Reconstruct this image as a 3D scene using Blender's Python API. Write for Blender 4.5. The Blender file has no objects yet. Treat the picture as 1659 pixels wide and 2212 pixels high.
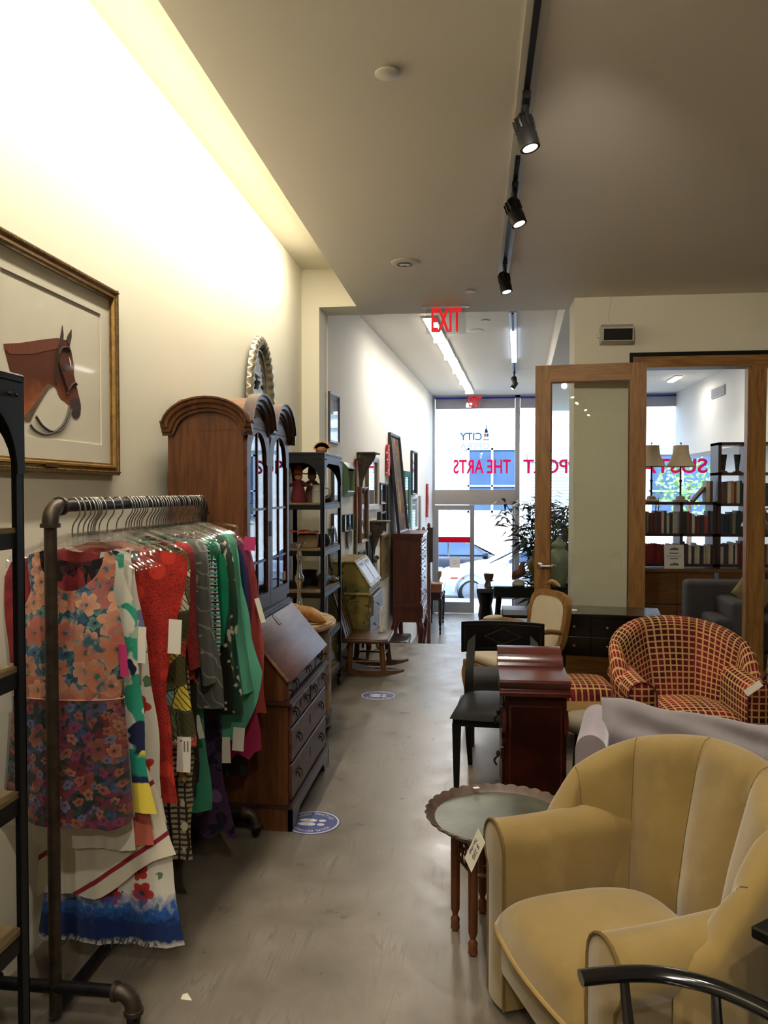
import bpy, bmesh, math, random
from math import sin, cos, pi, radians, sqrt
from mathutils import Vector, Matrix
random.seed(7)
S = bpy.context.scene
COL = S.collection

# ---------------------------------------------------------------- camera
cam = bpy.data.cameras.new('camera'); camo = bpy.data.objects.new('camera', cam); COL.objects.link(camo)
cam.sensor_fit = 'VERTICAL'; cam.sensor_height = 36.0; cam.lens = 1710.0 / 2212.0 * 36.0
cam.clip_start = 0.02; cam.clip_end = 300
camo.location = (0, 0, 1.6); camo.rotation_euler = (radians(90 - 1.541), 0, radians(6.619))
S.camera = camo
# ---------------------------------------------------------------- world, sun, exposure
W = bpy.data.worlds.new('sky'); S.world = W; W.use_nodes = True
bg = W.node_tree.nodes['Background']
bg.inputs[0].default_value = (0.50, 0.69, 1.0, 1); bg.inputs[1].default_value = 4.2
sun = bpy.data.lights.new('sun', 'SUN'); sun.energy = 7; sun.angle = radians(2); sun.color = (1, .97, .92)
suno = bpy.data.objects.new('sun', sun); COL.objects.link(suno)
suno.rotation_euler = Vector((0.25, 0.75, -0.85)).to_track_quat('-Z', 'Y').to_euler()
S.view_settings.view_transform = 'Standard'; S.view_settings.look = 'None'
S.view_settings.exposure = 0.5; S.view_settings.gamma = 1.0; S.view_settings.use_curve_mapping = False
try:
    S.cycles.max_bounces = 8; S.cycles.diffuse_bounces = 4; S.cycles.glossy_bounces = 4; S.cycles.use_adaptive_sampling = True; S.cycles.adaptive_threshold = .06
    S.cycles.transmission_bounces = 8; S.cycles.transparent_max_bounces = 16
    S.cycles.sample_clamp_indirect = 6; S.cycles.caustics_reflective = False; S.cycles.caustics_refractive = False
except Exception:
    pass
WARM = (1.0, .82, .58); WARM2 = (1.0, .91, .79); TUBE = (1.0, .95, .88); COVE = (1.0, .92, .76)

def area(name, loc, target, sx, sy, watt, col, parent=None, spread=pi):
    L = bpy.data.lights.new(name, 'AREA'); L.shape = 'RECTANGLE'; L.size = sx; L.size_y = sy
    L.energy = watt; L.color = col; L.spread = spread
    o = bpy.data.objects.new(name, L); COL.objects.link(o); o.location = loc
    d = Vector(target) - Vector(loc); o.rotation_euler = d.to_track_quat('-Z', 'Y').to_euler()
    if parent:
        o.parent = parent; o.matrix_parent_inverse = Matrix.Translation(-Vector(parent.location))
    return o

def spot(name, loc, target, watt, col, ang, parent=None, r=.035, blend=.6):
    L = bpy.data.lights.new(name, 'SPOT'); L.energy = watt; L.color = col; L.spot_size = radians(ang); L.spot_blend = blend
    L.shadow_soft_size = r
    o = bpy.data.objects.new(name, L); COL.objects.link(o); o.location = loc
    d = Vector(target) - Vector(loc); o.rotation_euler = d.to_track_quat('-Z', 'Y').to_euler()
    if parent:
        o.parent = parent; o.matrix_parent_inverse = parent.matrix_basis.inverted()
    return o

# the fluorescent cove strip along the left wall (its lamps)
COVE_Y = (-1.6, -.4, .8, 2.0, 3.2, 4.4, 5.6)
COVE_W = (13, 13, 15, 17, 16.5, 15, 12)
for cyy, cw in zip(COVE_Y, COVE_W):
    area('cove_lamp', (-1.13, cyy, 3.47), (-1.46, cyy, 2.6), 1.15, 0.06, cw, COVE)

# ---------------------------------------------------------------- mesh helpers
class MB:
    def __init__(s): s.v = []; s.f = []; s.uv = []; s.mi = []; s.cm = 0
    def add(s, vs, fs, uvs=None, M=None):
        b = len(s.v)
        s.v += [tuple(M @ Vector(p)) for p in vs] if M is not None else [tuple(p) for p in vs]
        for k, f in enumerate(fs):
            s.f.append([b + i for i in f]); s.mi.append(s.cm)
            s.uv.append([uvs[i] for i in f] if uvs else None)
        return s
    def box(s, x0, x1, y0, y1, z0, z1, M=None):
        vs = [(x, y, z) for z in (z0, z1) for y in (y0, y1) for x in (x0, x1)]
        return s.add(vs, [(0, 2, 3, 1), (4, 5, 7, 6), (0, 1, 5, 4), (2, 6, 7, 3), (0, 4, 6, 2), (1, 3, 7, 5)], M=M)
    def cbox(s, c, d, M=None):
        return s.box(c[0]-d[0]/2, c[0]+d[0]/2, c[1]-d[1]/2, c[1]+d[1]/2, c[2]-d[2]/2, c[2]+d[2]/2, M)
    def rbox(s, x0, x1, y0, y1, z0, z1, r=.01, seg=2, M=None):
        bm = bmesh.new(); bmesh.ops.create_cube(bm, size=1)
        for v in bm.verts:
            v.co = Vector(((x0+x1)/2+v.co.x*(x1-x0), (y0+y1)/2+v.co.y*(y1-y0), (z0+z1)/2+v.co.z*(z1-z0)))
        r = min(r, .49*min(x1-x0, y1-y0, z1-z0))
        bmesh.ops.bevel(bm, geom=bm.edges[:], offset=r, segments=seg, profile=.5, affect='EDGES')
        bm.verts.index_update()
        s.add([v.co[:] for v in bm.verts], [[v.index for v in f.verts] for f in bm.faces], M=M); bm.free(); return s
    def prism(s, pts, axis, a, b, M=None):
        n = len(pts)
        def mk(p, t):
            return {'x': (t, p[0], p[1]), 'y': (p[0], t, p[1]), 'z': (p[0], p[1], t)}[axis]
        vs = [mk(p, a) for p in pts] + [mk(p, b) for p in pts]
        ar = sum(pts[i][0]*pts[(i+1) % n][1]-pts[(i+1) % n][0]*pts[i][1] for i in range(n))
        flip = (ar > 0) != (axis == 'y')
        lo = list(range(n)); hi = [n+i for i in range(n)]
        if (b < a): flip = not flip
        fs = [lo[::-1], hi] if flip else [lo, hi[::-1]]
        for i in range(n):
            j = (i+1) % n
            fs.append((i, j, n+j, n+i) if flip else (j, i, n+i, n+j))
        return s.add(vs, fs, M=M)
    def grid(s, fn, nu, nv, cu=False, cv=False, M=None, us=1, vs_=1, flip=False):
        vs = []; uv = []
        for j in range(nv + 1):
            for i in range(nu + 1):
                u, v = i/nu, j/nv
                vs.append(fn(u, v)); uv.append((u*us, v*vs_))
        fs = []
        for j in range(nv):
            for i in range(nu):
                a = j*(nu+1)+i; q = (a, a+1, a+nu+2, a+nu+1)
                fs.append(q[::-1] if flip else q)
        return s.add(vs, fs, uv, M)
    def lathe(s, prof, n=20, c=(0, 0, 0), M=None, a0=0, a1=2*pi, sx=1, sy=1):
        # prof: (r, z) from bottom to top
        full = abs(a1-a0-2*pi) < 1e-6
        vs = []; m = n if full else n+1
        for r, z in prof:
            for i in range(m):
                a = a0+(a1-a0)*i/n
                vs.append((c[0]+r*cos(a)*sx, c[1]+r*sin(a)*sy, c[2]+z))
        fs = []
        for j in range(len(prof)-1):
            for i in range(n):
                k = (i+1) % m
                fs.append((j*m+i, j*m+k, (j+1)*m+k, (j+1)*m+i))
        if full:
            if prof[0][0] > 1e-4: fs.append([i for i in range(m)][::-1])
            if prof[-1][0] > 1e-4: fs.append([(len(prof)-1)*m+i for i in range(m)])
        return s.add(vs, fs, M=M)
    def tube(s, path, r, n=8, closed=False, cap=True, M=None, sq=1.0):
        P = [Vector(p) for p in path]; N = len(P)
        R_ = r if isinstance(r, (list, tuple)) else [r]*N
        vs = []; prev = None
        for i in range(N):
            if closed: t = P[(i+1) % N]-P[i-1]
            else: t = P[min(i+1, N-1)]-P[max(i-1, 0)]
            if t.length < 1e-9: t = Vector((0, 0, 1))
            t.normalize()
            if prev is None:
                ref = Vector((0, 0, 1)) if abs(t.z) < .95 else Vector((1, 0, 0))
                a = t.cross(ref).normalized()
            else:
                a = prev-t*prev.dot(t)
                a = a.normalized() if a.length > 1e-6 else t.orthogonal().normalized()
            prev = a; b = t.cross(a)
            for k in range(n):
                an = 2*pi*k/n
                vs.append(tuple(P[i]+a*(R_[i]*cos(an))+b*(R_[i]*sq*sin(an))))
        fs = []
        for i in range(N if closed else N-1):
            j = (i+1) % N
            for k in range(n):
                l = (k+1) % n
                fs.append((i*n+k, i*n+l, j*n+l, j*n+k))
        if cap and not closed:
            fs.append([k for k in range(n)][::-1]); fs.append([(N-1)*n+k for k in range(n)])
        return s.add(vs, fs, M=M)
    def ball(s, c, r, nu=14, nv=8, M=None):
        r = r if isinstance(r, (list, tuple)) else (r, r, r)
        def fn(u, v):
            a = 2*pi*u; b = pi*(v-.5)
            return (c[0]+r[0]*cos(b)*cos(a), c[1]+r[1]*cos(b)*sin(a), c[2]+r[2]*sin(b))
        return s.grid(fn, nu, nv, M=M)
    def ringframe(s, outer, inner, a, b, axis='y', M=None):
        # frame between two loops with equal point counts, extruded a..b along the axis
        n = len(outer)
        def mk(p, t):
            return {'x': (t, p[0], p[1]), 'y': (p[0], t, p[1]), 'z': (p[0], p[1], t)}[axis]
        vs = [mk(p, a) for p in outer]+[mk(p, a) for p in inner]+[mk(p, b) for p in outer]+[mk(p, b) for p in inner]
        fs = []
        for i in range(n):
            j = (i+1) % n
            fs += [(i, j, n+j, n+i), (2*n+j, 2*n+i, 3*n+i, 3*n+j), (j, i, 2*n+i, 2*n+j), (n+i, n+j, 3*n+j, 3*n+i)]
        return s.add(vs, fs, M=M)
    def build(s, name, mat, parent=None, smooth=35, w=False, recalc=True):
        me = bpy.data.meshes.new(name)
        vs = s.v
        if w and parent is not None:
            Mi = parent.matrix_basis.inverted()
            if parent.parent is not None: Mi = Mi @ parent.parent.matrix_basis.inverted()
            vs = [tuple(Mi @ Vector(p)) for p in vs]
        me.from_pydata(vs, [], s.f)
        if any(u is not None for u in s.uv):
            ul = me.uv_layers.new(name='UVMap'); k = 0
            for u, f in zip(s.uv, s.f):
                for i in range(len(f)):
                    if u: ul.data[k].uv = u[i]
                    k += 1
        ms = mat if isinstance(mat, (list, tuple)) else [mat]
        for m in ms: me.materials.append(m)
        if len(ms) > 1: me.polygons.foreach_set('material_index', s.mi)
        if recalc:
            bm = bmesh.new(); bm.from_mesh(me); bmesh.ops.remove_doubles(bm, verts=bm.verts[:], dist=1e-6)
            bmesh.ops.recalc_face_normals(bm, faces=bm.faces[:]); bm.to_mesh(me); bm.free()
        if smooth:
            me.polygons.foreach_set('use_smooth', [True]*len(me.polygons))
            me.set_sharp_from_angle(angle=radians(smooth))
        me.update()
        o = bpy.data.objects.new(name, me); COL.objects.link(o)
        if parent is not None: o.parent = parent
        return o

def tag(o, label, cat, group=None):
    o['label'] = label; o['category'] = cat
    if group: o['group'] = group
    return o
def thing(name, label, cat, loc=(0, 0, 0), rz=0, group=None, rot=None):
    o = bpy.data.objects.new(name, None); COL.objects.link(o); o.empty_display_size = .1
    R_ = rot if rot else (0, 0, radians(rz))
    o.rotation_euler = R_; o.location = loc
    from mathutils import Euler
    o.matrix_basis = Matrix.Translation(Vector(loc)) @ Euler(R_).to_matrix().to_4x4()
    return tag(o, label, cat, group)
def struct(o): o['kind'] = 'structure'; return o
def setl(o, label): o['label'] = label; return o
def dup(root, loc, rz=None, label=None, group=None, mats=None):
    r = root.copy(); COL.objects.link(r); r.location = loc
    if rz is not None: r.rotation_euler = (0, 0, radians(rz))
    if label: r['label'] = label
    if group: r['group'] = group
    for ch in list(root.children):
        c = ch.copy(); COL.objects.link(c); c.parent = r
        for g in list(ch.children):
            d = g.copy(); COL.objects.link(d); d.parent = c
    return r
def T(x, y, z): return Matrix.Translation((x, y, z))
def RX(a): return Matrix.Rotation(radians(a), 4, 'X')
def RY(a): return Matrix.Rotation(radians(a), 4, 'Y')
def RZ(a): return Matrix.Rotation(radians(a), 4, 'Z')
def lerp(a, b, t): return a+(b-a)*t
def interp(tab, x):
    if x <= tab[0][0]: return tab[0][1]
    for (a, p), (b, q) in zip(tab, tab[1:]):
        if x <= b: return p+(q-p)*(x-a)/(b-a)
    return tab[-1][1]
def smooth_path(pts, n=6):
    P = [Vector(p) for p in pts]; out = []
    for i in range(len(P)-1):
        p0 = P[max(i-1, 0)]; p1 = P[i]; p2 = P[i+1]; p3 = P[min(i+2, len(P)-1)]
        for k in range(n):
            t = k/n
            out.append(.5*((2*p1)+(p2-p0)*t+(2*p0-5*p1+4*p2-p3)*t*t+(3*p1-p0-3*p2+p3)*t**3))
    out.append(P[-1]); return [tuple(p) for p in out]

# ---------------------------------------------------------------- materials
MATS = {}
def lin(c):
    if isinstance(c, str):
        c = [int(c[i:i+2], 16)/255 for i in (0, 2, 4)]
    return tuple(((x/12.92) if x <= .04045 else ((x+.055)/1.055)**2.4) for x in c[:3]) + (1,)
def newmat(name):
    m = bpy.data.materials.new(name); m.use_nodes = True
    nt = m.node_tree; b = nt.nodes['Principled BSDF']
    return m, nt, b
def coords(nt, kind='Object', scale=(1, 1, 1), rot=(0, 0, 0), loc=(0, 0, 0)):
    t = nt.nodes.new('ShaderNodeTexCoord'); mp = nt.nodes.new('ShaderNodeMapping')
    nt.links.new(t.outputs[kind], mp.inputs[0])
    mp.inputs['Scale'].default_value = scale; mp.inputs['Rotation'].default_value = rot; mp.inputs['Location'].default_value = loc
    return mp.outputs[0]
def noise(nt, co, scale, detail=3, rough=.5, dist=0):
    n = nt.nodes.new('ShaderNodeTexNoise'); n.inputs['Scale'].default_value = scale; n.inputs['Detail'].default_value = detail
    n.inputs['Roughness'].default_value = rough; n.inputs['Distortion'].default_value = dist
    if co: nt.links.new(co, n.inputs['Vector'])
    return n
def ramp(nt, fac, stops, interp_='LINEAR'):
    r = nt.nodes.new('ShaderNodeValToRGB'); r.color_ramp.interpolation = interp_
    e = r.color_ramp.elements
    while len(e) < len(stops): e.new(.5)
    for k, (p, c) in enumerate(stops): e[k].position = p; e[k].color = c if len(c) == 4 else tuple(c)+(1,)
    nt.links.new(fac, r.inputs[0]); return r.outputs[0]
def mixc(nt, fac, a, b, mode='MIX'):
    m = nt.nodes.new('ShaderNodeMix'); m.data_type = 'RGBA'; m.blend_type = mode
    for sock, v in ((m.inputs[0], fac), (m.inputs[6], a), (m.inputs[7], b)):
        if hasattr(v, 'links'): nt.links.new(v, sock)
        else: sock.default_value = v
    return m.outputs[2]
def mth(nt, op, a, b=None, c=None):
    m = nt.nodes.new('ShaderNodeMath'); m.operation = op
    for k, v in enumerate((a, b, c)):
        if v is None: continue
        if hasattr(v, 'links'): nt.links.new(v, m.inputs[k])
        else: m.inputs[k].default_value = v
    return m.outputs[0]
def bump(nt, b, h, strength=.3, dist=.01):
    n = nt.nodes.new('ShaderNodeBump'); n.inputs['Strength'].default_value = strength; n.inputs['Distance'].default_value = dist
    nt.links.new(h, n.inputs['Height']); nt.links.new(n.outputs[0], b.inputs['Normal'])
def M(name, col=None, rough=.5, metal=0, var=.08, vs=6, bmp=0, bs=60, sheen=0, coat=0, spec=.5, emit=None, es=0, trans=0):
    if name in MATS: return MATS[name]
    m, nt, b = newmat(name); c = lin(col)
    b.inputs['Roughness'].default_value = rough; b.inputs['Metallic'].default_value = metal
    b.inputs['Specular IOR Level'].default_value = spec
    if var:
        co = coords(nt); n = noise(nt, co, vs, 4)
        d = tuple(x*(1-var*1.6) for x in c[:3])+(1,); l = tuple(min(1, x*(1+var*1.2)) for x in c[:3])+(1,)
        nt.links.new(ramp(nt, n.outputs[0], [(.3, d), (.7, l)]), b.inputs['Base Color'])
    else: b.inputs['Base Color'].default_value = c
    if bmp:
        co = coords(nt); n = noise(nt, co, bs, 3); bump(nt, b, n.outputs[0], bmp, .004)
    if sheen: b.inputs['Sheen Weight'].default_value = sheen; b.inputs['Sheen Roughness'].default_value = .4; b.inputs['Sheen Tint'].default_value = tuple(min(1, x*1.6+.05) for x in c[:3])+(1,)
    if coat: b.inputs['Coat Weight'].default_value = coat; b.inputs['Coat Roughness'].default_value = .12
    if emit: b.inputs['Emission Color'].default_value = lin(emit); b.inputs['Emission Strength'].default_value = es
    if trans: b.inputs['Transmission Weight'].default_value = trans
    MATS[name] = m; return m
def wood(name, dark, light, axis='z', scale=1.0, rough=.4, coat=0, stretch=12, spec=.35):
    if name in MATS: return MATS[name]
    m, nt, b = newmat(name)
    sc = {'x': (1, stretch, stretch), 'y': (stretch, 1, stretch), 'z': (stretch, stretch, 1)}[axis]
    co = coords(nt, 'Object', tuple(s*scale for s in sc))
    n = noise(nt, co, 2.2, 5, .6, 1.2); n2 = noise(nt, co, 9, 3, .6)
    f = mth(nt, 'ADD', mth(nt, 'MULTIPLY', n.outputs[0], .75), mth(nt, 'MULTIPLY', n2.outputs[0], .25))
    d, l = lin(dark), lin(light)
    nt.links.new(ramp(nt, f, [(.32, d), (.5, tuple((x+y)/2 for x, y in zip(d, l))), (.68, l)]), b.inputs['Base Color'])
    b.inputs['Roughness'].default_value = rough; b.inputs['Specular IOR Level'].default_value = spec
    if coat: b.inputs['Coat Weight'].default_value = coat; b.inputs['Coat Roughness'].default_value = .15
    bump(nt, b, f, .08, .003)
    MATS[name] = m; return m
def glass(name, tint='ffffff', refl=1.0, rough=0.02, base=0.0):
    # thin pane: what lies behind shows through, with mirror reflection by Fresnel
    if name in MATS: return MATS[name]
    m, nt, b = newmat(name); nt.nodes.remove(b)
    tr = nt.nodes.new('ShaderNodeBsdfTransparent'); tr.inputs[0].default_value = lin(tint)
    gl = nt.nodes.new('ShaderNodeBsdfGlossy'); gl.inputs['Roughness'].default_value = rough
    fr = nt.nodes.new('ShaderNodeLayerWeight'); fr.inputs[0].default_value = .5
    mx = nt.nodes.new('ShaderNodeMixShader')
    sch = mth(nt, 'ADD', mth(nt, 'MULTIPLY', mth(nt, 'POWER', fr.outputs['Facing'], 5.0), .94), .04)
    fac = mth(nt, 'ADD', mth(nt, 'MULTIPLY', sch, refl*.8), base)
    nt.links.new(fac, mx.inputs[0]); nt.links.new(tr.outputs[0], mx.inputs[1]); nt.links.new(gl.outputs[0], mx.inputs[2])
    nt.links.new(mx.outputs[0], nt.nodes['Material Output'].inputs[0]); MATS[name] = m; return m
def emis(name, col, strength):
    if name in MATS: return MATS[name]
    m, nt, b = newmat(name)
    b.inputs['Base Color'].default_value = lin(col); b.inputs['Emission Color'].default_value = lin(col); b.inputs['Emission Strength'].default_value = strength
    MATS[name] = m; return m
def printm(name, base, layers, rough=.85, kind='Object', dist=0.0, sheen=.2, bmp=.15, fold=0):
    """printed cloth: layers of (type, scale, lo, hi, colour[s]) over a base colour"""
    if name in MATS: return MATS[name]
    m, nt, b = newmat(name); b.inputs['Roughness'].default_value = rough; b.inputs['Sheen Weight'].default_value = sheen
    b.inputs['Specular IOR Level'].default_value = .2
    co0 = coords(nt, kind); out = lin(base)
    if dist:
        n = noise(nt, co0, 14, 2); vm = nt.nodes.new('ShaderNodeVectorMath'); vm.operation = 'MULTIPLY_ADD'
        nt.links.new(n.outputs[1], vm.inputs[0]); vm.inputs[1].default_value = (dist,)*3; nt.links.new(co0, vm.inputs[2]); co0 = vm.outputs[0]
    for L in layers:
        ty, sc, lo, hi, cl = L[:5]; opt = L[5] if len(L) > 5 else {}
        sv = sc if isinstance(sc, (tuple, list)) else (sc, sc, sc)
        mp = nt.nodes.new('ShaderNodeMapping'); nt.links.new(co0, mp.inputs[0]); mp.inputs['Scale'].default_value = sv
        mp.inputs['Location'].default_value = opt.get('loc', (0, 0, 0)); mp.inputs['Rotation'].default_value = opt.get('rot', (0, 0, 0))
        cf = None
        if ty == 'vor':
            v = nt.nodes.new('ShaderNodeTexVoronoi'); v.inputs['Scale'].default_value = 1; nt.links.new(mp.outputs[0], v.inputs['Vector'])
            v.inputs['Randomness'].default_value = opt.get('rand', 1); fac = v.outputs['Distance']; cf = v.outputs['Color']
        elif ty == 'cell':
            v = nt.nodes.new('ShaderNodeTexVoronoi'); v.feature = 'DISTANCE_TO_EDGE'; v.inputs['Scale'].default_value = 1; nt.links.new(mp.outputs[0], v.inputs['Vector']); fac = v.outputs['Distance']
            v2 = nt.nodes.new('ShaderNodeTexVoronoi'); v2.inputs['Scale'].default_value = 1; nt.links.new(mp.outputs[0], v2.inputs['Vector']); cf = v2.outputs['Color']
        elif ty == 'noise':
            n = noise(nt, mp.outputs[0], 1, opt.get('det', 2)); fac = n.outputs[0]; cf = n.outputs[1]
        elif ty == 'stripe':
            w = nt.nodes.new('ShaderNodeTexWave'); w.inputs['Scale'].default_value = 1; w.bands_direction = opt.get('dir', 'Z')
            w.inputs['Distortion'].default_value = opt.get('dis', 0); nt.links.new(mp.outputs[0], w.inputs['Vector']); fac = w.outputs['Fac']
        elif ty == 'grad':
            sp = nt.nodes.new('ShaderNodeSeparateXYZ'); nt.links.new(mp.outputs[0], sp.inputs[0]); fac = sp.outputs[opt.get('ax', 2)]
            if opt.get('nz'):
                n = noise(nt, mp.outputs[0], opt.get('ns', 20), 3); fac = mth(nt, 'ADD', fac, mth(nt, 'MULTIPLY', mth(nt, 'SUBTRACT', n.outputs[0], .5), opt['nz']))
        elif ty == 'flower':
            # petalled blooms in the x-z plane of the cloth: sc blooms per metre, lo = bloom radius in cells
            xz = nt.nodes.new('ShaderNodeSeparateXYZ'); nt.links.new(mp.outputs[0], xz.inputs[0]); cb = nt.nodes.new('ShaderNodeCombineXYZ'); nt.links.new(xz.outputs[0], cb.inputs[0]); nt.links.new(xz.outputs[2], cb.inputs[1])
            v = nt.nodes.new('ShaderNodeTexVoronoi'); v.voronoi_dimensions = '2D'; v.inputs['Scale'].default_value = 1; v.inputs['Randomness'].default_value = opt.get('rand', .8); nt.links.new(cb.outputs[0], v.inputs['Vector'])
            sb_ = nt.nodes.new('ShaderNodeVectorMath'); sb_.operation = 'SUBTRACT'; nt.links.new(cb.outputs[0], sb_.inputs[0]); nt.links.new(v.outputs['Position'], sb_.inputs[1])
            dd_ = nt.nodes.new('ShaderNodeSeparateXYZ'); nt.links.new(sb_.outputs[0], dd_.inputs[0]); vc = nt.nodes.new('ShaderNodeSeparateColor'); nt.links.new(v.outputs['Color'], vc.inputs[0])
            ang = mth(nt, 'ADD', mth(nt, 'ARCTAN2', dd_.outputs[1], dd_.outputs[0]), mth(nt, 'MULTIPLY', vc.outputs[2], 6.3))
            pet = mth(nt, 'ABSOLUTE', mth(nt, 'SINE', mth(nt, 'MULTIPLY', ang, opt.get('pet', 5)/2)))
            edge = mth(nt, 'MULTIPLY', mth(nt, 'ADD', mth(nt, 'MULTIPLY', pet, .32), .68), mth(nt, 'MULTIPLY', mth(nt, 'ADD', mth(nt, 'MULTIPLY', vc.outputs[1], .4), .7), lo))
            tt_ = mth(nt, 'DIVIDE', v.outputs['Distance'], edge)
            def mrg(x, a, c_):
                q = nt.nodes.new('ShaderNodeMapRange'); nt.links.new(x, q.inputs[0]); q.inputs[1].default_value = a; q.inputs[2].default_value = c_; q.clamp = True; return q.outputs[0]
            k = len(cl); oc = ramp(nt, vc.outputs[0], [(i/k, lin(c)) for i, c in enumerate(cl)], 'CONSTANT')
            mid = mixc(nt, mrg(tt_, .30, .95), mixc(nt, .55, oc, lin(opt.get('mid', 'b04a3a'))), oc)
            mid = mixc(nt, mth(nt, 'MULTIPLY', mrg(pet, .35, 0), .45), mid, lin(opt.get('vein', '8a4a40')))
            fl = mixc(nt, mrg(tt_, .26, .14), mid, lin(opt.get('core', '2f6f74')))
            out = mixc(nt, mth(nt, 'MULTIPLY', mrg(tt_, 1.03, .97), hi), out, fl); continue
        mr = nt.nodes.new('ShaderNodeMapRange'); nt.links.new(fac, mr.inputs[0])
        mr.inputs[1].default_value = lo; mr.inputs[2].default_value = hi; mr.clamp = True
        if isinstance(cl, (list, tuple)) and not isinstance(cl[0], (int, float)) and len(cl) > 1:
            sp = nt.nodes.new('ShaderNodeSeparateColor'); nt.links.new(cf, sp.inputs[0])
            k = len(cl); c2 = ramp(nt, sp.outputs[opt.get('ch', 0)], [(i/k, lin(c)) for i, c in enumerate(cl)], 'CONSTANT' if opt.get('hard', 1) else 'LINEAR')
        else: c2 = lin(cl if isinstance(cl, str) else cl[0])
        out = mixc(nt, mr.outputs[0], out, c2)
    if hasattr(out, 'links'): nt.links.new(out, b.inputs['Base Color'])
    else: b.inputs['Base Color'].default_value = out
    if bmp:
        n = noise(nt, co0, 300, 2); bump(nt, b, n.outputs[0], bmp, .001)
    MATS[name] = m; return m
def text_obj(name, txt, mat, M_, size=.1, parent=None, xs=1.0, off=0.0, ext=.0008, mirror=False, align='CENTER'):
    cu = bpy.data.curves.new(name, 'FONT'); cu.body = txt; cu.size = size; cu.extrude = ext; cu.offset = off
    cu.align_x = align; cu.align_y = 'CENTER'; cu.resolution_u = 3
    o = bpy.data.objects.new(name, cu); COL.objects.link(o)
    bpy.context.view_layer.update()
    me = bpy.data.meshes.new_from_object(o); bpy.data.objects.remove(o); bpy.data.curves.remove(cu)
    sx = -xs if mirror else xs
    for v in me.vertices: v.co = Vector((v.co.x*sx, v.co.y, v.co.z))
    if mirror: me.flip_normals()
    me.transform(M_); me.materials.clear(); me.materials.append(mat); me.name = name
    r = bpy.data.objects.new(name, me); COL.objects.link(r)
    if parent is not None: r.parent = parent
    return r

def fit_text(name, txt, mat, x0, x1, z0, z1, y, parent=None, mirror=False, off=.02, ext=.0):
    """text stretched to fill a rectangle standing in the x-z plane at depth y, facing -y"""
    o = text_obj(name, txt, mat, Matrix.Identity(4), 1, ext=ext, off=off, mirror=mirror); me = o.data
    xs = [v.co.x for v in me.vertices]; ys = [v.co.y for v in me.vertices]; a, c, e, f = min(xs), max(xs), min(ys), max(ys)
    for v in me.vertices: v.co = Vector((x0+(v.co.x-a)/(c-a)*(x1-x0), y-v.co.z, z0+(v.co.y-e)/(f-e)*(z1-z0)))
    if parent is not None: o.parent = parent
    return o
# ================================================================ the setting
def concrete():
    m, nt, b = newmat('concrete_floor'); co = coords(nt)
    n1 = noise(nt, co, .9, 4, .55); n2 = noise(nt, co, 5, 5, .6); n3 = noise(nt, co, 55, 3, .6)
    f = mth(nt, 'ADD', mth(nt, 'MULTIPLY', n1.outputs[0], .55), mth(nt, 'MULTIPLY', n2.outputs[0], .45))
    mr = nt.nodes.new('ShaderNodeMapRange'); nt.links.new(f, mr.inputs[0]); mr.inputs[1].default_value = .36; mr.inputs[2].default_value = .64
    c = mixc(nt, mr.outputs[0], lin('5f574a'), lin('857b6d'))
    c = mixc(nt, mth(nt, 'MULTIPLY', n3.outputs[0], .35), c, lin('575046'))
    # scuffs and hairline scratches running along and across the aisle
    for sc, rot, th, k in (((1, .06, 1), .25, .012, .6), ((.8, .05, 1), -.6, .010, .5), ((1, .1, 1), 1.3, .012, .5), ((1.3, .07, 1), .9, .008, .5)):
        c2 = coords(nt, 'Object', sc, (0, 0, rot)); q = noise(nt, c2, 9, 2, .5, .6)
        d_ = mth(nt, 'ABSOLUTE', mth(nt, 'SUBTRACT', q.outputs[0], .5)); ln = mth(nt, 'LESS_THAN', d_, th*.5)
        gate = nt.nodes.new('ShaderNodeMapRange'); nt.links.new(n2.outputs[0], gate.inputs[0]); gate.inputs[1].default_value = .46; gate.inputs[2].default_value = .6
        c = mixc(nt, mth(nt, 'MULTIPLY', mth(nt, 'MULTIPLY', ln, gate.outputs[0]), k), c, lin('57514a'))
    v = nt.nodes.new('ShaderNodeTexVoronoi'); v.inputs['Scale'].default_value = 3.2; nt.links.new(co, v.inputs['Vector'])
    dm = nt.nodes.new('ShaderNodeMapRange'); nt.links.new(v.outputs['Distance'], dm.inputs[0]); dm.inputs[1].default_value = .05; dm.inputs[2].default_value = .03
    c = mixc(nt, mth(nt, 'MULTIPLY', dm.outputs[0], .55), c, lin('474037'))
    nt.links.new(c, b.inputs['Base Color'])
    rg = nt.nodes.new('ShaderNodeMapRange'); nt.links.new(n2.outputs[0], rg.inputs[0]); rg.inputs[1].default_value = .3; rg.inputs[2].default_value = .7; rg.inputs[3].default_value = .26; rg.inputs[4].default_value = .42
    nt.links.new(rg.outputs[0], b.inputs['Roughness'])
    bump(nt, b, n3.outputs[0], .04, .002); b.inputs['Specular IOR Level'].default_value = .45
    return m
FLOOR = concrete()
def paint(name, col):
    m, nt, b = newmat(name); co = coords(nt); n = noise(nt, co, 90, 3); n2 = noise(nt, co, .8, 3)
    c = lin(col); d = tuple(x*.96 for x in c[:3])+(1,)
    nt.links.new(ramp(nt, n2.outputs[0], [(.3, d), (.7, c)]), b.inputs['Base Color'])
    b.inputs['Roughness'].default_value = .75; b.inputs['Specular IOR Level'].default_value = .25; bump(nt, b, n.outputs[0], .05, .002); return m
WALL = paint('wall_paint', 'e6e0cc'); CEIL = paint('ceiling_paint', 'e2dbd0'); WALLF = paint('front_wall_paint', 'e8e4da')
SKEW = .0535
def wx(y): return -1.354+SKEW*(y-7.18)
SA = math.degrees(math.atan(SKEW))
ZL = -.905

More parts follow.
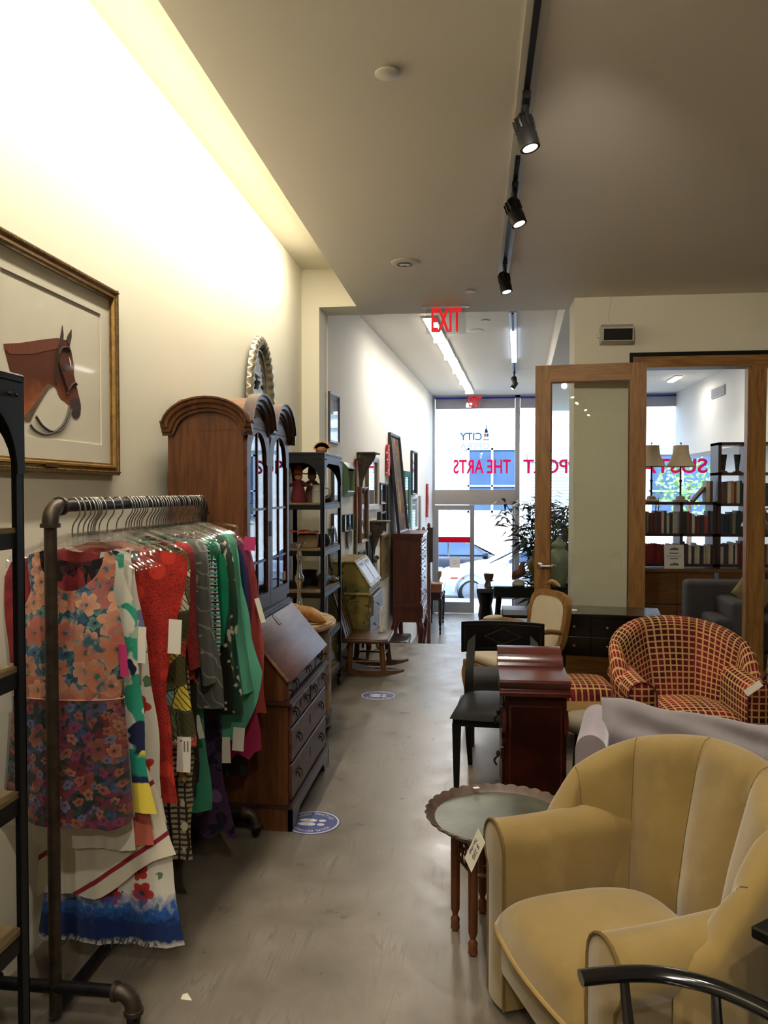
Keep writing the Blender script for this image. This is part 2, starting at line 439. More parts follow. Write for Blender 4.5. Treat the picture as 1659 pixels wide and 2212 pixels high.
def sb(name, mat, *boxes):
    b = MB()
    for q in boxes: b.box(*q)
    return struct(b.build(name, mat, smooth=0))
sb('floor', FLOOR, (-1.72, 4.9, -3.2, 8.24, ZL, 0))
sb('floor_library', FLOOR, (1.3, 4.9, 8.24, 9.9, ZL, 0))
sb('floor_lower', FLOOR, (-2.0, 4.9, 8.24, 16.3, ZL-.2, ZL), (-2, 1.3, 8.239, 8.245, ZL, -.03))
sb('wall_left', WALL, (-1.72, -1.52, -3.2, 6.84, 0, 3.53))
sb('wall_left_pillar', WALL, (-1.72, -1.364, 6.84, 7.18, 0, 3.2))
sb('wall_beam', WALL, (-1.72, -1.035, 6.84, 7.18, 3.2, 3.53), (-1.72, 4.9, 7.02, 7.18, 3.3, 3.62))
sb('ceiling', CEIL, (-1.035, 4.3, -3.2, 7.18, 3.2, 3.3))
sb('ceiling_cove', WALL, (-1.72, -.7, -3.2, 6.84, 3.53, 3.62), (-.8, -.7, -3.2, 7.1, 3.3, 3.53))
sb('roof_slab', CEIL, (-2.2, 5.1, -3.4, 16.4, 3.64, 3.8))
sb('wall_back', WALL, (-1.72, 4.3, -3.2, -3.0, 0, 3.2))
sb('wall_east', WALL, (4.1, 4.3, -3.0, 6.75, 0, 3.2))
sb('wall_front', WALL, (.81, 1.28, 6.75, 7.1, 0, 3.2), (1.28, 4.3, 6.75, 7.1, 2.735, 3.2), (3.45, 4.3, 6.75, 7.1, 0, 2.735))
b = MB(); b.prism([(wx(7.18), 7.18), (wx(16.3), 16.3), (-2.2, 16.3), (-2.2, 7.18)], 'z', ZL, 3.52); struct(b.build('wall_front_room_left', WALLF, smooth=0))
sb('ceiling_front_room', WALLF, (-2.2, 4.9, 7.18, 16.3, 3.52, 3.63))
b = MB()
b.prism([(.85+SKEW*(y-8.5), y) for y in (7.19, 16.2)]+[(1.6+SKEW*(y-8.5), y) for y in (16.2, 7.19)], 'z', 3.2, 3.52)
struct(b.build('ceiling_bulkhead', WALLF, smooth=0))
sb('wall_library_right', WALLF, (4.7, 4.9, 7.1, 16.3, ZL, 3.52))
sb('wall_library_soffit', WALLF, (3.9, 4.7, 12.0, 16.2, 2.27, 3.52))
sb('wall_library_pier', WALLF, (4.3, 4.9, 6.75, 7.1, 0, 3.52))
# little plaster nicks on the left wall stay as paint; baseboard-free walls as in the room

# ---------------- doorway to the library: oak frame, black head strip, sidelight
OAK = wood('oak', '77502a', 'ac7f48', 'z', 1.0, .45, 0, 10); OAKX = wood('oak_cross', '77502a', 'ac7f48', 'x', 1.0, .45, 0, 10)
BLK = M('black_paint', '0c0b0a', .5, var=0, spec=.25)
def trim(name, mat, *boxes): return sb(name, mat, *boxes)
trim('trim_1', BLK, (1.255, 3.47, 6.735, 6.76, 2.70, 2.735), (1.255, 1.28, 6.735, 6.76, 0, 2.70))
trim('trim_2', OAKX, (1.28, 3.45, 6.73, 6.90, 2.61, 2.70))
trim('trim_3', OAK, (1.28, 1.36, 6.73, 6.90, 0, 2.61))
trim('trim_4', OAK, (2.215, 2.33, 6.73, 6.90, 0, 2.61), (2.195, 2.215, 6.76, 6.80, 0, 2.61))
trim('trim_5', OAK, (3.37, 3.45, 6.73, 6.90, 0, 2.61))
PANE = glass('door_glass', 'fbfdfb', 1.0, .01); SHOPGLASS = glass('shop_glass', 'f4f8fb', .8, .0)
o = MB().box(2.33, 3.37, 6.80, 6.808, .02, 2.61).build('window_1', PANE, smooth=0); struct(o)
# the oak and glass door, swung right back
d = thing('door_1', 'oak framed glass door swung open beside the library doorway', 'door', (1.345, 6.52, 0), 173.6); struct(d)
MB().box(0, .125, -.022, .022, .012, 2.62).build('stile', OAK, d, 0)
MB().box(.745, .868, -.022, .022, .012, 2.62).build('stile', OAK, d, 0)
MB().box(.125, .745, -.022, .022, 2.485, 2.62).build('top_rail', OAKX, d, 0)
MB().box(.125, .745, -.022, .022, .012, .25).build('bottom_rail', OAKX, d, 0)
b = MB()
for q in ((.125, .137, .25, 2.485), (.733, .745, .25, 2.485)): b.box(q[0], q[1], -.012, .012, q[2], q[3])
for q in ((.137, .733, .25, .262), (.137, .733, 2.473, 2.485)): b.box(q[0], q[1], -.012, .012, q[2], q[3])
b.build('glazing_bead', wood('oak_dark', '4a2d14', '7a5128', 'z', 1, .5), d, 0)
MB().box(.137, .733, -.003, .003, .262, 2.473).build('pane', PANE, d, 0)
CHROME = M('brushed_nickel', 'b9b4ad', .28, 1, var=0)
for sy in (-1, 1):
    b = MB(); b.lathe([(0, 0), (.034, 0), (.034, .006), (.026, .012), (.012, .016), (.012, .05), (0, .05)], 20, M=T(.815, sy*.022, .985) @ RX(-90*sy))
    b.tube(smooth_path([(.815, sy*.066, .985), (.78, sy*.070, .987), (.72, sy*.066, .984), (.69, sy*.058, .982)], 5), [.011]*5+[.010]*5+[.008]*6, 10)
    b.build('lever_handle', CHROME, d)
# ---------------- storefront
STEEL = M('storefront_steel', '9b9ca3', .33, .85, var=.03, vs=3); STEEL2 = M('storefront_panel', 'a3a0a0', .3, .9, var=.05, vs=2)
YS = 16.2
trim('window_2', STEEL, (wx(16.2), -.83, YS-.06, YS+.06, ZL, 3.52), (.783, .873, YS-.06, YS+.06, ZL, 3.52), (2.55, 2.64, YS-.06, YS+.06, ZL, 3.52),
     (4.6, 4.7, YS-.06, YS+.06, ZL, 3.52), (-.83, 4.6, YS-.06, YS+.06, 3.47, 3.52), (.873, 4.6, YS-.06, YS+.06, ZL, ZL+.35))
trim('trim_6', STEEL2, (-.83, .783, YS-.08, YS+.08, 1.317, 1.619))
trim('trim_7', M('blue_head_strip', '1b2fb0', .5, var=0), (-.83, .783, YS-.065, YS-.05, 3.455, 3.49), (.873, 2.55, YS-.065, YS-.05, 3.455, 3.49), (2.64, 4.6, YS-.065, YS-.05, 3.455, 3.49))
struct(MB().box(-.83, .783, YS, YS+.006, 1.619, 3.47).build('window_3', SHOPGLASS, smooth=0))
struct(MB().box(.873, 2.55, YS, YS+.006, ZL+.35, 3.47).build('window_4', SHOPGLASS, smooth=0))
struct(MB().box(2.64, 4.6, YS, YS+.006, ZL+.35, 3.47).build('window_5', SHOPGLASS, smooth=0))
BLIND = M('roller_blind_cloth', 'a9a7b3', .8, var=.02)
for x0, x1, nm in ((-.82, .775, 'above the shop door'), (.88, 2.54, 'above the window beside the shop door'), (2.65, 4.55, 'above the library window')):
    b = MB(); b.box(x0, x1, YS-.035, YS-.032, 3.27, 3.46); b.tube([(x0, YS-.033, 3.266), (x1, YS-.033, 3.266)], .009, 8)
    tag(b.build('roller_blind', BLIND), 'grey roller blind drawn up '+nm, 'blind', 'roller blinds along the shop front')
def vinyl(name, col, k=.3):
    m, nt, b = newmat(name); nt.nodes.remove(b); d_ = nt.nodes.new('ShaderNodeBsdfDiffuse'); t_ = nt.nodes.new('ShaderNodeBsdfTranslucent')
    d_.inputs[0].default_value = lin(col); t_.inputs[0].default_value = lin(col); mx = nt.nodes.new('ShaderNodeMixShader'); mx.inputs[0].default_value = k
    nt.links.new(d_.outputs[0], mx.inputs[1]); nt.links.new(t_.outputs[0], mx.inputs[2]); nt.links.new(mx.outputs[0], nt.nodes['Material Output'].inputs[0]); MATS[name] = m; return m
RED = vinyl('red_stripe_vinyl', 'd3193a')
# left door leaf (shut), right leaf standing open outwards
def leaf(name, label, loc, rz, mirror=1):
    d = thing(name, label, 'door', loc, rz); struct(d)
    w, h = .80, 2.20
    MB().box(0, .075, -.022, .022, 0, h).build('stile', STEEL, d, 0); MB().box(w-.085, w, -.022, .022, 0, h).build('stile', STEEL, d, 0)
    MB().box(.075, w-.085, -.022, .022, h-.1, h).build('top_rail', STEEL, d, 0); MB().box(.075, w-.085, -.022, .022, 0, .22).build('bottom_rail', STEEL, d, 0)
    MB().box(.075, w-.085, -.003, .003, .22, h-.1).build('pane', SHOPGLASS, d, 0)
    return d
d2 = leaf('door_2', 'closed steel and glass leaf of the shop door', (-.83, YS, ZL+.01), 0)
MB().box(.075, .715, -.006, -.004, 1.44, 1.555).build('red_stripe', RED, d2, 0)
MB().box(.30, .51, -.0065, -.004, .92, 1.14).build('paper_notice', M('paper', 'd9d7d2', .8, var=0), d2, 0)
for z_, w_ in ((1.06, .07), (1.035, .13), (1.01, .12), (.985, .06)): MB().box(.405-w_/2, .405+w_/2, -.0072, -.0066, z_, z_+.008).build('printed_line', M('pink_ink', 'c98a92', .8, var=0), d2, 0)
d3 = leaf('door_3', 'steel and glass leaf of the shop door standing open to the street', (.755, YS+.02, ZL+.01), 84)
b = MB(); b.tube([(.70, -.06, .7), (.70, -.06, 1.5)], .014, 8); b.tube([(.70, -.02, .75), (.70, -.06, .75)], .009, 6); b.tube([(.70, -.02, 1.45), (.70, -.06, 1.45)], .009, 6)
b.build('pull_handle', CHROME, d3)
# red lettering on the glass, read from the street
def vin(txt, x0, x1, z0, z1, mat, nm, lab, y=YS-.004):
    return tag(fit_text(nm, txt, mat, x0, x1, z0, z1, y, None, True, .022), lab, 'lettering')
VR = vinyl('red_window_vinyl', 'd81a50')
vin('THE ARTS', -.46, .70, 1.945, 2.235, VR, 'window_lettering', 'red vinyl words THE ARTS on the glass above the shop door')
vin('SUPPORT', .945, 2.42, 1.945, 2.235, VR, 'window_lettering', 'red vinyl word SUPPORT on the glass beside the shop door')
vin('SUSTAIN', 2.80, 4.52, 1.945, 2.235, VR, 'window_lettering', 'red vinyl word SUSTAIN on the library window')
vin('CITY', -.33, .12, 2.62, 2.78, vinyl('blue_window_vinyl', '2c7fd0', .02), 'window_lettering', 'blue vinyl word CITY on the glass above the shop door')
vin('OPERA', -.33, .27, 2.44, 2.57, vinyl('white_window_vinyl', 'c9ced6'), 'window_lettering', 'white vinyl word OPERA under the blue word CITY')
lg = thing('window_logo', 'small tower emblem in blue and orange vinyl beside the word CITY', 'logo', (.205, YS-.004, 2.62))
VB = vinyl('navy_window_vinyl', '27408f', .02); VO = vinyl('orange_window_vinyl', 'e0702a', .02); V3 = vinyl('blue_window_vinyl2', '2c7fd0', .02)
MB().prism([(-.006, .235), (.006, .235), (.004, .33), (-.004, .33)], 'y', 0, .001).build('spire', VB, lg, 0)
MB().prism([(-.035, .15), (.035, .15), (.03, .2), (.012, .235), (-.012, .235), (-.03, .2)], 'y', 0, .001).build('dome', VB, lg, 0)
MB().box(-.048, -.002, 0, .001, .07, .14).build('tower_half', VO, lg, 0); MB().box(.002, .048, 0, .001, .07, .14).build('tower_half', V3, lg, 0)
MB().box(-.05, .05, 0, .001, .05, .064).build('band', VB, lg, 0); MB().box(-.06, .06, 0, .001, .0, .02).build('base_bar', VB, lg, 0)

# ---------------- the street outside
PAVE = M('pavement', 'b9b6ae', .8, var=.06, vs=3); ROAD = M('asphalt', '55565a', .8, var=.1, vs=8)
sb('pavement', PAVE, (-14, 20, 16.3, 19.2, -1.4, ZL-.1)); sb('road', ROAD, (-14, 20, 19.2, 27, -1.4, -1.28)); sb('pavement_far', PAVE, (-14, 20, 27, 30, -1.4, -1.1))
STONE = M('facade_stone', 'eceae5', .7, var=.04, vs=2); DARKW = M('facade_window', '3f5673', .25, var=.1, vs=2)
fb = thing('facing_building', 'pale stone building across the street with dark shop windows', 'building', (0, 30, -.98))
b = MB(); b.box(-14, 20, 30, 32, -1, 9); b.build('stone_wall', STONE, fb, 0, w=True)
for z in (3.15, 4.05, 4.55, 5.3, 6.2): MB().box(-14, 20, 29.86, 30, z, z+.12).build('string_course', STONE, fb, 0, w=True)
for k, (x0, x1, z0, z1) in enumerate(((-.32, 1.52, .78, 3.2), (6.3, 8.6, .6, 3.0), (9.2, 11.5, .2, 3.0), (-8, -3.5, -.7, 2.9))):
    pw = MB().box(x0, x1, 29.9, 30.0, z0, z1).build('shop_window', DARKW, fb, 0, w=True)
    b = MB()
    for xx in (x0, (x0+x1)/2-.04, x1-.08): b.box(xx, xx+.08, 29.84, 29.9, z0, z1)
    b.box(x0, x1, 29.84, 29.9, z0, z0+.08); b.box(x0, x1, 29.84, 29.9, z1-.08, z1); b.box(x0, x1, 29.84, 29.9, z0+(z1-z0)*.4, z0+(z1-z0)*.4+.06)
    b.build('window_frame', M('facade_frame', 'b9c2cc', .5, var=0), fb, 0, w=True)
SH = M('shutter_slats', 'b7cbd6', .5, var=.03)
for k in range(30):
    z = -.8+k*.115
    MB().prism([(29.86, z), (29.86, z+.09), (29.9, z+.11), (29.9, z)], 'x', 2.0, 4.9).build('slat', SH, fb, 0, w=True)
MB().box(1.9, 5.0, 29.8, 29.95, 2.66, 3.0).build('shutter_box', STONE, fb, 0, w=True)
for x in (-1.2, 1.72, 5.3, 8.85):
    MB().box(x-.14, x+.14, 29.8, 30, -.9, 3.15).build('pilaster', STONE, fb, 0, w=True)
# street tree
tr = thing('street_tree', 'small leafy green tree at the kerb beyond the library window', 'tree', (7.1, 27.6, -.98))
MB().tube([(0, 0, 0), (.05, 0, 1.6), (0, .05, 2.8)], [.1, .07, .04], 8).build('trunk', M('bark', '5a4a3a', .9), tr)
b = MB()
for k in range(420):
    a = random.random()*2*pi; r = random.random()**.5*1.1; h = 2.6+random.gauss(0, .55)
    p = Vector((r*cos(a), r*sin(a), h)); q = Matrix.Rotation(random.random()*6, 3, 'X') @ Matrix.Rotation(random.random()*6, 3, 'Z')
    s = .1; vs = [p+q @ Vector(v)*s for v in ((-1, 0, 0), (0, -.5, .02), (1, 0, 0), (0, .5, .02))]
    b.add(vs, [(0, 1, 2, 3)])
o = b.build('foliage', M('tree_leaf', '7fae62', .7, var=.2), tr, 0, recalc=False); o['kind'] = 'stuff'

def car(name, label, loc, rz, paint_, win):
    c = thing(name, label, 'car', loc, rz)
    # profile along x (front at -x), symmetric in y
    xs = [-2.25, -2.2, -2.0, -1.6, -1.1, -.75, -.2, .3, .9, 1.35, 1.75, 2.1, 2.2]
    top = [.52, .66, .76, .86, .93, .97, 1.30, 1.43, 1.42, 1.26, 1.04, 1.0, .62]
    def body(u, v):
        x = -2.25+4.45*u; belt = interp([(-2.25, .56), (-2.1, .7), (-1.2, .9), (-.6, .95), (2.2, .98)], x)
        belt = min(belt, interp(list(zip(xs, top)), x))
        half = interp([(-2.25, .60), (-2.0, .80), (-1.5, .88), (1.6, .88), (2.1, .8), (2.2, .68)], x)
        # v: 0 lower left .. up over .. lower right
        sec = [(-half*.96, .22), (-half, .5), (-half*.97, belt*.93), (-half*.9, belt), (0, belt+.025), (half*.9, belt), (half*.97, belt*.93), (half, .5), (half*.96, .22)]
        k = v*8; i = min(int(k), 7); t = k-i
        return (x, lerp(sec[i][0], sec[i+1][0], t), lerp(sec[i][1], sec[i+1][1], t))
    MB().grid(body, 40, 16).build('body', paint_, c, 50)
    def cabin(u, v):
        x = -.95+2.8*u; z1 = interp([(-.95, .93), (-.2, 1.31), (.25, 1.43), (.8, 1.43), (1.3, 1.27), (1.85, 1.0)], x)
        sec = [(-.80, .93), (-.62, z1-.03 if z1 > 1 else z1), (-.5, z1), (.5, z1), (.62, z1-.03 if z1 > 1 else z1), (.80, .93)]
        k = v*5; i = min(int(k), 4); t = k-i
        return (x, lerp(sec[i][0], sec[i+1][0], t), lerp(sec[i][1], sec[i+1][1], t))
    MB().grid(cabin, 24, 10).build('cabin', paint_, c, 50)
    for sy in (-1, 1):
        MB().prism([(-.62, .97), (-.12, 1.30), (.25, 1.385), (.42, 1.385), (.42, .97)], 'y', sy*.66, sy*.80).build('side_window', win, c, 0)
        MB().prism([(.48, .97), (.48, 1.385), (.85, 1.38), (1.25, 1.22), (1.5, 1.0), (1.3, .97)], 'y', sy*.66, sy*.80).build('side_window', win, c, 0)
        MB().rbox(-.72, -.55, sy*.86-.06 if sy > 0 else sy*.86-.16, sy*.86+.16 if sy > 0 else sy*.86+.06, .94, 1.06, .03, 2).build('wing_mirror', paint_, c)
        MB().box(-1.86, -1.55, sy*.868, sy*.89, .60, .635).build('side_marker', M('marker_red', 'd9543f', .4, var=0), c, 0)
        MB().box(-2.23, -2.1, sy*.6-.1, sy*.6+.1, .6, .72).build('headlamp', M('headlamp', 'd9dee4', .1, var=0), c, 0)
    MB().add([(-.98, -.62, .95), (-.98, .62, .95), (-.2, .52, 1.325), (-.2, -.52, 1.325)], [(0, 1, 2, 3)]).build('windscreen', win, c, 0)
    for x in (-1.38, 1.35):
        for sy in (-1, 1):
            wh = MB().lathe([(.0, -.1), (.26, -.1), (.31, -.08), (.325, -.04), (.325, .06), (.31, .02), (.215, .105), (.205, .06), (0, .06)], 28, M=T(x, sy*.80, .325) @ RX(90*(-sy))).build('tyre', M('tyre_rubber', '101216', .7, var=0), c)
            b = MB(); MM = T(x, sy*.80, .325) @ RX(90*(-sy))
            b.lathe([(.19, .075), (.19, .02), (.215, .108), (.215, .09)], 28, M=MM); b.lathe([(0, .07), (.04, .07), (.04, .11), (0, .115)], 12, M=MM)
            for k in range(12):
                b.box(.03, .2, -.011, .011, .085, .104, M=MM @ RZ(30*k))
            b.build('rim', M('alloy', 'd4d8de', .3, .6, var=0), wh, 40)
            MB().tube([(x+.40*cos(t), sy*.875, .325+.40*sin(t)) for t in [pi*k/14 for k in range(15)]], .035, 8).build('wheel_arch', paint_, c)
    return c
CARW = M('white_car_paint', 'eef0f2', .25, var=0, coat=.6); CARD = M('dark_car_paint', '18202f', .25, var=0, coat=.6); CWIN = M('car_window', '4d6484', .15, var=0)
car('white_car', 'white sedan parked at the kerb outside the shop door', (1.42, 20.75, -1.28), 0, CARW, CWIN).scale = (1.1, 1.05, 1.12)
car('dark_car', 'dark blue sedan in the road behind the white car', (-.35, 24.4, -1.28), 180, CARD, CWIN)
# ================================================================ left side of the shop
HORSE = {
'head': [(2.405, 2.073), (2.432, 2.079), (2.502, 2.094), (2.576, 2.114), (2.654, 2.135), (2.737, 2.155), (2.754, 2.156), (2.759, 2.169), (2.771, 2.208), (2.778, 2.177), (2.778, 2.157), (2.798, 2.158), (2.809, 2.177), (2.837, 2.206), (2.836, 2.175), (2.822, 2.143), (2.835, 2.125), (2.846, 2.095), (2.856, 2.069), (2.852, 2.041), (2.867, 2.007), (2.883, 1.976), (2.9, 1.941), (2.903, 1.918), (2.897, 1.89), (2.878, 1.875), (2.85, 1.874), (2.834, 1.888), (2.826, 1.908), (2.806, 1.922), (2.784, 1.931), (2.758, 1.935), (2.737, 1.95), (2.725, 1.97), (2.704, 1.978), (2.675, 1.964), (2.634, 1.925), (2.586, 1.877), (2.552, 1.837), (2.526, 1.834), (2.49, 1.864), (2.463, 1.925), (2.444, 1.978), (2.427, 2.015), (2.413, 2.047)] ,
'mane': [(2.405, 2.073), (2.432, 2.079), (2.502, 2.094), (2.576, 2.114), (2.654, 2.135), (2.737, 2.155), (2.754, 2.156), (2.747, 2.136), (2.732, 2.116), (2.654, 2.093), (2.575, 2.069), (2.501, 2.056), (2.438, 2.046), (2.418, 2.052), (2.406, 2.06)] ,
'muzzle': [(2.82, 1.937), (2.857, 1.955), (2.884, 1.953), (2.9, 1.937), (2.903, 1.918), (2.897, 1.89), (2.878, 1.875), (2.85, 1.874), (2.834, 1.888), (2.826, 1.908)] ,
'throat': [(2.704, 1.978), (2.675, 1.964), (2.634, 1.925), (2.586, 1.877), (2.552, 1.837), (2.526, 1.834), (2.508, 1.849), (2.564, 1.887), (2.619, 1.94), (2.667, 1.98)] ,
'blaze': [(2.814, 2.101), (2.83, 2.083), (2.828, 2.065), (2.819, 2.082)] ,
'ear1': [(2.754, 2.156), (2.759, 2.169), (2.771, 2.208), (2.778, 2.177), (2.776, 2.157), (2.762, 2.139), (2.747, 2.127)] ,
'ear2': [(2.798, 2.158), (2.809, 2.177), (2.837, 2.206), (2.836, 2.175), (2.822, 2.143), (2.811, 2.148)] ,
'eye': [(2.769, 2.063), (2.78, 2.069), (2.792, 2.064), (2.792, 2.048), (2.78, 2.043), (2.771, 2.049)] ,
'cheek': [(2.736, 2.117), (2.736, 2.081), (2.748, 2.052), (2.773, 2.016), (2.79, 1.987), (2.807, 1.967)] ,
'brow': [(2.74, 2.095), (2.762, 2.121), (2.797, 2.132), (2.824, 2.123)] ,
'throatlash': [(2.736, 2.112), (2.728, 2.045), (2.723, 1.987)] ,
'noseband': [(2.798, 1.957), (2.812, 1.977), (2.835, 1.998), (2.858, 2.008), (2.871, 2.003)] ,
'rein1': [(2.815, 1.918), (2.796, 1.88), (2.761, 1.841), (2.705, 1.813), (2.647, 1.799), (2.6, 1.803), (2.57, 1.813), (2.551, 1.826)] ,
'rein2': [(2.83, 1.906), (2.81, 1.873), (2.769, 1.833), (2.722, 1.815), (2.672, 1.815), (2.624, 1.83), (2.586, 1.858)] ,
}
def picture(name, label, loc, rz, w, h, fw, fd, fmat, amat, group=None, matw=0, matm=None, tilt=0, prof=None, gl=True, cat='picture'):
    """framed picture: stands in local x-z, faces -y, loc is the middle of its bottom edge on the wall"""
    t = thing(name, label, cat, loc, rz, group)
    if tilt: t.matrix_basis = t.matrix_basis @ RX(tilt); t.rotation_euler = t.matrix_basis.to_euler()
    x, z = w/2, h
    prof = prof or [(0, 0), (0, 1), (.35, 1), (.6, .8), (.85, .75), (1, .6), (1, 0)]   # (inward share, depth share)
    b = MB(); n = len(prof); cs = [(-x, 0, 1, 1), (x, 0, -1, 1), (x, z, -1, -1), (-x, z, 1, -1)]
    vs = []
    for cx_, cz_, sx, sz in cs:
        for p, q in prof: vs.append((cx_+sx*p*fw, -q*fd, cz_+sz*p*fw))
    fs = []
    for i in range(4):
        j = (i+1) % 4
        for k in range(n-1): fs.append((i*n+k, j*n+k, j*n+k+1, i*n+k+1))
    b.add(vs, fs); b.build('frame', fmat, t, 30)
    iw = fw*.95
    if matw:
        o_ = [(-x+iw, iw), (x-iw, iw), (x-iw, z-iw), (-x+iw, z-iw)]; m2 = iw+matw
        i_ = [(-x+m2, m2), (x-m2, m2), (x-m2, z-m2), (-x+m2, z-m2)]
        MB().ringframe(o_, i_, -fd*.34, -fd*.18).build('mat_board', matm, t, 0); iw = m2-.004
    MB().box(-x+iw, x-iw, -fd*.2, -fd*.1, iw, z-iw).build('print', amat, t, 0)
    if gl: MB().box(-x+fw*.97, x-fw*.97, -fd*.5, -fd*.46, fw*.97, z-fw*.97).build('glazing', glass('picture_glass', 'fbfbfb', .85, .02), t, 0)
    return t
GILT = M('antique_gilt', '93713a', .42, .55, var=.2, vs=30, bmp=.3, bs=120); GILTD = M('dark_gilt', '5b4523', .5, .4, var=.25, vs=30, bmp=.3, bs=160)
PAPER = M('cream_art_paper', 'd9d2be', .85, var=.02); MATB = M('cream_mat_board', 'd8d1bd', .9, var=.01)
# ---- horse portrait
WLX = -1.52
hp = picture('horse_portrait', 'large gilt framed portrait of a bridled bay horse on the wall', (WLX, 2.725, 1.664), 90, .92, .77, .048, .035, GILT, PAPER, matw=.075, matm=MATB,
             prof=[(0, 0), (0, .8), (.1, 1), (.3, .95), (.42, .7), (.55, .7), (.62, .95), (.78, .9), (.86, .55), (1, .5), (1, 0)], gl=False)
b = MB()
for i in range(4):
    L = .92 if i % 2 == 0 else .77
    n = int(L/.0085)
    for k in range(n):
        a = -L/2+(k+.5)*L/n
        if i == 0: p = (a, .012)
        elif i == 2: p = (a, .77-.012)
        else: p = ((-.46+.012 if i == 1 else .46-.012), .385+a)
        b.cbox((p[0], -.034, p[1]), (.0045, .006, .006))
o = b.build('beading', GILTD, hp, 0); o['kind'] = 'stuff'
def hl(key): return [(y-2.725, z-1.664) for y, z in HORSE[key]]
def flat(pts, d, th=.0008):
    b = MB(); b.prism(pts, 'y', -d-th, -d); return b
HB = printm('horse_bay', 'b0653a', [('noise', 9, .42, .62, '8a4a28'), ('noise', 16, .5, .75, 'cc8552'), ('grad', 1, .20, .33, '5c2f1c', {'ax': 2, 'nz': .05, 'ns': 30})], bmp=0, sheen=0)
D0 = .0072
flat(hl('head'), D0).build('horse_head', HB, hp, 0)
MANE = printm('horse_mane', '7d4630', [('stripe', (40, 1, 6), .4, .8, '6a3a28', {'dir': 'X', 'dis': 3})], bmp=0, sheen=0)
flat(hl('mane'), D0+.0008).build('mane', MANE, hp, 0)
DK = M('horse_dark', '3a2a26', .9, var=.15, vs=40); STRAP = M('bridle_leather', '2e211d', .8, var=0)
flat(hl('muzzle'), D0+.0008).build('muzzle', DK, hp, 0); flat(hl('throat'), D0+.0008).build('throat_shade', M('horse_throat', '6b5138', .9, var=.2, vs=30), hp, 0)
flat(hl('ear1'), D0+.0016).build('ear', DK, hp, 0); flat(hl('ear2'), D0+.0016).build('ear', DK, hp, 0)
flat(hl('blaze'), D0+.0016).build('blaze', M('horse_white', 'e4dccb', .9, var=0), hp, 0); flat(hl('eye'), D0+.0016).build('eye', M('horse_eye', '1c1412', .5, var=0), hp, 0)
for k in ('cheek', 'brow', 'throatlash', 'noseband', 'rein1', 'rein2'):
    P = smooth_path([(x, -D0-.002, z) for x, z in hl(k)], 4); MB().tube(P, .0045, 6, M=None).build('bridle_strap' if 'rein' not in k else 'rein', STRAP if 'rein' not in k else M('rein_grey', '5c5650', .8, var=0), hp)
MB().box(-.12, -.04, -.036, -.03, .02, .034).build('name_plate', M('brass_plate', '6b4a22', .4, .7, var=0), hp, 0)
MB().box(-.44, .44, -.020, -.0195, .04, .73).build('glazing', glass('portrait_glass', 'fdfdfd', .12, .05), hp, 0)
# ---- oval mirror with a rope-twist silver frame
mo = thing('oval_mirror', 'oval mirror with a ribbed silver frame above the wooden bureau', 'mirror', (WLX, 5.36, 2.20), 90)
SILV = M('silver_leaf', 'a59c88', .38, .75, var=.15, vs=40)
A_, B_ = .27, .42
def rim(u, v):
    a = 2*pi*u; q = 2*pi*v
    rib = 1+.10*sin(40*a+5*sin(q)) if True else 1
    cxr = .085*(.5+.5*cos(q))*1.0
    r = .047*rib
    ca, sa = cos(a), sin(a)
    rr = r*cos(q)
    return ((A_+rr)*ca, -.006-.05*max(0, sin(q))*rib-.012*(1+cos(q)), (B_+rr)*sa)
MB().grid(rim, 240, 10).build('ribbed_frame', SILV, mo, 60)
MB().tube([((A_-.05)*cos(a), -.03, (B_-.05)*sin(a)) for a in [2*pi*k/60 for k in range(60)]], .009, 8, closed=True).build('inner_bead', SILV, mo)
MB().prism([((A_-.05)*cos(2*pi*k/60), (B_-.05)*sin(2*pi*k/60)) for k in range(60)], 'y', -.026, -.02).build('mirror_glass', M('mirror_silver', 'd5dadd', .01, 1, var=0), mo, 0)

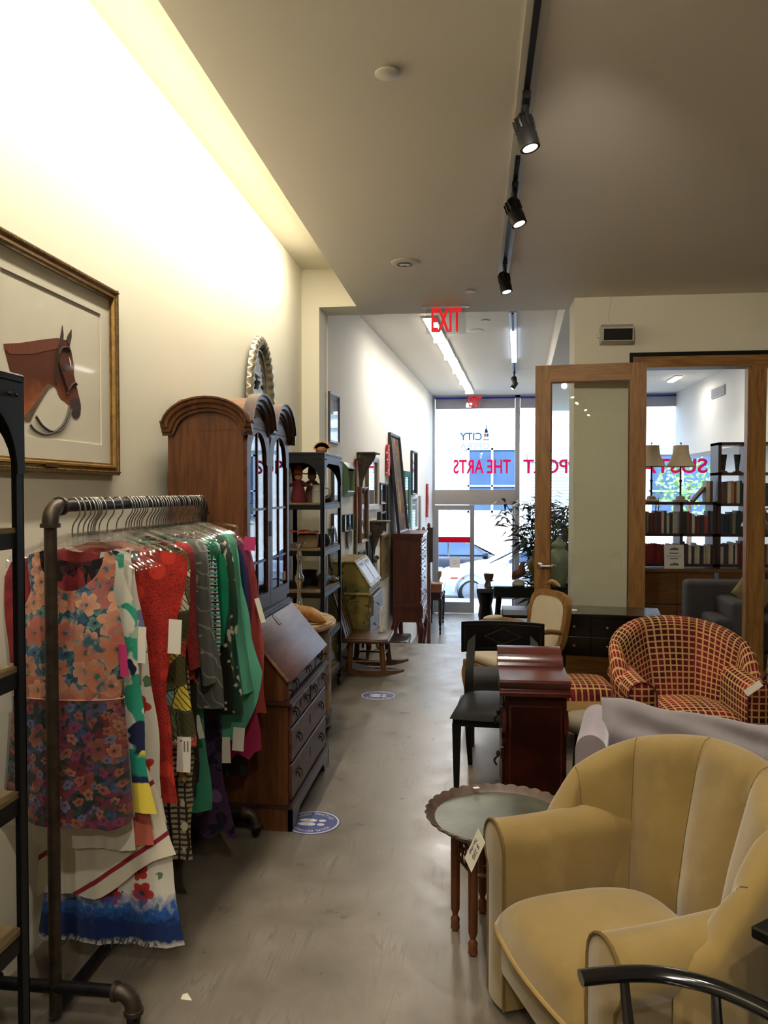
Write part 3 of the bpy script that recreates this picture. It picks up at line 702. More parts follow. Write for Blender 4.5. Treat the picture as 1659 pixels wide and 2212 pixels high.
# ---- black iron shelf unit (two alike)
IRON = M('black_iron', '0c0d10', .48, 0, var=.1, vs=20, spec=.25); SHW = wood('shelf_board_wood', '5a4a33', '8d7750', 'y', 1.2, .6, 0, 9)
RIVET = M('rivet_iron', '26262a', .35, .8, var=0)
def etagere(label, y0):
    t = thing('iron_shelf_unit', label, 'shelf', (-1.30, y0+.37, 0), group='black iron shelf units')
    X, Y = .20, .37
    H = 1.86
    for sx in (-1, 1):
        for sy in (-1, 1):
            b = MB(); x0 = sx*X; y_ = sy*Y
            b.box(min(x0, x0-sx*.03), max(x0, x0-sx*.03), min(y_, y_-sy*.004), max(y_, y_-sy*.004), .11, H)
            b.box(min(x0, x0-sx*.004), max(x0, x0-sx*.004), min(y_, y_-sy*.03), max(y_, y_-sy*.03), .11, H)
            b.build('post', IRON, t, 0)
            b = MB(); b.tube([(x0-sx*.015, y_-sy*.015, .12), (x0-sx*.015, y_-sy*.015, .085)], .008, 8)
            b.lathe([(0, -.012), (.034, -.012), (.038, -.006), (.038, .006), (.034, .012), (0, .012)], 16, M=T(x0-sx*.015, y_-sy*.015, .038) @ RY(90))
            b.box(x0-sx*.015-.018, x0-sx*.015+.018, y_-sy*.015-.02, y_-sy*.015+.02, .07, .09)
            b.build('caster', IRON, t)
    for z in (1.51, 1.17, .86, .52, .19):
        b = MB()
        b.box(-X+.004, X-.004, -Y+.0041, -Y+.01, z-.05, z-.012); b.box(-X+.004, X-.004, Y-.01, Y-.0041, z-.05, z-.012)
        b.box(-X+.0041, -X+.01, -Y, Y, z-.05, z-.012); b.box(X-.01, X-.0041, -Y, Y, z-.05, z-.012)
        b.build('shelf_rim', IRON, t, 0)
        MB().box(-X+.010, X-.010, -Y+.010, Y-.010, z-.022, z).build('shelf_board', SHW, t, 0)
    MB().rbox(-X-.004, X+.004, -Y-.004, Y+.004, H, H+.022, .004, 1).build('top_board', IRON, t)
    def apron(L):
        r = .13; pts = [(-L, 0), (L, 0), (L, -.22), (L-.03, -.22)]
        for k in range(9): a = pi/2*k/8; pts.append((L-.03-r*(1-cos(a)), -.22+r*sin(a)*1.25))
        for k in range(9): a = pi/2*(1-k/8); pts.append((-L+.03+r*(1-cos(a)), -.22+r*sin(a)*1.25))
        pts.append((-L, -.22) if False else (-L+.03, -.22)); pts.append((-L, -.22)); return pts
    for sy in (-1, 1):
        MB().prism(apron(X), 'y', sy*Y, sy*(Y+.0035), M=T(0, 0, H)).build('arched_bracket', IRON, t, 0)
        MB().prism(apron(Y), 'x', sy*X, sy*(X+.0035), M=T(0, 0, H)).build('arched_bracket', IRON, t, 0)
    b = MB()
    for sy in (-1, 1):
        for p in ((-.17, -.03), (-.14, -.03), (.17, -.03), (.14, -.03), (.185, -.09), (.185, -.17)): b.ball((p[0], sy*(Y+.004), H+p[1]), .005, 8, 4)
        for p in ((-.34, -.03), (-.31, -.03), (.34, -.03), (.31, -.03)): b.ball((sy*(X+.004), p[0], H+p[1]), .005, 8, 4)
    o = b.build('rivets', RIVET, t); o['kind'] = 'stuff'
    return t
etagere('black iron shelf unit with arched corners standing in front of the clothes rack', 1.085)
etagere('black iron shelf unit full of ornaments between the bureau and the rocking chair', 5.69)

# ---- pipe clothes rack
PIPE = M('pipe_iron', '4a4036', .45, .7, var=.2, vs=30); PIPED = M('pipe_dark', '2d2c2c', .4, .8, var=.15, vs=30)
RX_ = -1.25; RYA, RYB = 2.21, 3.53; RZT = 1.553
rk = thing('clothes_rack', 'rolling clothes rack of dark iron pipe hung with dresses', 'clothes rack', (RX_, (RYA+RYB)/2, 0))
def elbow(p, d1, d2, r=.024):
    p, d1, d2 = Vector(p), Vector(d1), Vector(d2)
    path = [p+d1*.055]+[p+d1*.05*(1-sin(a))*1.0+d2*.05*(1-cos(a)) for a in [pi/2*k/6 for k in range(7)]]+[p+d2*.055]
    b = MB(); b.tube(path, r, 12); b.tube([p+d1*.05, p+d1*.062], r+.005, 12); b.tube([p+d2*.05, p+d2*.062], r+.005, 12); return b
for y, sgn in ((RYA, 1), (RYB, -1)):
    MB().tube([(RX_, y, .028), (RX_, y, RZT-.05)], .0185, 14).build('upright', PIPE, rk, w=True)
    elbow((RX_, y, RZT), (0, 0, -1), (0, sgn, 0)).build('elbow', PIPE, rk, w=True)
    MB().tube([(RX_-.20, y, .11), (RX_+.20, y, .11)], .0185, 14).build('foot_pipe', PIPED, rk, w=True)
    for sx in (-1, 1):
        if True: elbow((RX_+sx*.245, y, .11), (-sx, 0, 0), (0, 0, -1)).build('elbow', PIPE, rk, w=True)
        MB().tube([(RX_+sx*.245, y, .062), (RX_+sx*.245, y, .05)], .027, 12).build('collar', CHROME, rk, w=True)
        b = MB(); b.lathe([(0, -.011), (.026, -.011), (.03, -.006), (.03, .006), (.026, .011), (0, .011)], 16, M=T(RX_+sx*.245, y, .03) @ RY(90)); b.box(RX_+sx*.245-.017, RX_+sx*.245+.017, y-.012, y+.012, .028, .052)
        b.build('caster', BLK, rk, w=True)
MB().tube([(RX_, RYA+.05, RZT), (RX_, RYB-.05, RZT)], .0185, 14).build('top_rail', PIPED, rk, w=True)
MB().tube([(RX_, RYA, .045), (RX_, RYB, .045)], .017, 12).build('base_rail', PIPED, rk, w=True)

# ---- hangers
PLAS = glass('clear_plastic', 'fcfcfc', 1.1, .08, .03); WIRE = M('hanger_wire', '8d8a84', .3, .9, var=0)
def hook_path(s=1):
    pts = [(0, 0, 0), (0, 0, .025), (s*.008, 0, .045), (s*.028, 0, .07), (s*.029, 0, .10), (s*.012, 0, .122), (-s*.012, 0, .118), (-s*.021, 0, .100)]
    return smooth_path(pts, 5)
def mk_hanger(kind):
    t = thing('clothes_hanger', 'clear plastic hanger with a wire hook on the pipe rack', 'hanger', (0, 0, 0), group='hangers on the clothes rack')
    MB().tube([(p[0]*.85, p[1], p[2]) for p in hook_path()], .0022, 6).build('hook', WIRE, t)
    b = MB()
    if kind == 'shoulder':
        up = [(-.215, 0, -.075), (-.19, 0, -.055), (-.12, 0, -.026), (-.04, 0, .002), (0, 0, .008), (.04, 0, .002), (.12, 0, -.026), (.19, 0, -.055), (.215, 0, -.075)]
        lo = [(-.215, 0, -.075), (-.222, 0, -.09), (-.212, 0, -.103), (-.198, 0, -.095), (-.15, 0, -.072), (-.05, 0, -.043), (0, 0, -.037), (.05, 0, -.043), (.15, 0, -.072), (.198, 0, -.095), (.212, 0, -.103), (.222, 0, -.09), (.215, 0, -.075)]
        b.tube(smooth_path(up, 4), .0036, 6, sq=1.3); b.tube(smooth_path(lo, 3), .0028, 6, sq=1.2)
        b.box(-.018, .018, -.003, .003, -.03, .012)
    else:
        b.tube(smooth_path([(-.165, 0, -.075), (-.172, 0, -.03), (-.15, 0, -.012), (-.03, 0, .002), (0, 0, .006), (.03, 0, .002), (.15, 0, -.012), (.172, 0, -.03), (.165, 0, -.075)], 4), .0042, 6, sq=1.5)
        b.tube([(-.165, 0, -.038), (.165, 0, -.038)], .0032, 6)
        b.box(-.018, .018, -.003, .003, -.02, .010)
    b.build('body', PLAS, t)
    if kind != 'shoulder':
        for sx in (-1, 1): MB().box(sx*.15-.012, sx*.15+.012, -.006, .006, -.085, -.05).build('clip', M('clip_plastic', '77726c', .35, .3, var=0), t, 0)
    return t
HA = mk_hanger('shoulder'); HB_ = mk_hanger('clip')
HB_['label'] = 'clear plastic clip hanger with a wire hook on the pipe rack'; HB_['group'] = 'clip hangers on the clothes rack'
ZH = RZT+.0207-.1185   # hook rests on the rail
first = {'a': True, 'b': True}
def hang(y, kind='a', rz=0, label=None):
    src = HA if kind == 'a' else HB_
    loc = (RX_+.002, y, ZH)
    if first[kind]:
        first[kind] = False; src.location = loc; src.rotation_euler = (0, 0, radians(rz)); src['label'] = label; return
    dup(src, loc, rz, label)
# ---- garments
ZS = ZH  # shoulder apex
TAGW = M('tag_white', 'd8d2c4', .8, var=0); TAGP = M('tag_magenta', 'b02a63', .7, var=0); INK = M('ink', '6b6560', .9, var=0)
def garment(name, label, y, mat, out, zb, neck=(.09, .10, .03), t=.05, rip=(.010, 7), cx=0.0, hem=None, seed=0, tags=(), cat='garment', rz=0, zt=None, sleeves=(), smat=None, hang_=None, lining=None):
    """out: table of (height below shoulder, half width left, half width right); hangs on the rack at depth y"""
    zt = ZS-.03 if zt is None else zt
    rnd = random.Random(seed); ph = rnd.random()*6; L = zt-zb
    tabL = [(d_, a) for d_, a, c in out]; tabR = [(d_, c) for d_, a, c in out]
    nu, nv = 22, 26
    if y > 2.36: t = min(t, .034); rip = (min(rip[0], .009 if y < 2.6 else .007), rip[1])
    hem = hem or (lambda u: 0)
    def panel(sgn, nd):
        def fn(u, v):
            s = 2*u-1
            # neckline: the middle of the top edge dips
            xw = s*(tabL[0][1] if s < 0 else tabR[0][1])
            dip = nd*max(0, 1-(abs(xw)/neck[0])**2)**.5 if abs(xw) < neck[0] else 0
            slope = .30*max(0, abs(xw)-neck[0]*.6)
            top = zt-dip-slope
            bot = zb+hem(u)
            z = top+(bot-top)*v
            dd = zt-z
            xl = interp(tabL, dd); xr = interp(tabR, dd)
            x = (s*xl if s < 0 else s*xr)
            k = min(1, dd/.25)
            yy = sgn*(t/2)*sqrt(max(0, 1-s*s))*(.35+.65*k)+rip[0]*k*sin(rip[1]*s*1.6+ph+.8*sin(3*dd+ph))*(.4+.6*v)+.004*sin(23*s+ph)*k
            x += s*k*(.010*sin(7*dd+ph)+.006*sin(17*dd+2*ph))
            return (x+cx, yy, z)
        return fn
    b = MB(); b.grid(panel(-1, neck[1]), nu, nv); b.cm = 1 if lining else 0; b.grid(panel(1, neck[2]), nu, nv, flip=True); b.cm = 0
    for (sx, ln, r0, r1, dx) in sleeves:
        xs = (interp(tabR, .02) if sx > 0 else interp(tabL, .02))*sx
        P = smooth_path([(xs*.85+cx, 0, zt-.03), (xs+sx*.015+cx, .0, zt-.06), (xs+sx*dx*.5+cx, .006, zt-.06-ln*.5), (xs+sx*dx+cx, 0, zt-.06-ln)], 5)
        n = len(P); b.tube(P, [lerp(r0, r1, k/(n-1)) for k in range(n)], 12, sq=.3)
    o = b.build(name, [mat, lining] if lining else mat, None, 60, recalc=False)
    o.location = (RX_, y, 0); o.rotation_euler = (0, 0, radians(rz)); tag(o, label, cat, 'clothes on the pipe rack')
    for (kind, tx, ty, tz, tw, th, rot) in tags:
        MB().box(-tw/2, tw/2, -.0008, .0008, -th, 0, M=T(tx+cx, ty, tz) @ RY(rot)).build('price_tag', TAGP if kind == 'p' else TAGW, o, 0)
        if kind == 'i':
            pt = [c for c in o.children][-1]
            for q in (0, 1): MB().box(-.004, .001, -.0014, -.0009, -th*.42, -th*.12, M=T(tx+cx+.014-.012*q, ty, tz)).build('tag_print', INK, pt, 0)
            MB().ball((tx+cx-.012, ty-.001, tz-.014), (.004, .0006, .004), 8, 5).build('tag_mark', TAGP, pt)
    hang(y, 'a' if hang_ is None else hang_, rz, 'clear %s hanger holding the %s' % ('plastic' if hang_ is None else 'clip', name.replace('_', ' ')))
    return o
straight = lambda a, c, d=1.3: [(0, a*.9, c*.9), (.08, a, c), (d, a, c)]
FLOR = printm('floral_peach', '2b475c', [
    ('noise', 34, .46, .60, '426a70'), ('noise', 60, .60, .66, '7b98a6'), ('flower', 22, .50, 1, ['547a94', '38607a', '648c80', '4b6d8c'], {'loc': (3, 0, 1), 'mid': '22394f', 'vein': '203348', 'core': '1c2b3d'}),
    ('flower', 9.5, .60, .92, ['c27d5e', 'b87058', 'c98e6e', 'ae6860', 'c48765', 'cb9878'], {'mid': 'a8543f', 'vein': 'a0604c', 'core': '2c6068', 'pet': 7}),
    ('flower', 12, .50, .92, ['cb9474', 'be7a5e', 'd0a080', 'b0665e', 'c28362'], {'loc': (5.3, 0, 2.2), 'mid': 'b05c44', 'vein': 'a5644e', 'core': '305e52', 'pet': 6}),
    ('noise', 14, .60, .68, '3c6070'), ('noise', 40, .62, .70, '6d8f86'), ('noise', 22, .66, .76, 'd2a88a'),
], dist=.035)
FLORD = printm('floral_dark_hem', '262e30', [
    ('noise', 26, .48, .62, '39433c'), ('flower', 20, .55, .9, ['3a5072', '65304c', '2e3d34', '743230', '463044', '4c6c84'], {'loc': (2, 0, 5), 'mid': '1e2932', 'vein': '181f21', 'core': '16191c'}),
    ('flower', 13, .54, .9, ['8a4238', '9a604a', '702c46', '415a7e', '8c523e', '64282f'], {'mid': '662428', 'vein': '3e1f20', 'core': '202c27', 'pet': 7}),
    ('flower', 24, .42, .9, ['a0725c', '7a385a', '985a44', '587090'], {'loc': (7, 0, 3), 'mid': '663028', 'core': '1b2825'}), ('noise', 16, .56, .66, '232b2a'), ('noise', 34, .62, .70, '2f3f36')], dist=.04)
LINING = printm('dark_floral_lining', '1c1616', [('flower', 16, .5, 1, ['5a2a26', '2c3a30', '4a2430'], {'mid': '2a1816', 'core': '101010'})], dist=.01)
g = garment('floral_dress', 'sleeveless peach and blue floral dress, foremost on the clothes rack', 2.335, FLOR,
            [(0, .145, .13), (.06, .15, .135), (.14, .14, .125), (.22, .18, .15), (.30, .20, .16), (.55, .20, .155)], .955, neck=(.10, .135, .05), t=.09, rip=(.006, 4), seed=1, cx=.005,
            tags=(('p', .17, -.03, 1.13, .026, .10, -4),), lining=LINING)
# its darker skirt below the waist seam and straps over the shoulders
def skirt(par, mat, z0, z1, a0, a1, t=.10, rip=.012, name='skirt'):
    def fn(u, v):
        a = 2*pi*u; z = lerp(z0, z1, v); w = lerp(a0, a1, v)
        return (w*cos(a)-.017, t*(.5+.3*v)*sin(a)+rip*v*sin(5*a+1)+.004*v*sin(11*a), z+.012*v*sin(a*2))
    return MB().grid(fn, 44, 14).build(name, mat, par, 60, recalc=False)
skirt(g, FLORD, .957, .575, .182, .205)
MB().tube([(.182*cos(2*pi*k/40)-.017, .05*sin(2*pi*k/40), .957) for k in range(40)], .0025, 5, closed=True).build('waist_seam', M('seam_thread', 'c98a78', .8, var=0), g)
PRT = printm('green_navy_print', 'd9d5c4', [('noise', 9, .56, .58, '2f9a7c', {'loc': (1, 0, .3)}), ('noise', 8, .60, .62, '1d2347', {'loc': (4, 0, 2)}), ('noise', 10, .63, .65, '9fb49a', {'loc': (7, 2, 1)}), ('noise', 7, .66, .67, 'e3c93c', {'loc': (2, 5, 8)}),
                                              ('grad', 1, .78, .76, '1f8a76', {'nz': .12, 'ns': 7}), ('grad', 1, .70, .69, '1d2347', {'nz': .10, 'ns': 9}), ('grad', 1, .672, .668, 'e6cf4a', {'nz': .05, 'ns': 9})])
garment('print_dress', 'white dress with green, navy and yellow blots behind the peach floral dress', 2.405, PRT, [(0, .15, .14), (.1, .15, .135), (.2, .17, .17), (.45, .17, .185), (.9, .2, .255)], .57, neck=(.09, .13, .05), seed=2,
        tags=(('w', .205, -.02, 1.17, .026, .115, 2),))
garment('white_shift', 'plain white sleeveless shift hanging below the floral hem', 2.435, M('white_cotton', 'd6d0c2', .9, var=.03), [(0, .14, .14), (.08, .16, .15), (.2, .17, .14), (1.2, .2, .145)], .435, seed=3, rip=(.008, 3))
garment('salmon_skirt', 'salmon pink straight skirt with its hem under the yellow blot', 2.455, M('salmon_cloth', 'b8604e', .85, var=.05), [(0, .1, .1), (.7, .1, .1), (.85, .1, .19), (1.1, .1, .205)], .445, seed=4, rip=(.004, 3), hang_='b')
STRW = printm('red_stripe_white', 'd5cdb9', [('stripe', (-.9, 0, 1.35), .955, .965, '8c1f30', {'dir': 'DIAGONAL', 'loc': (0, 0, .1)}), ('stripe', (-2.1, 0, 3.1), .975, .985, '8c1f30', {'dir': 'DIAGONAL', 'dis': .4})], rough=.6)
garment('striped_wrap', 'cream wrap dress with dark red diagonal stripes and slanted hem', 2.482, STRW, [(0, .13, .12), (.2, .15, .13), (.7, .17, .14), (.85, .2, .22), (1.05, .22, .285), (1.3, .22, .28)], .27, seed=5, hem=lambda u: -.04+.20*max(0, u-.2)**1.2+.03*sin(9*u), rip=(.03, 6), t=.1)
HEM = printm('blue_border_floral', 'd8d2c4', [('noise', 26, .63, .66, '5c7a58'), ('flower', 9, .40, 1, ['b8382a', '4c6ea3', 'b8382a', 'c96a2c', '7a8fb5'], {'mid': '7a2420', 'vein': '6a2a28', 'core': '2a2a30'}),
                                                ('grad', 1, .27, .21, '2a5aa0', {'nz': .12, 'ns': 40}), ('grad', 1, .21, .165, '142a5c', {'nz': .10, 'ns': 50}), ('grad', 1, .11, .095, 'b7b3a6', {'nz': .03, 'ns': 60})], dist=.02)
garment('long_floral_dress', 'long white dress with red and blue flowers and a blue inked hem', 2.512, HEM, [(0, .12, .12), (.3, .15, .15), (.9, .19, .23), (1.4, .22, .275)], .078, seed=6, rip=(.035, 5), t=.13)
# ragged hem fringe is part of that dress
o = bpy.data.objects['long_floral_dress']; b = MB(); rr = random.Random(3)
for k in range(120):
    x = -.2+.46*rr.random(); b.tube([(x, -.05+.1*rr.random(), .105), (x+rr.gauss(0, .004), -.05+.1*rr.random(), .088-.012*rr.random())], .0016, 3)
f_ = b.build('fringe', M('fringe_thread', '3c4660', .9, var=.2), o); f_['kind'] = 'stuff'
LACE = printm('red_lace', 'b02a1c', [('noise', 9, .42, .60, '9c2217'), ('cell', 120, .12, .05, '74170f'), ('vor', 13, .42, .34, 'b93222'), ('vor', 26, .20, .12, 'a3261a')], bmp=.6)
garment('red_lace_dress', 'bright red lace dress with cap sleeves and ribbed skirt', 2.57, LACE, [(0, .19, .20), (.05, .22, .29), (.13, .22, .28), (.25, .19, .25), (.42, .18, .235), (.52, .16, .21), (.9, .17, .235)], .535, neck=(.1, .05, .0), seed=7, rip=(.012, 5), t=.08,
        tags=(('w', .255, -.035, 1.17, .045, .115, 3),))
LEAF = printm('leaf_patchwork', '8f9a86', [('cell', 13, .02, .05, ['3f3b20', 'd9c24a', 'a93a26', '6f7f6a', 'c9c4a8', '54512c', '86a8a0'], {'hard': 1}), ('cell', 13, .035, .015, '2d2616'), ('stripe', (30, 2, 26), .86, .93, '4a4526', {'dir': 'DIAGONAL', 'dis': 2})], dist=.02)
garment('leaf_tunic', 'patchwork leaf print tunic with a rust red hem band', 2.715, LEAF, [(0, .18, .2), (.08, .22, .24), (.4, .20, .23), (.75, .2, .26)], .69, seed=8, tags=(('i', .235, -.055, .735, .05, .125, 2),))
MB().tube([(-.19, -.028, .692), (-.05, -.035, .690), (.1, -.032, .692), (.262, -.012, .694)], .008, 6).build('hem_band', M('rust_band', '8e3a22', .85, var=0), bpy.data.objects['leaf_tunic'])
IKAT = printm('ikat_brown', '9a8d70', [('stripe', (4, 0, 16), .55, .65, '3a3226', {'dis': 3}), ('stripe', (10, 0, 5), .8, .86, '2c251c', {'dir': 'X', 'dis': 4}), ('vor', (16, 1, 11), .22, .18, 'c9c0a0', {'rand': .2}), ('noise', 12, .62, .66, 'a8903f')])
garment('ikat_trousers', 'brown and cream ikat print trousers with zigzag bands', 2.76, IKAT, [(0, .14, .17), (.3, .15, .2), (.9, .15, .225), (1.3, .15, .235)], .25, seed=9, rip=(.02, 4), hang_='b')
BOUC = M('red_boucle', '8d1f1c', .9, var=.25, vs=70, bmp=1.0, bs=160)
garment('boucle_jacket', 'dark red crinkled jacket with a hanging sleeve', 2.81, BOUC, [(0, .18, .18), (.1, .2, .2), (.6, .2, .21)], .90, seed=10, sleeves=((1, .42, .055, .05, .035),), t=.09)
PAIS = printm('dark_paisley', '1d1712', [('vor', 18, .22, .18, ['6a3a1c', '8a5a2a', '2d1a10', '54301a']), ('noise', 25, .6, .64, '8c4a22')])
garment('paisley_trousers', 'black trousers with rust paisley and tiny flowers', 2.85, PAIS, [(0, .12, .17), (.3, .14, .2), (1.1, .14, .21)], .50, seed=11, hang_='b')
GREY = printm('grey_leaf', '4a4b47', [('vor', (26, 5, 11), .23, .20, '8c8878', {'rot': (0, .6, 0)}), ('vor', (13, 5, 30), .2, .17, '8c8878', {'loc': (.4, 0, .3)}), ('stripe', (14, 0, 9), .965, .985, '79766a', {'dir': 'DIAGONAL', 'dis': 5})])
garment('grey_blouse', 'charcoal blouse with pale leaf sprays', 2.925, GREY, [(0, .18, .17), (.08, .2, .225), (.4, .2, .265), (.68, .2, .29)], .765, seed=12, sleeves=((1, .5, .065, .075, .06),), t=.1, tags=(('w', .19, -.02, .74, .022, .09, -14),))
garment('long_green_dress', 'long plain jade green dress showing below the grey blouse', 2.985, M('jade_cloth', '2b7a5c', .75, var=.08), [(0, .12, .13), (.3, .13, .15), (.9, .14, .2), (1.2, .15, .225)], .275, seed=13, rip=(.02, 8), hem=lambda u: .07*u)
STRP = printm('teal_navy_stripe', 'cfcab0', [('stripe', (0, 0, 9.5), .72, .76, '4a9a84'), ('stripe', (0, 0, 9.5), .12, .08, '1c2340'), ('vor', (40, 1, 60), .25, .2, '1c2340', {'rand': 0})])
garment('striped_knit', 'knit top in teal, cream and navy stripes', 3.035, STRP, [(0, .17, .17), (.1, .19, .225), (.6, .19, .255)], .855, seed=14)
garment('emerald_blouse', 'glossy emerald green satin blouse', 3.08, M('emerald_satin', '0f6a4a', .3, var=.15, sheen=.3), [(0, .17, .18), (.1, .2, .25), (.3, .2, .26), (.5, .2, .23)], .98, seed=15, sleeves=((1, .3, .05, .06, .02),))
BLKD = printm('black_dots', '15160f', [('vor', (30, 6, 30), .26, .22, 'a8a890', {'rand': .5})])
garment('spotted_blouse', 'black blouse with small cream spots', 3.125, BLKD, [(0, .17, .18), (.1, .2, .235), (.7, .2, .265)], .70, seed=16)
PURP = printm('purple_floral', '3a2440', [('vor', 12, .36, .32, ['6a4a78', '1a1220', '7a5a86', '24162c']), ('noise', 14, .58, .62, '14101a')])
garment('purple_dress', 'long purple and black floral dress with a ruffled hem', 3.17, PURP, [(0, .13, .13), (.3, .14, .15), (.9, .16, .2), (1.3, .2, .27)], .165, seed=17, rip=(.03, 9), hem=lambda u: .015*sin(30*u))
GLEA = printm('green_leaf_white', '24402f', [('vor', (16, 5, 10), .3, .26, ['b8c0a4', '24402f', 'a9b59a']), ('noise', 16, .6, .63, 'c3c8ae')])
garment('leafy_blouse', 'dark green blouse with pale scribbled leaves', 3.215, GLEA, [(0, .18, .18), (.1, .2, .24), (.5, .2, .27), (.8, .2, .28)], .66, seed=18, sleeves=((1, .55, .06, .06, .04),))
garment('teal_shirt', 'sea green linen shirt with a drooping cuff', 3.275, M('sea_green_linen', '4f9a80', .85, var=.08, bmp=.3, bs=200), [(0, .18, .18), (.08, .2, .25), (.45, .2, .29), (.6, .2, .34), (.75, .2, .31), (.9, .18, .26)], .53, seed=19, sleeves=((1, .62, .06, .075, .09),), t=.11, tags=(('w', .26, -.05, .60, .05, .10, 4), ('w', .2, -.06, .56, .045, .11, -2)))
NAVY = printm('navy_cream', '1c2c4a', [('vor', 16, .3, .26, ['c6c8b4', '1c2c4a', 'b4bcae'])])
garment('navy_blouse', 'navy blouse with cream dabs', 3.33, NAVY, [(0, .18, .18), (.1, .2, .25), (.7, .2, .29)], .74, seed=20)
garment('plum_cardigan', 'plum cardigan with a white string tag near the rack end', 3.38, M('plum_knit', '6a2a4c', .9, var=.1), [(0, .18, .18), (.1, .2, .265), (.7, .2, .28)], .80, seed=21, tags=(('p', .275, -.03, 1.40, .05, .06, 4), ('w', .30, -.02, 1.13, .022, .11, -16)))
garment('magenta_blouse', 'magenta ruffled blouse peeping under the sea green shirt', 3.41, M('magenta_cloth', 'a01a4c', .8, var=.12), [(0, .16, .16), (.3, .2, .24), (.9, .2, .30), (1.1, .2, .31)], .385, seed=22, rip=(.02, 12), hem=lambda u: .02*sin(40*u)+.12*max(0, u-.6))
garment('coral_knit', 'coral red knit top at the far end of the rack', 3.45, M('coral_knit', 'b0483f', .9, var=.1, bmp=.5, bs=150), [(0, .18, .18), (.1, .2, .25), (.8, .2, .33)], .60, seed=23, rip=(.02, 10))
garment('red_blouse', 'red blouse at the wall side behind the peach floral dress', 2.37, M('red_crepe', '86282a', .8, var=.25, vs=20), [(0, .20, .08), (.1, .245, .06), (.5, .245, .05)], 1.05, seed=25, neck=(.04, .02, .02))
garment('black_trousers', 'plain black trousers, last on the rack', 3.485, M('black_cloth', '16161a', .85, var=.05), [(0, .12, .15), (.4, .14, .18), (1.2, .14, .22)], .30, seed=24, hang_='b')
NTH = 'first second third fourth fifth sixth seventh eighth ninth tenth eleventh twelfth thirteenth fourteenth fifteenth sixteenth'.split()
for q, (y, k) in enumerate(((2.37, 'a'), (2.47, 'a'), (2.64, 'a'), (2.74, 'a'), (2.785, 'b'), (2.83, 'a'), (2.895, 'b'), (2.955, 'b'), (3.01, 'b'), (3.06, 'a'), (3.10, 'a'), (3.15, 'a'), (3.24, 'a'), (3.30, 'a'), (3.355, 'a'), (3.43, 'a'))):
    hang(y, k, random.uniform(-9, 2), 'empty clear hanger, %s spare one counted from the near rack end' % NTH[q])
# ================================================================ bureau bookcase, commode, and what stands along the left
WAL = wood('walnut_side', '3f2211', '6b401d', 'z', 1.0, .42, .1, 10); WALD = wood('walnut_front', '36190f', '683a24', 'y', 1.0, .42, 0, 8, .3)
WALB = wood('walnut_bonnet', '5a3820', '87603c', 'x', 1.0, .5, 0, 8); WALT = wood('walnut_trim', '2a1610', '4a2a1c', 'y', 1.0, .36, .05, 8, .35)
BRZ = M('dark_brass', '3a3226', .4, .8, var=.2, vs=60)
sy = thing('bureau_bookcase', 'tall walnut bureau bookcase with arched glass doors and slant front desk', 'bureau', (-1.18, 4.065, 0))
Y0, Y1 = 3.615, 4.515; XB = -1.495
def sec(name, mat, mb, sm=0): return mb.build(name, mat, sy, sm, w=True)
# plinth with bracket feet
b = MB()
ft = lambda a, c: [(a, 0), (a+.13, 0), (a+.145, .035), (a+.17, .055), (c-.17, .055), (c-.145, .035), (c-.13, 0), (c, 0), (c, .105), (a, .105)]
b.prism(ft(Y0-.018, Y1+.018), 'x', -.872, -.852); sec('plinth', WALT, b)
for yy in (Y0-.018, Y1): b = MB(); b.prism(ft(XB, -.852), 'y', yy, yy+.018); sec('plinth', WAL, b)
b = MB(); b.box(XB, -.848, Y0-.022, Y1+.022, .105, .113); b.box(XB, -.856, Y0-.014, Y1+.014, .113, .122); sec('base_moulding', WALT, b)
sec('lower_case', WAL, MB().box(XB, -.876, Y0, Y1, .122, .588))
b = MB(); b.box(XB, -.858, Y0-.014, Y1+.014, .588, .594); b.box(XB, -.85, Y0-.02, Y1+.02, .594, .604); b.box(XB, -.862, Y0-.01, Y1+.01, .604, .612); sec('waist_moulding', WALT, b)
sec('desk_case', WAL, MB().prism([(XB, .612), (-.892, .612), (-.892, .702), (-1.098, .957), (XB, .957)], 'y', Y0+.01, Y1-.01))
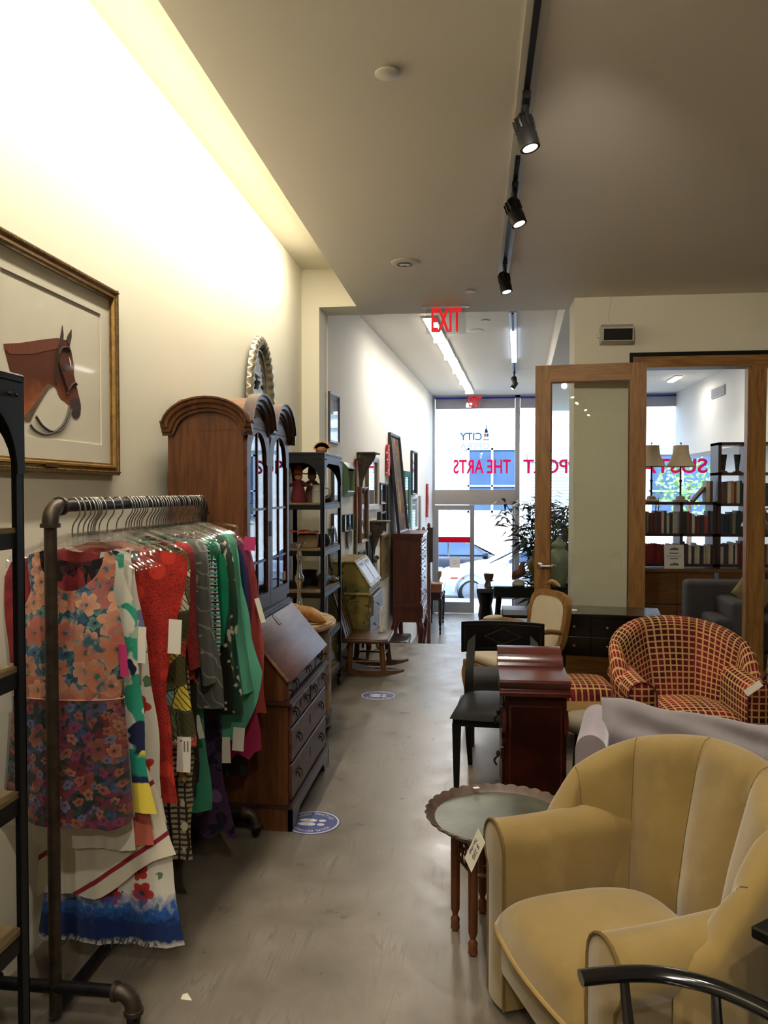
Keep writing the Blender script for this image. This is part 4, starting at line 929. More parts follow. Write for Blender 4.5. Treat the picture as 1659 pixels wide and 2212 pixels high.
# slant lid
dv = Vector((-1.098+.880, 0, .957-.700)); Ld = dv.length; an = math.degrees(math.atan2(.257, .218))
LM = T(-.878, 0, .700) @ RY(an) # local -x runs up the slope
b = MB(); b.rbox(-Ld-.004, .012, Y0-.008, Y1+.008, 0, .018, .004, 2, M=LM); lid = sec('slant_lid', WALD, b, 30)
b = MB(); b.tube([LM @ Vector((0, Y0-.008, .009)), LM @ Vector((-Ld, Y0-.008, .009))], .009, 6); b.build('lid_edge', WALB, sy, 40, w=True)
def escut(x, y, z, par, up=None):
    b = MB(); pts = [(-.004, .022), (.004, .022), (.009, .010), (.006, 0), (.010, -.012), (0, -.026), (-.010, -.012), (-.006, 0), (-.009, .010)]
    b.prism([(y+p[0], z+p[1]) for p in pts], 'x', x, x+.002); return b.build('escutcheon', BRZ, par, 0, w=True)
def bail(x, y, z, par, s=1.0):
    b = MB(); pts = [(-.036, .006), (-.03, .016), (-.014, .012), (0, .022), (.014, .012), (.03, .016), (.036, .006), (.03, -.006), (.012, -.010), (0, -.018), (-.012, -.010), (-.03, -.006)]
    b.prism([(y+p[0]*s, z+p[1]*s) for p in pts], 'x', x, x+.0025)
    for q in (-1, 1): b.ball((x+.007, y+q*.024*s, z+.004*s), .0055*s, 8, 5)
    b.tube(smooth_path([(x+.010, y-.024*s, z+.004*s), (x+.014, y-.026*s, z-.012*s), (x+.016, y-.015*s, z-.026*s), (x+.016, y+.015*s, z-.026*s), (x+.014, y+.026*s, z-.012*s), (x+.010, y+.024*s, z+.004*s)], 4), .0026*s, 6)
    return b.build('bail_handle', BRZ, par, 40, w=True)
b = MB(); pts = [(0, .02), (.014, .03), (.028, .018), (.022, 0), (.03, -.02), (0, -.045), (-.03, -.02), (-.022, 0), (-.028, .018), (-.014, .03)]
b.prism([(p[1]-Ld*.80, 4.065+p[0]) for p in pts], 'z', .018, .020, M=LM); b.build('escutcheon', BRZ, sy, 0, w=True)
def drawer(x, y0, y1, z0, z1, handles, esc=None):
    d_ = MB().rbox(x-.02, x, y0+.004, y1-.004, z0+.004, z1-.004, .003, 1).build('drawer', WALD, sy, 0, w=True)
    for h in handles: bail(x, h, (z0+z1)/2+.008, d_)
    for e in (esc or []): escut(x, e, (z0+z1)/2+.012, d_)
drawer(-.880, Y0+.05, Y1-.24, .616, .700, (3.79,), (4.06,)); drawer(-.880, Y1-.235, Y1-.05, .616, .700, (4.38,))
bail(-.880, 4.10, .665, sy, .9)
for yy in (Y0+.03, Y1-.03):
    sec('loper', WALD, MB().box(-.9, -.874, yy-.016, yy+.016, .616, .698)); b = MB(); b.tube([(-.876, yy, .657), (-.858, yy, .657)], .004, 8); b.ball((-.855, yy, .657), .007, 8, 6); b.build('loper_knob', BRZ, sy, w=True)
ym = (Y0+Y1)/2
drawer(-.862, Y0+.02, ym-.008, .482, .584, (Y0+.10, ym-.10), (Y0+.23,)); drawer(-.862, ym+.008, Y1-.02, .482, .584, (ym+.10, Y1-.10), (Y1-.22,))
drawer(-.862, Y0+.02, Y1-.02, .312, .474, (Y0+.16, Y1-.18), (ym,)); drawer(-.862, Y0+.02, Y1-.02, .13, .304, (Y0+.16, Y1-.18), (ym,))
# upper bookcase: open carcass, shelves, two glazed doors
XU = -1.09; U0, U1 = Y0+.025, Y1-.025; UZ0, UZ1 = .957, 1.885; XUB = -1.46
um = (U0+U1)/2
sec('case_side', WAL, MB().box(XUB, XU, U0, U0+.02, UZ0, UZ1)); sec('case_side', WAL, MB().box(XUB, XU, U1-.02, U1, UZ0, UZ1))
sec('case_back', WAL, MB().box(XUB, XUB+.012, U0+.02, U1-.02, UZ0, UZ1)); sec('case_bottom', WAL, MB().box(XUB+.012, XU, U0+.02, U1-.02, UZ0, UZ0+.045))
b = MB(); b.box(XUB, XU+.03, U0-.016, U1+.016, UZ0, UZ0+.014); b.box(XUB, XU+.018, U0-.01, U1+.01, UZ0+.014, UZ0+.026); sec('ledge_moulding', WALT, b)
for z in (1.27, 1.56): sec('case_shelf', WAL, MB().box(XUB+.012, XU-.05, U0+.02, U1-.02, z, z+.015))
def archz(y, y0, y1, z, rise, fl=.03):
    # height of a round-topped outline
    a = (y-(y0+fl))/((y1-fl)-(y0+fl))
    if a <= 0 or a >= 1: return z
    return z+rise*sqrt(max(0, 1-(2*a-1)**2))
AG = glass('bookcase_glass', 'dfe4e6', 1.0, .01, .0)
for k, (a, c) in enumerate(((U0+.004, um-.002), (um+.002, U1-.004))):
    N = 14
    def loop(i, zb, zsp, rise, kn=0.0):
        L = [(a+i, zb), (c-i, zb), (c-i, zsp-.10), (c-i, zsp-.04), (c-i-kn, zsp-.03), (c-i-kn, zsp)]
        yc = (a+c)/2; hw = (c-a)/2-i-kn
        for q in range(N+1):
            t_ = pi*q/N; L.append((yc+hw*cos(t_), zsp+rise*sin(t_)))
        L += [(a+i+kn, zsp), (a+i+kn, zsp-.03), (a+i, zsp-.04), (a+i, zsp-.10)]
        return L
    dr = sec('glazed_door', WALD, MB().ringframe(loop(0, UZ0+.05, 1.80, .165), loop(.045, UZ0+.115, 1.765, .125, .02), XU-.004, XU+.016, 'x'))
    b = MB(); yc = (a+c)/2
    b.box(XU+.0, XU+.010, yc-.007, yc+.007, UZ0+.115, 1.885)
    for z in (1.235, 1.50): b.box(XU+.0, XU+.010, a+.045, c-.045, z, z+.012)
    b.build('glazing_bar', WALD, dr, 0, w=True)
    MB().prism(loop(.043, UZ0+.112, 1.765, .125, .02), 'x', XU+.001, XU+.004).build('pane', AG, dr, 0, w=True)
    MB().box(XU+.016, XU+.019, um-.02 if k == 0 else um+.012, um-.012 if k == 0 else um+.02, 1.36, 1.44).build('door_catch', BRZ, dr, 0, w=True)
MB().box(XU+.006, XU+.0068, U1-.10, U1-.055, 1.09, 1.14).build('price_card', TAGW, sy, 0, w=True)
# tympanum behind the arched heads + domed bonnet
def outl(y0, y1, z, rise, n=18, fl=.035):
    P = [(y0, z), (y0+fl, z)]
    for q in range(1, n): t_ = pi*(1-q/n); P.append(((y0+y1)/2+((y1-y0)/2-fl)*cos(t_), z+rise*sin(t_)))
    return P+[(y1-fl, z), (y1, z)]
BY0, BY1 = U0-.01, U1+.01; bm_ = (BY0+BY1)/2
sec('tympanum', WALD, MB().prism([(U0+.001, 1.80)]+[(y, z) for y, z in outl(U0+.001, bm_, 1.90, .145)]+[(y, z) for y, z in outl(bm_, U1-.001, 1.90, .145)]+[(U1-.001, 1.80)], 'x', XUB, XU-.022))
for a, c in ((U0+.001, bm_), (bm_, U1-.001)):
    P = outl(a, c, 1.905, .155)
    sec('bonnet_vault', WALB, MB().prism([(a, 1.87)]+P+[(c, 1.87)], 'x', XUB, XU+.004), 40)
Ps = outl(XUB-.01, XU+.02, 1.905, .125)
sec('bonnet_side_vault', WAL, MB().prism([(XUB-.01, 1.884)]+Ps+[(XU, 1.884)], 'y', U0, U1), 40)
PROF = [(-.035, 0), (-.035, .010), (-.022, .012), (-.018, .024), (-.004, .028), (.006, .042), (.020, .046), (.026, .056), (.034, .056), (.034, 0)]
def moulding(path, place, name, mat):
    n = len(path); vs = []; m = len(PROF)
    for i, (u, z) in enumerate(path):
        a = path[max(i-1, 0)]; c = path[min(i+1, n-1)]; t_ = Vector((c[0]-a[0], c[1]-a[1])).normalized(); nn = Vector((-t_.y, t_.x))
        for o_, p_ in PROF: vs.append(place(u+nn.x*o_, z+nn.y*o_, p_))
    fs = [(i*m+k, (i+1)*m+k, (i+1)*m+(k+1) % m, i*m+(k+1) % m) for i in range(n-1) for k in range(m)]
    fs += [list(range(m)), [(n-1)*m+k for k in range(m)]]
    MB().add(vs, fs).build(name, mat, sy, 30, w=True)
for a, c in ((BY0-.02, bm_+.001), (bm_-.001, BY1+.02)):
    moulding(outl(a, c, 1.895, .150), lambda u, z, p: (XU+.0+p, u, z), 'arched_cornice', WALT)
for yy, sg in ((BY0, -1), (BY1, 1)):
    moulding(outl(XUB-.02, XU+.05, 1.895, .115), lambda u, z, p, yy=yy, sg=sg: (u, yy+sg*p*.8, z), 'arched_cornice', WAL)
# glassware inside
GLW = glass('crystal', 'e6ecee', 1.3, .02, .05)
for k, (yy, z, s) in enumerate(((3.80, 1.575, .9), (4.0, 1.575, 1.1), (3.78, 1.285, 1.2), (3.98, 1.285, .8), (4.28, 1.285, 1), (4.3, 1.575, 1.1))):
    o = MB().lathe([(.0, 0), (.035*s, 0), (.03*s, .02), (.045*s, .08*s), (.03*s, .15*s), (.045*s, .19*s), (.04*s, .19*s), (.026*s, .15*s), (.0, .03)], 14).build('glass_vase', GLW)
    o.location = (-1.3, yy, z); tag(o, ['cut glass vase', 'tall cut glass vase', 'largest cut glass vase', 'small cut glass vase', 'plain glass vase', 'slim glass vase'][k]+' behind the glass doors of the walnut bureau, %s shelf' % ('upper' if z > 1.5 else 'lower'), 'vase', 'glassware in the bureau bookcase')
for k, (yy, hh) in enumerate(((3.85, .2), (4.1, .17), (4.33, .2))):
    o = MB().lathe([(0, 0), (.06, 0), (.075, .05), (.07, .12), (.05, hh), (.055, hh+.01), (0, hh+.01)], 16).build('ceramic_jar', M('cream_ceramic', 'b5ac98', .4, var=.05)); o.location = (-1.3, yy, 1.0025)
    tag(o, ('near', 'middle', 'far')[k]+' cream ceramic jar on the bottom of the glazed bureau', 'jar', 'jars in the bureau bookcase')

# ---- demilune commode with a marble top
COMP = printm('painted_commode', '8a6a34', [('noise', 8, .5, .62, '6b4c22'), ('vor', 6, .22, .12, '4a3418'), ('noise', 40, .55, .7, '9c7c44')], rough=.5, bmp=.1, sheen=0)
MARB = printm('marble_top', 'c9b08c', [('noise', 5, .45, .6, 'b8976c', {'det': 5}), ('noise', 14, .55, .62, '9a7650', {'det': 6})], rough=.22, bmp=0, sheen=0)
DRKW = wood('dark_wood', '1c120c', '3a2416', 'z', 1, .45)
cm = thing('demilune_commode', 'half round painted commode with a tan marble top beside the bureau', 'commode', (-1.5, 5.12, 0))
def dem(r, a_, c_, z0, z1, mat, name, n=30, ax=.54, ay=.51):
    b = MB(); pts = [((ax+r)*cos(t_), (ay+r)*sin(t_)) for t_ in [lerp(radians(a_), radians(c_), k/n) for k in range(n+1)]]
    pts = pts+[(0.0, pts[-1][1]), (0.0, pts[0][1])]
    b.prism(pts, 'z', z0, z1); return b.build(name, mat, cm, 35)
dem(0, -90, 90, .10, .675, COMP, 'body'); dem(.012, -90, 90, .675, .705, DRKW, 'frieze')
b = MB(); P = [((.52+r)*cos(t_), (.54+r)*sin(t_)) for r in (0,) for t_ in [lerp(-pi/2, pi/2, k/40) for k in range(41)]]
for r, z0, z1 in ((.0, .705, .715), (.014, .715, .730), (.006, .730, .742)): b.prism([((.565+r)*cos(t_), (.54+r)*sin(t_)) for t_ in [lerp(-pi/2, pi/2, k/40) for k in range(41)]], 'z', z0, z1)
b.build('marble_slab', MARB, cm, 50)
dem(.014, -90, 90, .085, .125, DRKW, 'base_moulding')
b = MB()
for k in range(30):
    t0, t1 = lerp(-pi/2, pi/2, k/30), lerp(-pi/2, pi/2, (k+1)/30)
    zz = lambda t_: .0 if (abs(math.degrees(t_)) > 72 or abs(abs(math.degrees(t_))-25) < 9) else .045+.02*abs(sin(6*t_))
    q = lambda t_, r, z: ((.54+r)*cos(t_), (.51+r)*sin(t_), z)
    b.add([q(t0, .012, zz(t0)), q(t1, .012, zz(t1)), q(t1, .012, .09), q(t0, .012, .09), q(t0, -.02, zz(t0)), q(t1, -.02, zz(t1)), q(t1, -.02, .09), q(t0, -.02, .09)], [(0, 1, 2, 3), (5, 4, 7, 6), (0, 4, 5, 1), (3, 2, 6, 7)])
b.build('scalloped_apron', COMP, cm, 0)
for a_ in (-88, -28, 28, 88):
    b = MB(); t_ = radians(a_); x, y = .543*cos(t_), .513*sin(t_)
    b.tube([(x, y, .12), (x, y, .68)], .016, 8); b.build('pilaster', DRKW, cm)
for a_ in (0, 58, -58):
    t_ = radians(a_)
    def pan(u, v, t_=t_): aa = t_+lerp(-.36, .36, u); return (.547*cos(aa), .517*sin(aa), lerp(.17, .64, v))
    MB().grid(pan, 10, 4).build('painted_panel', printm('commode_panel', '9c7a3a', [('noise', 10, .5, .6, '6e4e24'), ('vor', 9, .16, .1, ['4a5a34', '7a3a22'])], rough=.45, bmp=0, sheen=0), cm, 35)
# two dried gourds on a cloth
CL = M('peach_cloth', 'c99a72', .85, var=.08)
ck = MB().grid(lambda u, v: (lerp(-.17, .17, u)+.015*sin(9*v), lerp(-.20, .20, v), .004+.006*sin(8*u+5*v)*sin(7*v)), 16, 16).build('folded_cloth', CL, None, 60, recalc=False)
sm = ck.modifiers.new('th', 'SOLIDIFY'); sm.thickness = .003; ck.location = (-1.20, 5.12, .7465); ck.rotation_euler = (0, 0, radians(12)); tag(ck, 'peach coloured cloth lying on the marble commode top', 'cloth')
GRD = printm('gourd_skin', 'b58a58', [('noise', 9, .45, .65, '9c6c38'), ('noise', 30, .6, .7, 'cda878')], rough=.45, bmp=.2, sheen=0)
def gourd(label, loc, rz):
    t = thing('dried_gourd', label, 'gourd', loc, rz, 'gourds on the marble top')
    P = smooth_path([(-.15, 0, .038), (-.10, 0, .046), (0, 0, .050), (.08, 0, .044), (.15, .005, .020), (.185, .01, .012)], 5)
    n = len(P); R_ = [interp([(0, .012), (.12, .034), (.3, .046), (.5, .047), (.7, .036), (.9, .012), (1, .003)], k/(n-1)) for k in range(n)]
    MB().tube(P, R_, 14).build('shell', GRD, t, 60)
    b = MB(); rr = random.Random(5)
    for k in range(9):
        a = rr.random()*6; b.ball((-.14+.03*rr.random(), .03*cos(a), .05+.025*sin(a)), (.018, .014, .010), 8, 5)
    b.build('leafy_cap', M('gourd_cap', 'd8a83c', .6, var=.2, vs=30), t, 60)
    return t
gourd('rear dried gourd on the peach cloth, nearer the wall', (-1.24, 5.19, .752), -30); gourd('front dried gourd on the peach cloth, nearer the aisle', (-1.10, 5.05, .752), -36)
# silver candlestick standing between bureau and shelf unit
cs_ = thing('silver_candlestick', 'tall tilted silver candlestick behind the gourds', 'candlestick', (-1.235, 5.46, .7425))
MB().lathe([(0, 0), (.055, 0), (.058, .012), (.045, .03), (.028, .04), (.018, .09), (.013, .16), (.02, .20), (.032, .225), (.034, .25), (.022, .27), (.016, .30), (.013, .36), (.02, .385), (.024, .40), (.014, .42), (.014, .46), (.03, .485), (.026, .49), (0, .49)], 18).build('stem', M('polished_silver', 'b9bcc2', .16, 1, var=0), cs_, 60)
MB().lathe([(.03, .485), (.045, .49), (.045, .495), (0, .495)], 16).build('drip_pan', M('polished_silver', 'b9bcc2', .16, 1, var=0), cs_, 60)

# ---- ornaments in the far iron shelf unit
def put(mb, name, mat, loc, label, cat, rz=0, sm=40, group='ornaments on the iron shelf unit'):
    o = mb.build(name, mat, None, sm); o.location = loc; o.rotation_euler = (0, 0, radians(rz)); return tag(o, label, cat, group)
Z1, Z2, Z3, Z4, ZT = 1.5105, 1.1705, .8605, .5205, 1.8825
# turkey shaped dried ornament on the very top
tk = thing('straw_ornament', 'small orange straw turkey ornament on top of the shelf unit', 'ornament', (-1.20, 6.1, ZT), group='ornaments on the iron shelf unit')
MB().ball((0, 0, .03), (.045, .04, .032), 12, 8).build('body', M('straw_brown', '7a4a22', .8, var=.3, vs=40), tk, 60)
for k in range(11):
    a = lerp(-1.2, 1.2, k/10); MB().prism([(-.006, 0), (.006, 0), (.015, .06), (0, .078), (-.015, .06)], 'y', -.002, .002, M=T(0, .02, .03) @ RY(math.degrees(a))).build('tail_feather', M('straw_orange', 'b5712c' if k % 2 else 'c98f3e', .8, var=.2) if k > 1 else M('straw_pale', 'c98f3e', .8, var=.2), tk, 0)
# scarecrow doll, red dressed doll
def doll(label, loc, rz, dress, hat, sk):
    t = thing('rag_doll', label, 'doll', loc, rz, 'ornaments on the iron shelf unit')
    MB().lathe([(0, 0), (.055, 0), (.06, .03), (.05, .09), (.03, .15), (.026, .17), (0, .17)], 16).build('dress', dress, t, 60)
    MB().ball((0, 0, .20), (.034, .034, .036), 12, 8).build('head', sk, t, 60)
    MB().lathe([(.065, .215), (.06, .222), (.034, .225), (.028, .27), (.01, .285), (0, .285)], 16).build('hat', hat, t, 60)
    for s in (-1, 1):
        MB().tube([(s*.025, 0, .155), (s*.06, -.02, .13), (s*.085, -.045, .135)], [.014, .013, .011], 8).build('arm', dress, t, 60)
        MB().ball((s*.088, -.047, .135), .011, 8, 6).build('hand', sk, t, 60)
    return t
CHK = printm('check_cloth', 'c9c2b0', [('stripe', (30, 30, 30), .5, .52, '2a2522', {'dir': 'X'})])
doll('rag doll in a dark red dress with an orange hat on the top shelf', (-1.33, 5.86, Z1), 25, M('doll_red', '5c1216', .8, var=.15), M('doll_orange', 'a34812', .8, var=.1), M('doll_skin', 'b98a68', .8, var=0))
doll('brown burlap scarecrow doll with a drooping hat on the top shelf', (-1.25, 5.98, Z1), -15, M('burlap', '5a4030', .9, var=.3, vs=50), M('burlap_hat', '4a3c32', .9, var=.3, vs=50), M('doll_skin2', '8a6a50', .8, var=0))
mc = thing('enamel_jug', 'white enamel jug beside the scarecrow doll', 'jug', (-1.19, 5.93, Z1), group='ornaments on the iron shelf unit')
MB().lathe([(0, 0), (.052, 0), (.052, .085), (.055, .088), (.046, .125), (.048, .135), (.044, .135), (.042, .125), (0, .12)], 18).build('body', M('white_enamel', 'b9b6ae', .35, var=.04), mc, 40)
MB().tube(smooth_path([(.05, 0, .11), (.08, 0, .10), (.082, 0, .05), (.052, 0, .03)], 5), .005, 8).build('handle', M('white_enamel', 'b9b6ae', .35, var=.04), mc)
for k, (y, lab) in enumerate(((6.02, 'little brown bowl with an air plant beside the enamel jug'), (6.25, 'dark bowl of dried pods at the far end of the top shelf'))):
    bw = thing('plant_bowl', lab, 'bowl', (-1.14-.06*k, y, Z1), group='ornaments on the iron shelf unit')
    MB().lathe([(0, 0), (.03, 0), (.055, .03), (.05, .03), (.0, .012)], 16, sx=1.0, sy=1.5).build('bowl', M('bowl_brown', '3a2a1e', .6, var=.1), bw, 40)
    b = MB(); rr = random.Random(k)
    for q in range(16): a = rr.random()*6.3; L = .05+.04*rr.random(); b.tube([(0, 0, .015), (L*.5*cos(a), L*.7*sin(a), .04), (L*cos(a), L*sin(a), .035+.04*rr.random())], [.004, .004, .001], 5)
    if k: [b.ball((.03*cos(q*2.4), .05*sin(q*2.4), .035), .018, 8, 6) for q in range(6)]
    b.build('contents', M('air_plant', '5a6a4c', .7, var=.2) if k == 0 else M('dried_pods', '6a5340', .7, var=.2), bw, 60)
put(MB().rbox(-.075, .075, -.12, .12, 0, .10, .004, 1), 'cigar_box', M('box_tan', '7a6642', .7, var=.1), (-1.27, 5.93, Z2), 'tan wooden box under the orange cloth on the second shelf', 'box', 8)
o = put(MB().grid(lambda u, v: (lerp(-.11, .11, u), lerp(-.15, .15, v), .008+.014*abs(sin(6*u+2*v))*abs(sin(5*v+1))-.03*max(0, abs(2*u-1)-.75)), 18, 18), 'orange_cloth', M('orange_cloth', 'b8401c', .8, var=.15), (-1.30, 5.90, Z2+.108), 'crumpled orange cloth on the tan box', 'cloth', 8, 60)
o.modifiers.new('th', 'SOLIDIFY').thickness = .004
put(MB().rbox(-.035, .035, -.035, .035, 0, .075, .004, 1), 'black_box', M('black_lacquer', '101014', .2, var=0, coat=.5), (-1.33, 6.15, Z2), 'small black lacquer box on the second shelf, by the wall', 'box')
put(MB().lathe([(0, 0), (.05, 0), (.07, .03), (.065, .075), (.05, .09), (.045, .085), (0, .05)], 16), 'black_pot', M('black_glaze', '15151a', .25, var=0), (-1.19, 6.06, Z2), 'squat black pot on the second shelf', 'pot')
put(MB().lathe([(0, 0), (.03, 0), (.028, .01), (.006, .02), (.006, .06), (.03, .09), (.034, .13), (.031, .13), (0, .085)], 16), 'wine_glass', GLW, (-1.14, 6.17, Z2), 'clear stemmed glass on the second shelf', 'glass')
put(MB().lathe([(0, 0), (.03, 0), (.028, .01), (.006, .02), (.006, .05), (.028, .08), (.032, .12), (.029, .12), (0, .075)], 16), 'wine_glass', GLW, (-1.16, 6.29, Z2), 'shorter clear stemmed glass near the far post', 'glass')
put(MB().lathe([(0, 0), (.05, 0), (.06, .1), (.07, .115), (.064, .115), (.055, .1), (0, .02)], 8), 'dark_planter', M('planter_dark', '24201c', .6, var=.1), (-1.30, 6.10, Z3), 'dark octagonal planter on the third shelf', 'planter')
for k in range(2): put(MB().lathe([(0, 0), (.022, 0), (.024, .02), (.016, .06), (.02, .08), (.013, .105), (0, .115)], 12), 'wooden_figure', M('figure_wood', '6a4630', .6, var=.2), (-1.17, 5.92+.07*k, Z3), ('left' if k == 0 else 'right')+' one of two small carved wooden figures on the third shelf', 'figurine')
put(MB().rbox(-.06, .06, -.09, .09, 0, .07, .01, 2), 'iron_casket', M('iron_casket', '1e1c1a', .5, .4, var=.2), (-1.22, 6.14, Z3), 'small dark casket beside the planter', 'casket')
put(MB().lathe([(0, 0), (.06, 0), (.085, .05), (.08, .05), (0, .02)], 18), 'dark_bowl', M('planter_dark', '24201c', .6, var=.1), (-1.36, 5.9, Z3), 'low dark bowl at the back of the third shelf', 'bowl')
put(MB().grid(lambda u, v: (lerp(-.07, .07, u), lerp(-.09, .09, v), .02+.02*sin(7*u)*sin(8*v)), 12, 12), 'silver_tray', M('crumpled_silver', '9a958a', .35, .4, var=.1), (-1.18, 6.32, Z3+.005), 'crumpled silver leaf dish at the shelf end', 'dish', 0, 60).modifiers.new('th', 'SOLIDIFY').thickness = .006
put(MB().lathe([(0, 0), (.035, 0), (.04, .05), (.03, .075), (.02, .08), (0, .08)], 14), 'peach_jar', M('peach_glaze', 'b98a5c', .4, var=.1), (-1.15, 6.02, Z4), 'little peach jar on the fourth shelf', 'jar')
put(MB().rbox(-.1, .1, -.16, .16, 0, .09, .01, 2), 'grey_case', M('grey_case', '3c3c40', .6, var=.1), (-1.3, 6.1, .1905), 'grey case on the bottom shelf of the iron unit', 'case')
# oval plates hung on the wall behind the shelf unit
for k, (y, z, s) in enumerate(((7.30, 1.06, 1.0), (8.02, 1.13, .62))):
    pl = thing('hanging_plate', ('large grey' if k == 0 else 'small brown')+' oval plate hung on the wall behind the painted desk', 'plate', (wx(y)+.002, y, z), 90-SA, 'plates on the wall')
    MB().lathe([(0, 0), (.12*s, 0), (.16*s, .018), (.165*s, .02), (.16*s, .026), (.11*s, .008), (0, .008)], 28, M=RX(90), sx=1, sy=1.3).build('rim', M('plate_grey', '6f665a' if k else '7d7c78', .4, .2, var=.2, vs=20), pl, 60)
    MB().lathe([(0, .008), (.1*s, .010), (.0, .0105)], 24, M=RX(90), sx=1, sy=1.3).build('painted_centre', printm('plate_centre', '6a5a48', [('noise', 14, .5, .6, '3a3028')], bmp=0), pl, 60)
# ================================================================ front room, left side
PDK = printm('chinoiserie_green', '7a6a38', [('noise', 6, .48, .6, '5c5a30', {'det': 4}), ('noise', 14, .6, .66, '3a3a22', {'det': 3}), ('vor', 7, .17, .1, '6e4a24')], rough=.45, bmp=0, sheen=0)
PDL = printm('chinoiserie_cream', '9a8a58', [('noise', 9, .5, .62, '7c6c3c'), ('noise', 30, .6, .66, '5a4c2a')], rough=.4, bmp=0, sheen=0)
PDD = printm('chinoiserie_drawer', '6a5c46', [('noise', 10, .5, .6, '4a4234'), ('noise', 24, .62, .66, 'a59a7c')], rough=.35, bmp=0, sheen=0)
pd = thing('painted_desk', 'small green painted slant front desk with scenic decoration behind the rocking chair', 'desk', (-1.14, 7.55, 0))
dX0, dX1, dY0, dY1 = -1.302, -.965, 7.16, 7.94
def dsk(name, mat, mb, sm=0): return mb.build(name, mat, pd, sm, w=True)
dsk('desk_case', PDK, MB().prism([(dX0, .66), (dX1, .66), (dX1, .71), (-1.11, .935), (dX0, .935)], 'y', dY0, dY1))
dsk('top_board', PDL, MB().rbox(dX0, -1.10, dY0-.012, dY1+.012, .935, .952, .004, 1))
dsk('lower_case', PDK, MB().box(dX0, dX1-.01, dY0+.015, dY1-.015, .22, .655))
dsk('waist_moulding', PDL, MB().box(dX0, dX1+.012, dY0-.008, dY1+.008, .645, .665)); dsk('base_moulding', PDL, MB().box(dX0, dX1+.006, dY0, dY1, .205, .225))
an2 = math.degrees(math.atan2(.225, .145)); LM2 = T(dX1+.004, 0, .712) @ RY(an2)
lid2 = MB().rbox(-.266, .006, dY0, dY1, 0, .014, .003, 1, M=LM2).build('slant_lid', PDL, pd, 0, w=True)
for a in (dY0+.06, (dY0+dY1)/2+.03):
    MB().box(-.235, -.03, a, a+.29, .014, .0165, M=LM2).build('lid_panel', M('lid_panel_paint', '8b8a80', .3, var=.08), lid2, 0, w=True)
    b = MB()
    for q in range(3): b.prism([(-.235, a+.03+q*.08), (-.235, a+.09+q*.08), (-.20+.015*(q % 2), a+.06+q*.08)], 'z', .0165, .018, M=LM2)
    b.build('painted_spandrel', BLK, lid2, 0, w=True)
for k, (z0, z1) in enumerate(((.45, .625), (.25, .43))):
    d_ = MB().rbox(dX1-.02, dX1+.004+.03*(1-k), dY0+.04, dY1-.04, z0, z1, .004, 1).build('drawer', PDD, pd, 0, w=True)
    MB().tube(smooth_path([(dX1+.005+.03*(1-k), dY0+.25, (z0+z1)/2), (dX1+.03+.03*(1-k), dY0+.28, (z0+z1)/2-.02), (dX1+.005+.03*(1-k), dY0+.31, (z0+z1)/2)], 4), .003, 6).build('handle', BRZ, d_, w=True)
for sx, x in ((-1, dX0+.03), (1, dX1-.03)):
    for sy_, y in ((-1, dY0+.04), (1, dY1-.04)):
        P = smooth_path([(x, y, .22), (x+sx*.022, y+sy_*.015, .17), (x+sx*.006, y+sy_*.004, .08), (x+sx*.012, y+sy_*.008, .02), (x+sx*.022, y+sy_*.015, .012)], 5)
        n = len(P); MB().tube(P, [interp([(0, .03), (.25, .028), (.6, .014), (.85, .013), (1, .018)], k/(n-1)) for k in range(n)], 10).build('cabriole_leg', PDL, pd, 60, w=True)
# striped board leaning behind the desk
o = MB().rbox(-.012, .012, -.14, .14, 0, .62, .004, 1).build('zebra_board', printm('zebra', 'cfc9b8', [('stripe', (0, 1, 6), .5, .56, '1a1814', {'dis': 5})]), None, 0)
o.location = (-1.155, 8.10, 0); o.rotation_euler = (0, radians(-6), radians(8)); tag(o, 'black and cream striped panel leaning behind the painted desk', 'panel')
# ---- rocking chair
RKW = wood('rocker_wood', '36200f', '5f3d1d', 'x', 1.2, .38, .2, 9); RKV = wood('rocker_wood_upright', '36200f', '65421f', 'z', 1.2, .4, .1, 9)
rc = thing('rocking_chair', 'small brown wooden rocking chair with a slatted back by the aisle', 'rocking chair', (-.86, 6.88, 0))
for y in (6.67, 7.09):
    pts = []; top = []
    for k in range(17):
        u = lerp(-.38, .26, k/16); z = .012+.42*(u+.02)**2*1.6
        pts.append((rc.location.x+u, z)); top.append((rc.location.x+u, z+interp([(-.36, .014), (-.2, .045), (.1, .052), (.24, .018)], u)))
    MB().prism(pts+top[::-1], 'y', y-.016, y+.016).build('rocker', RKW, rc, 30, w=True)
    for x, lean in ((-1.06, .02), (-.80, .03)):
        s = -1 if y < 6.9 else 1
        MB().tube([(x+lean*(1 if x > -1 else -1), y, .045), (x+lean*.6*(1 if x > -1 else -1), y, .12), (x, y-s*.02, .31)], [.021, .026, .022], 10).build('leg', RKV, rc, w=True)
    MB().tube([(-1.06-.008, y, .14), (-.80+.012, y, .14)], .009, 8).build('stretcher', RKV, rc, w=True)
MB().tube([(-.792, 6.67, .17), (-.792, 7.09, .17)], .009, 8).build('stretcher', RKV, rc, w=True)
def seatf(u, v):
    return (lerp(-1.13, -.735, u), lerp(6.63, 7.13, v), .335-.012*sin(pi*u)*sin(pi*v))
b = MB(); b.grid(seatf, 14, 14); b.rbox(-1.13, -.735, 6.63, 7.13, .297, .334, .014, 3); b.build('seat', RKW, rc, 40, w=True)
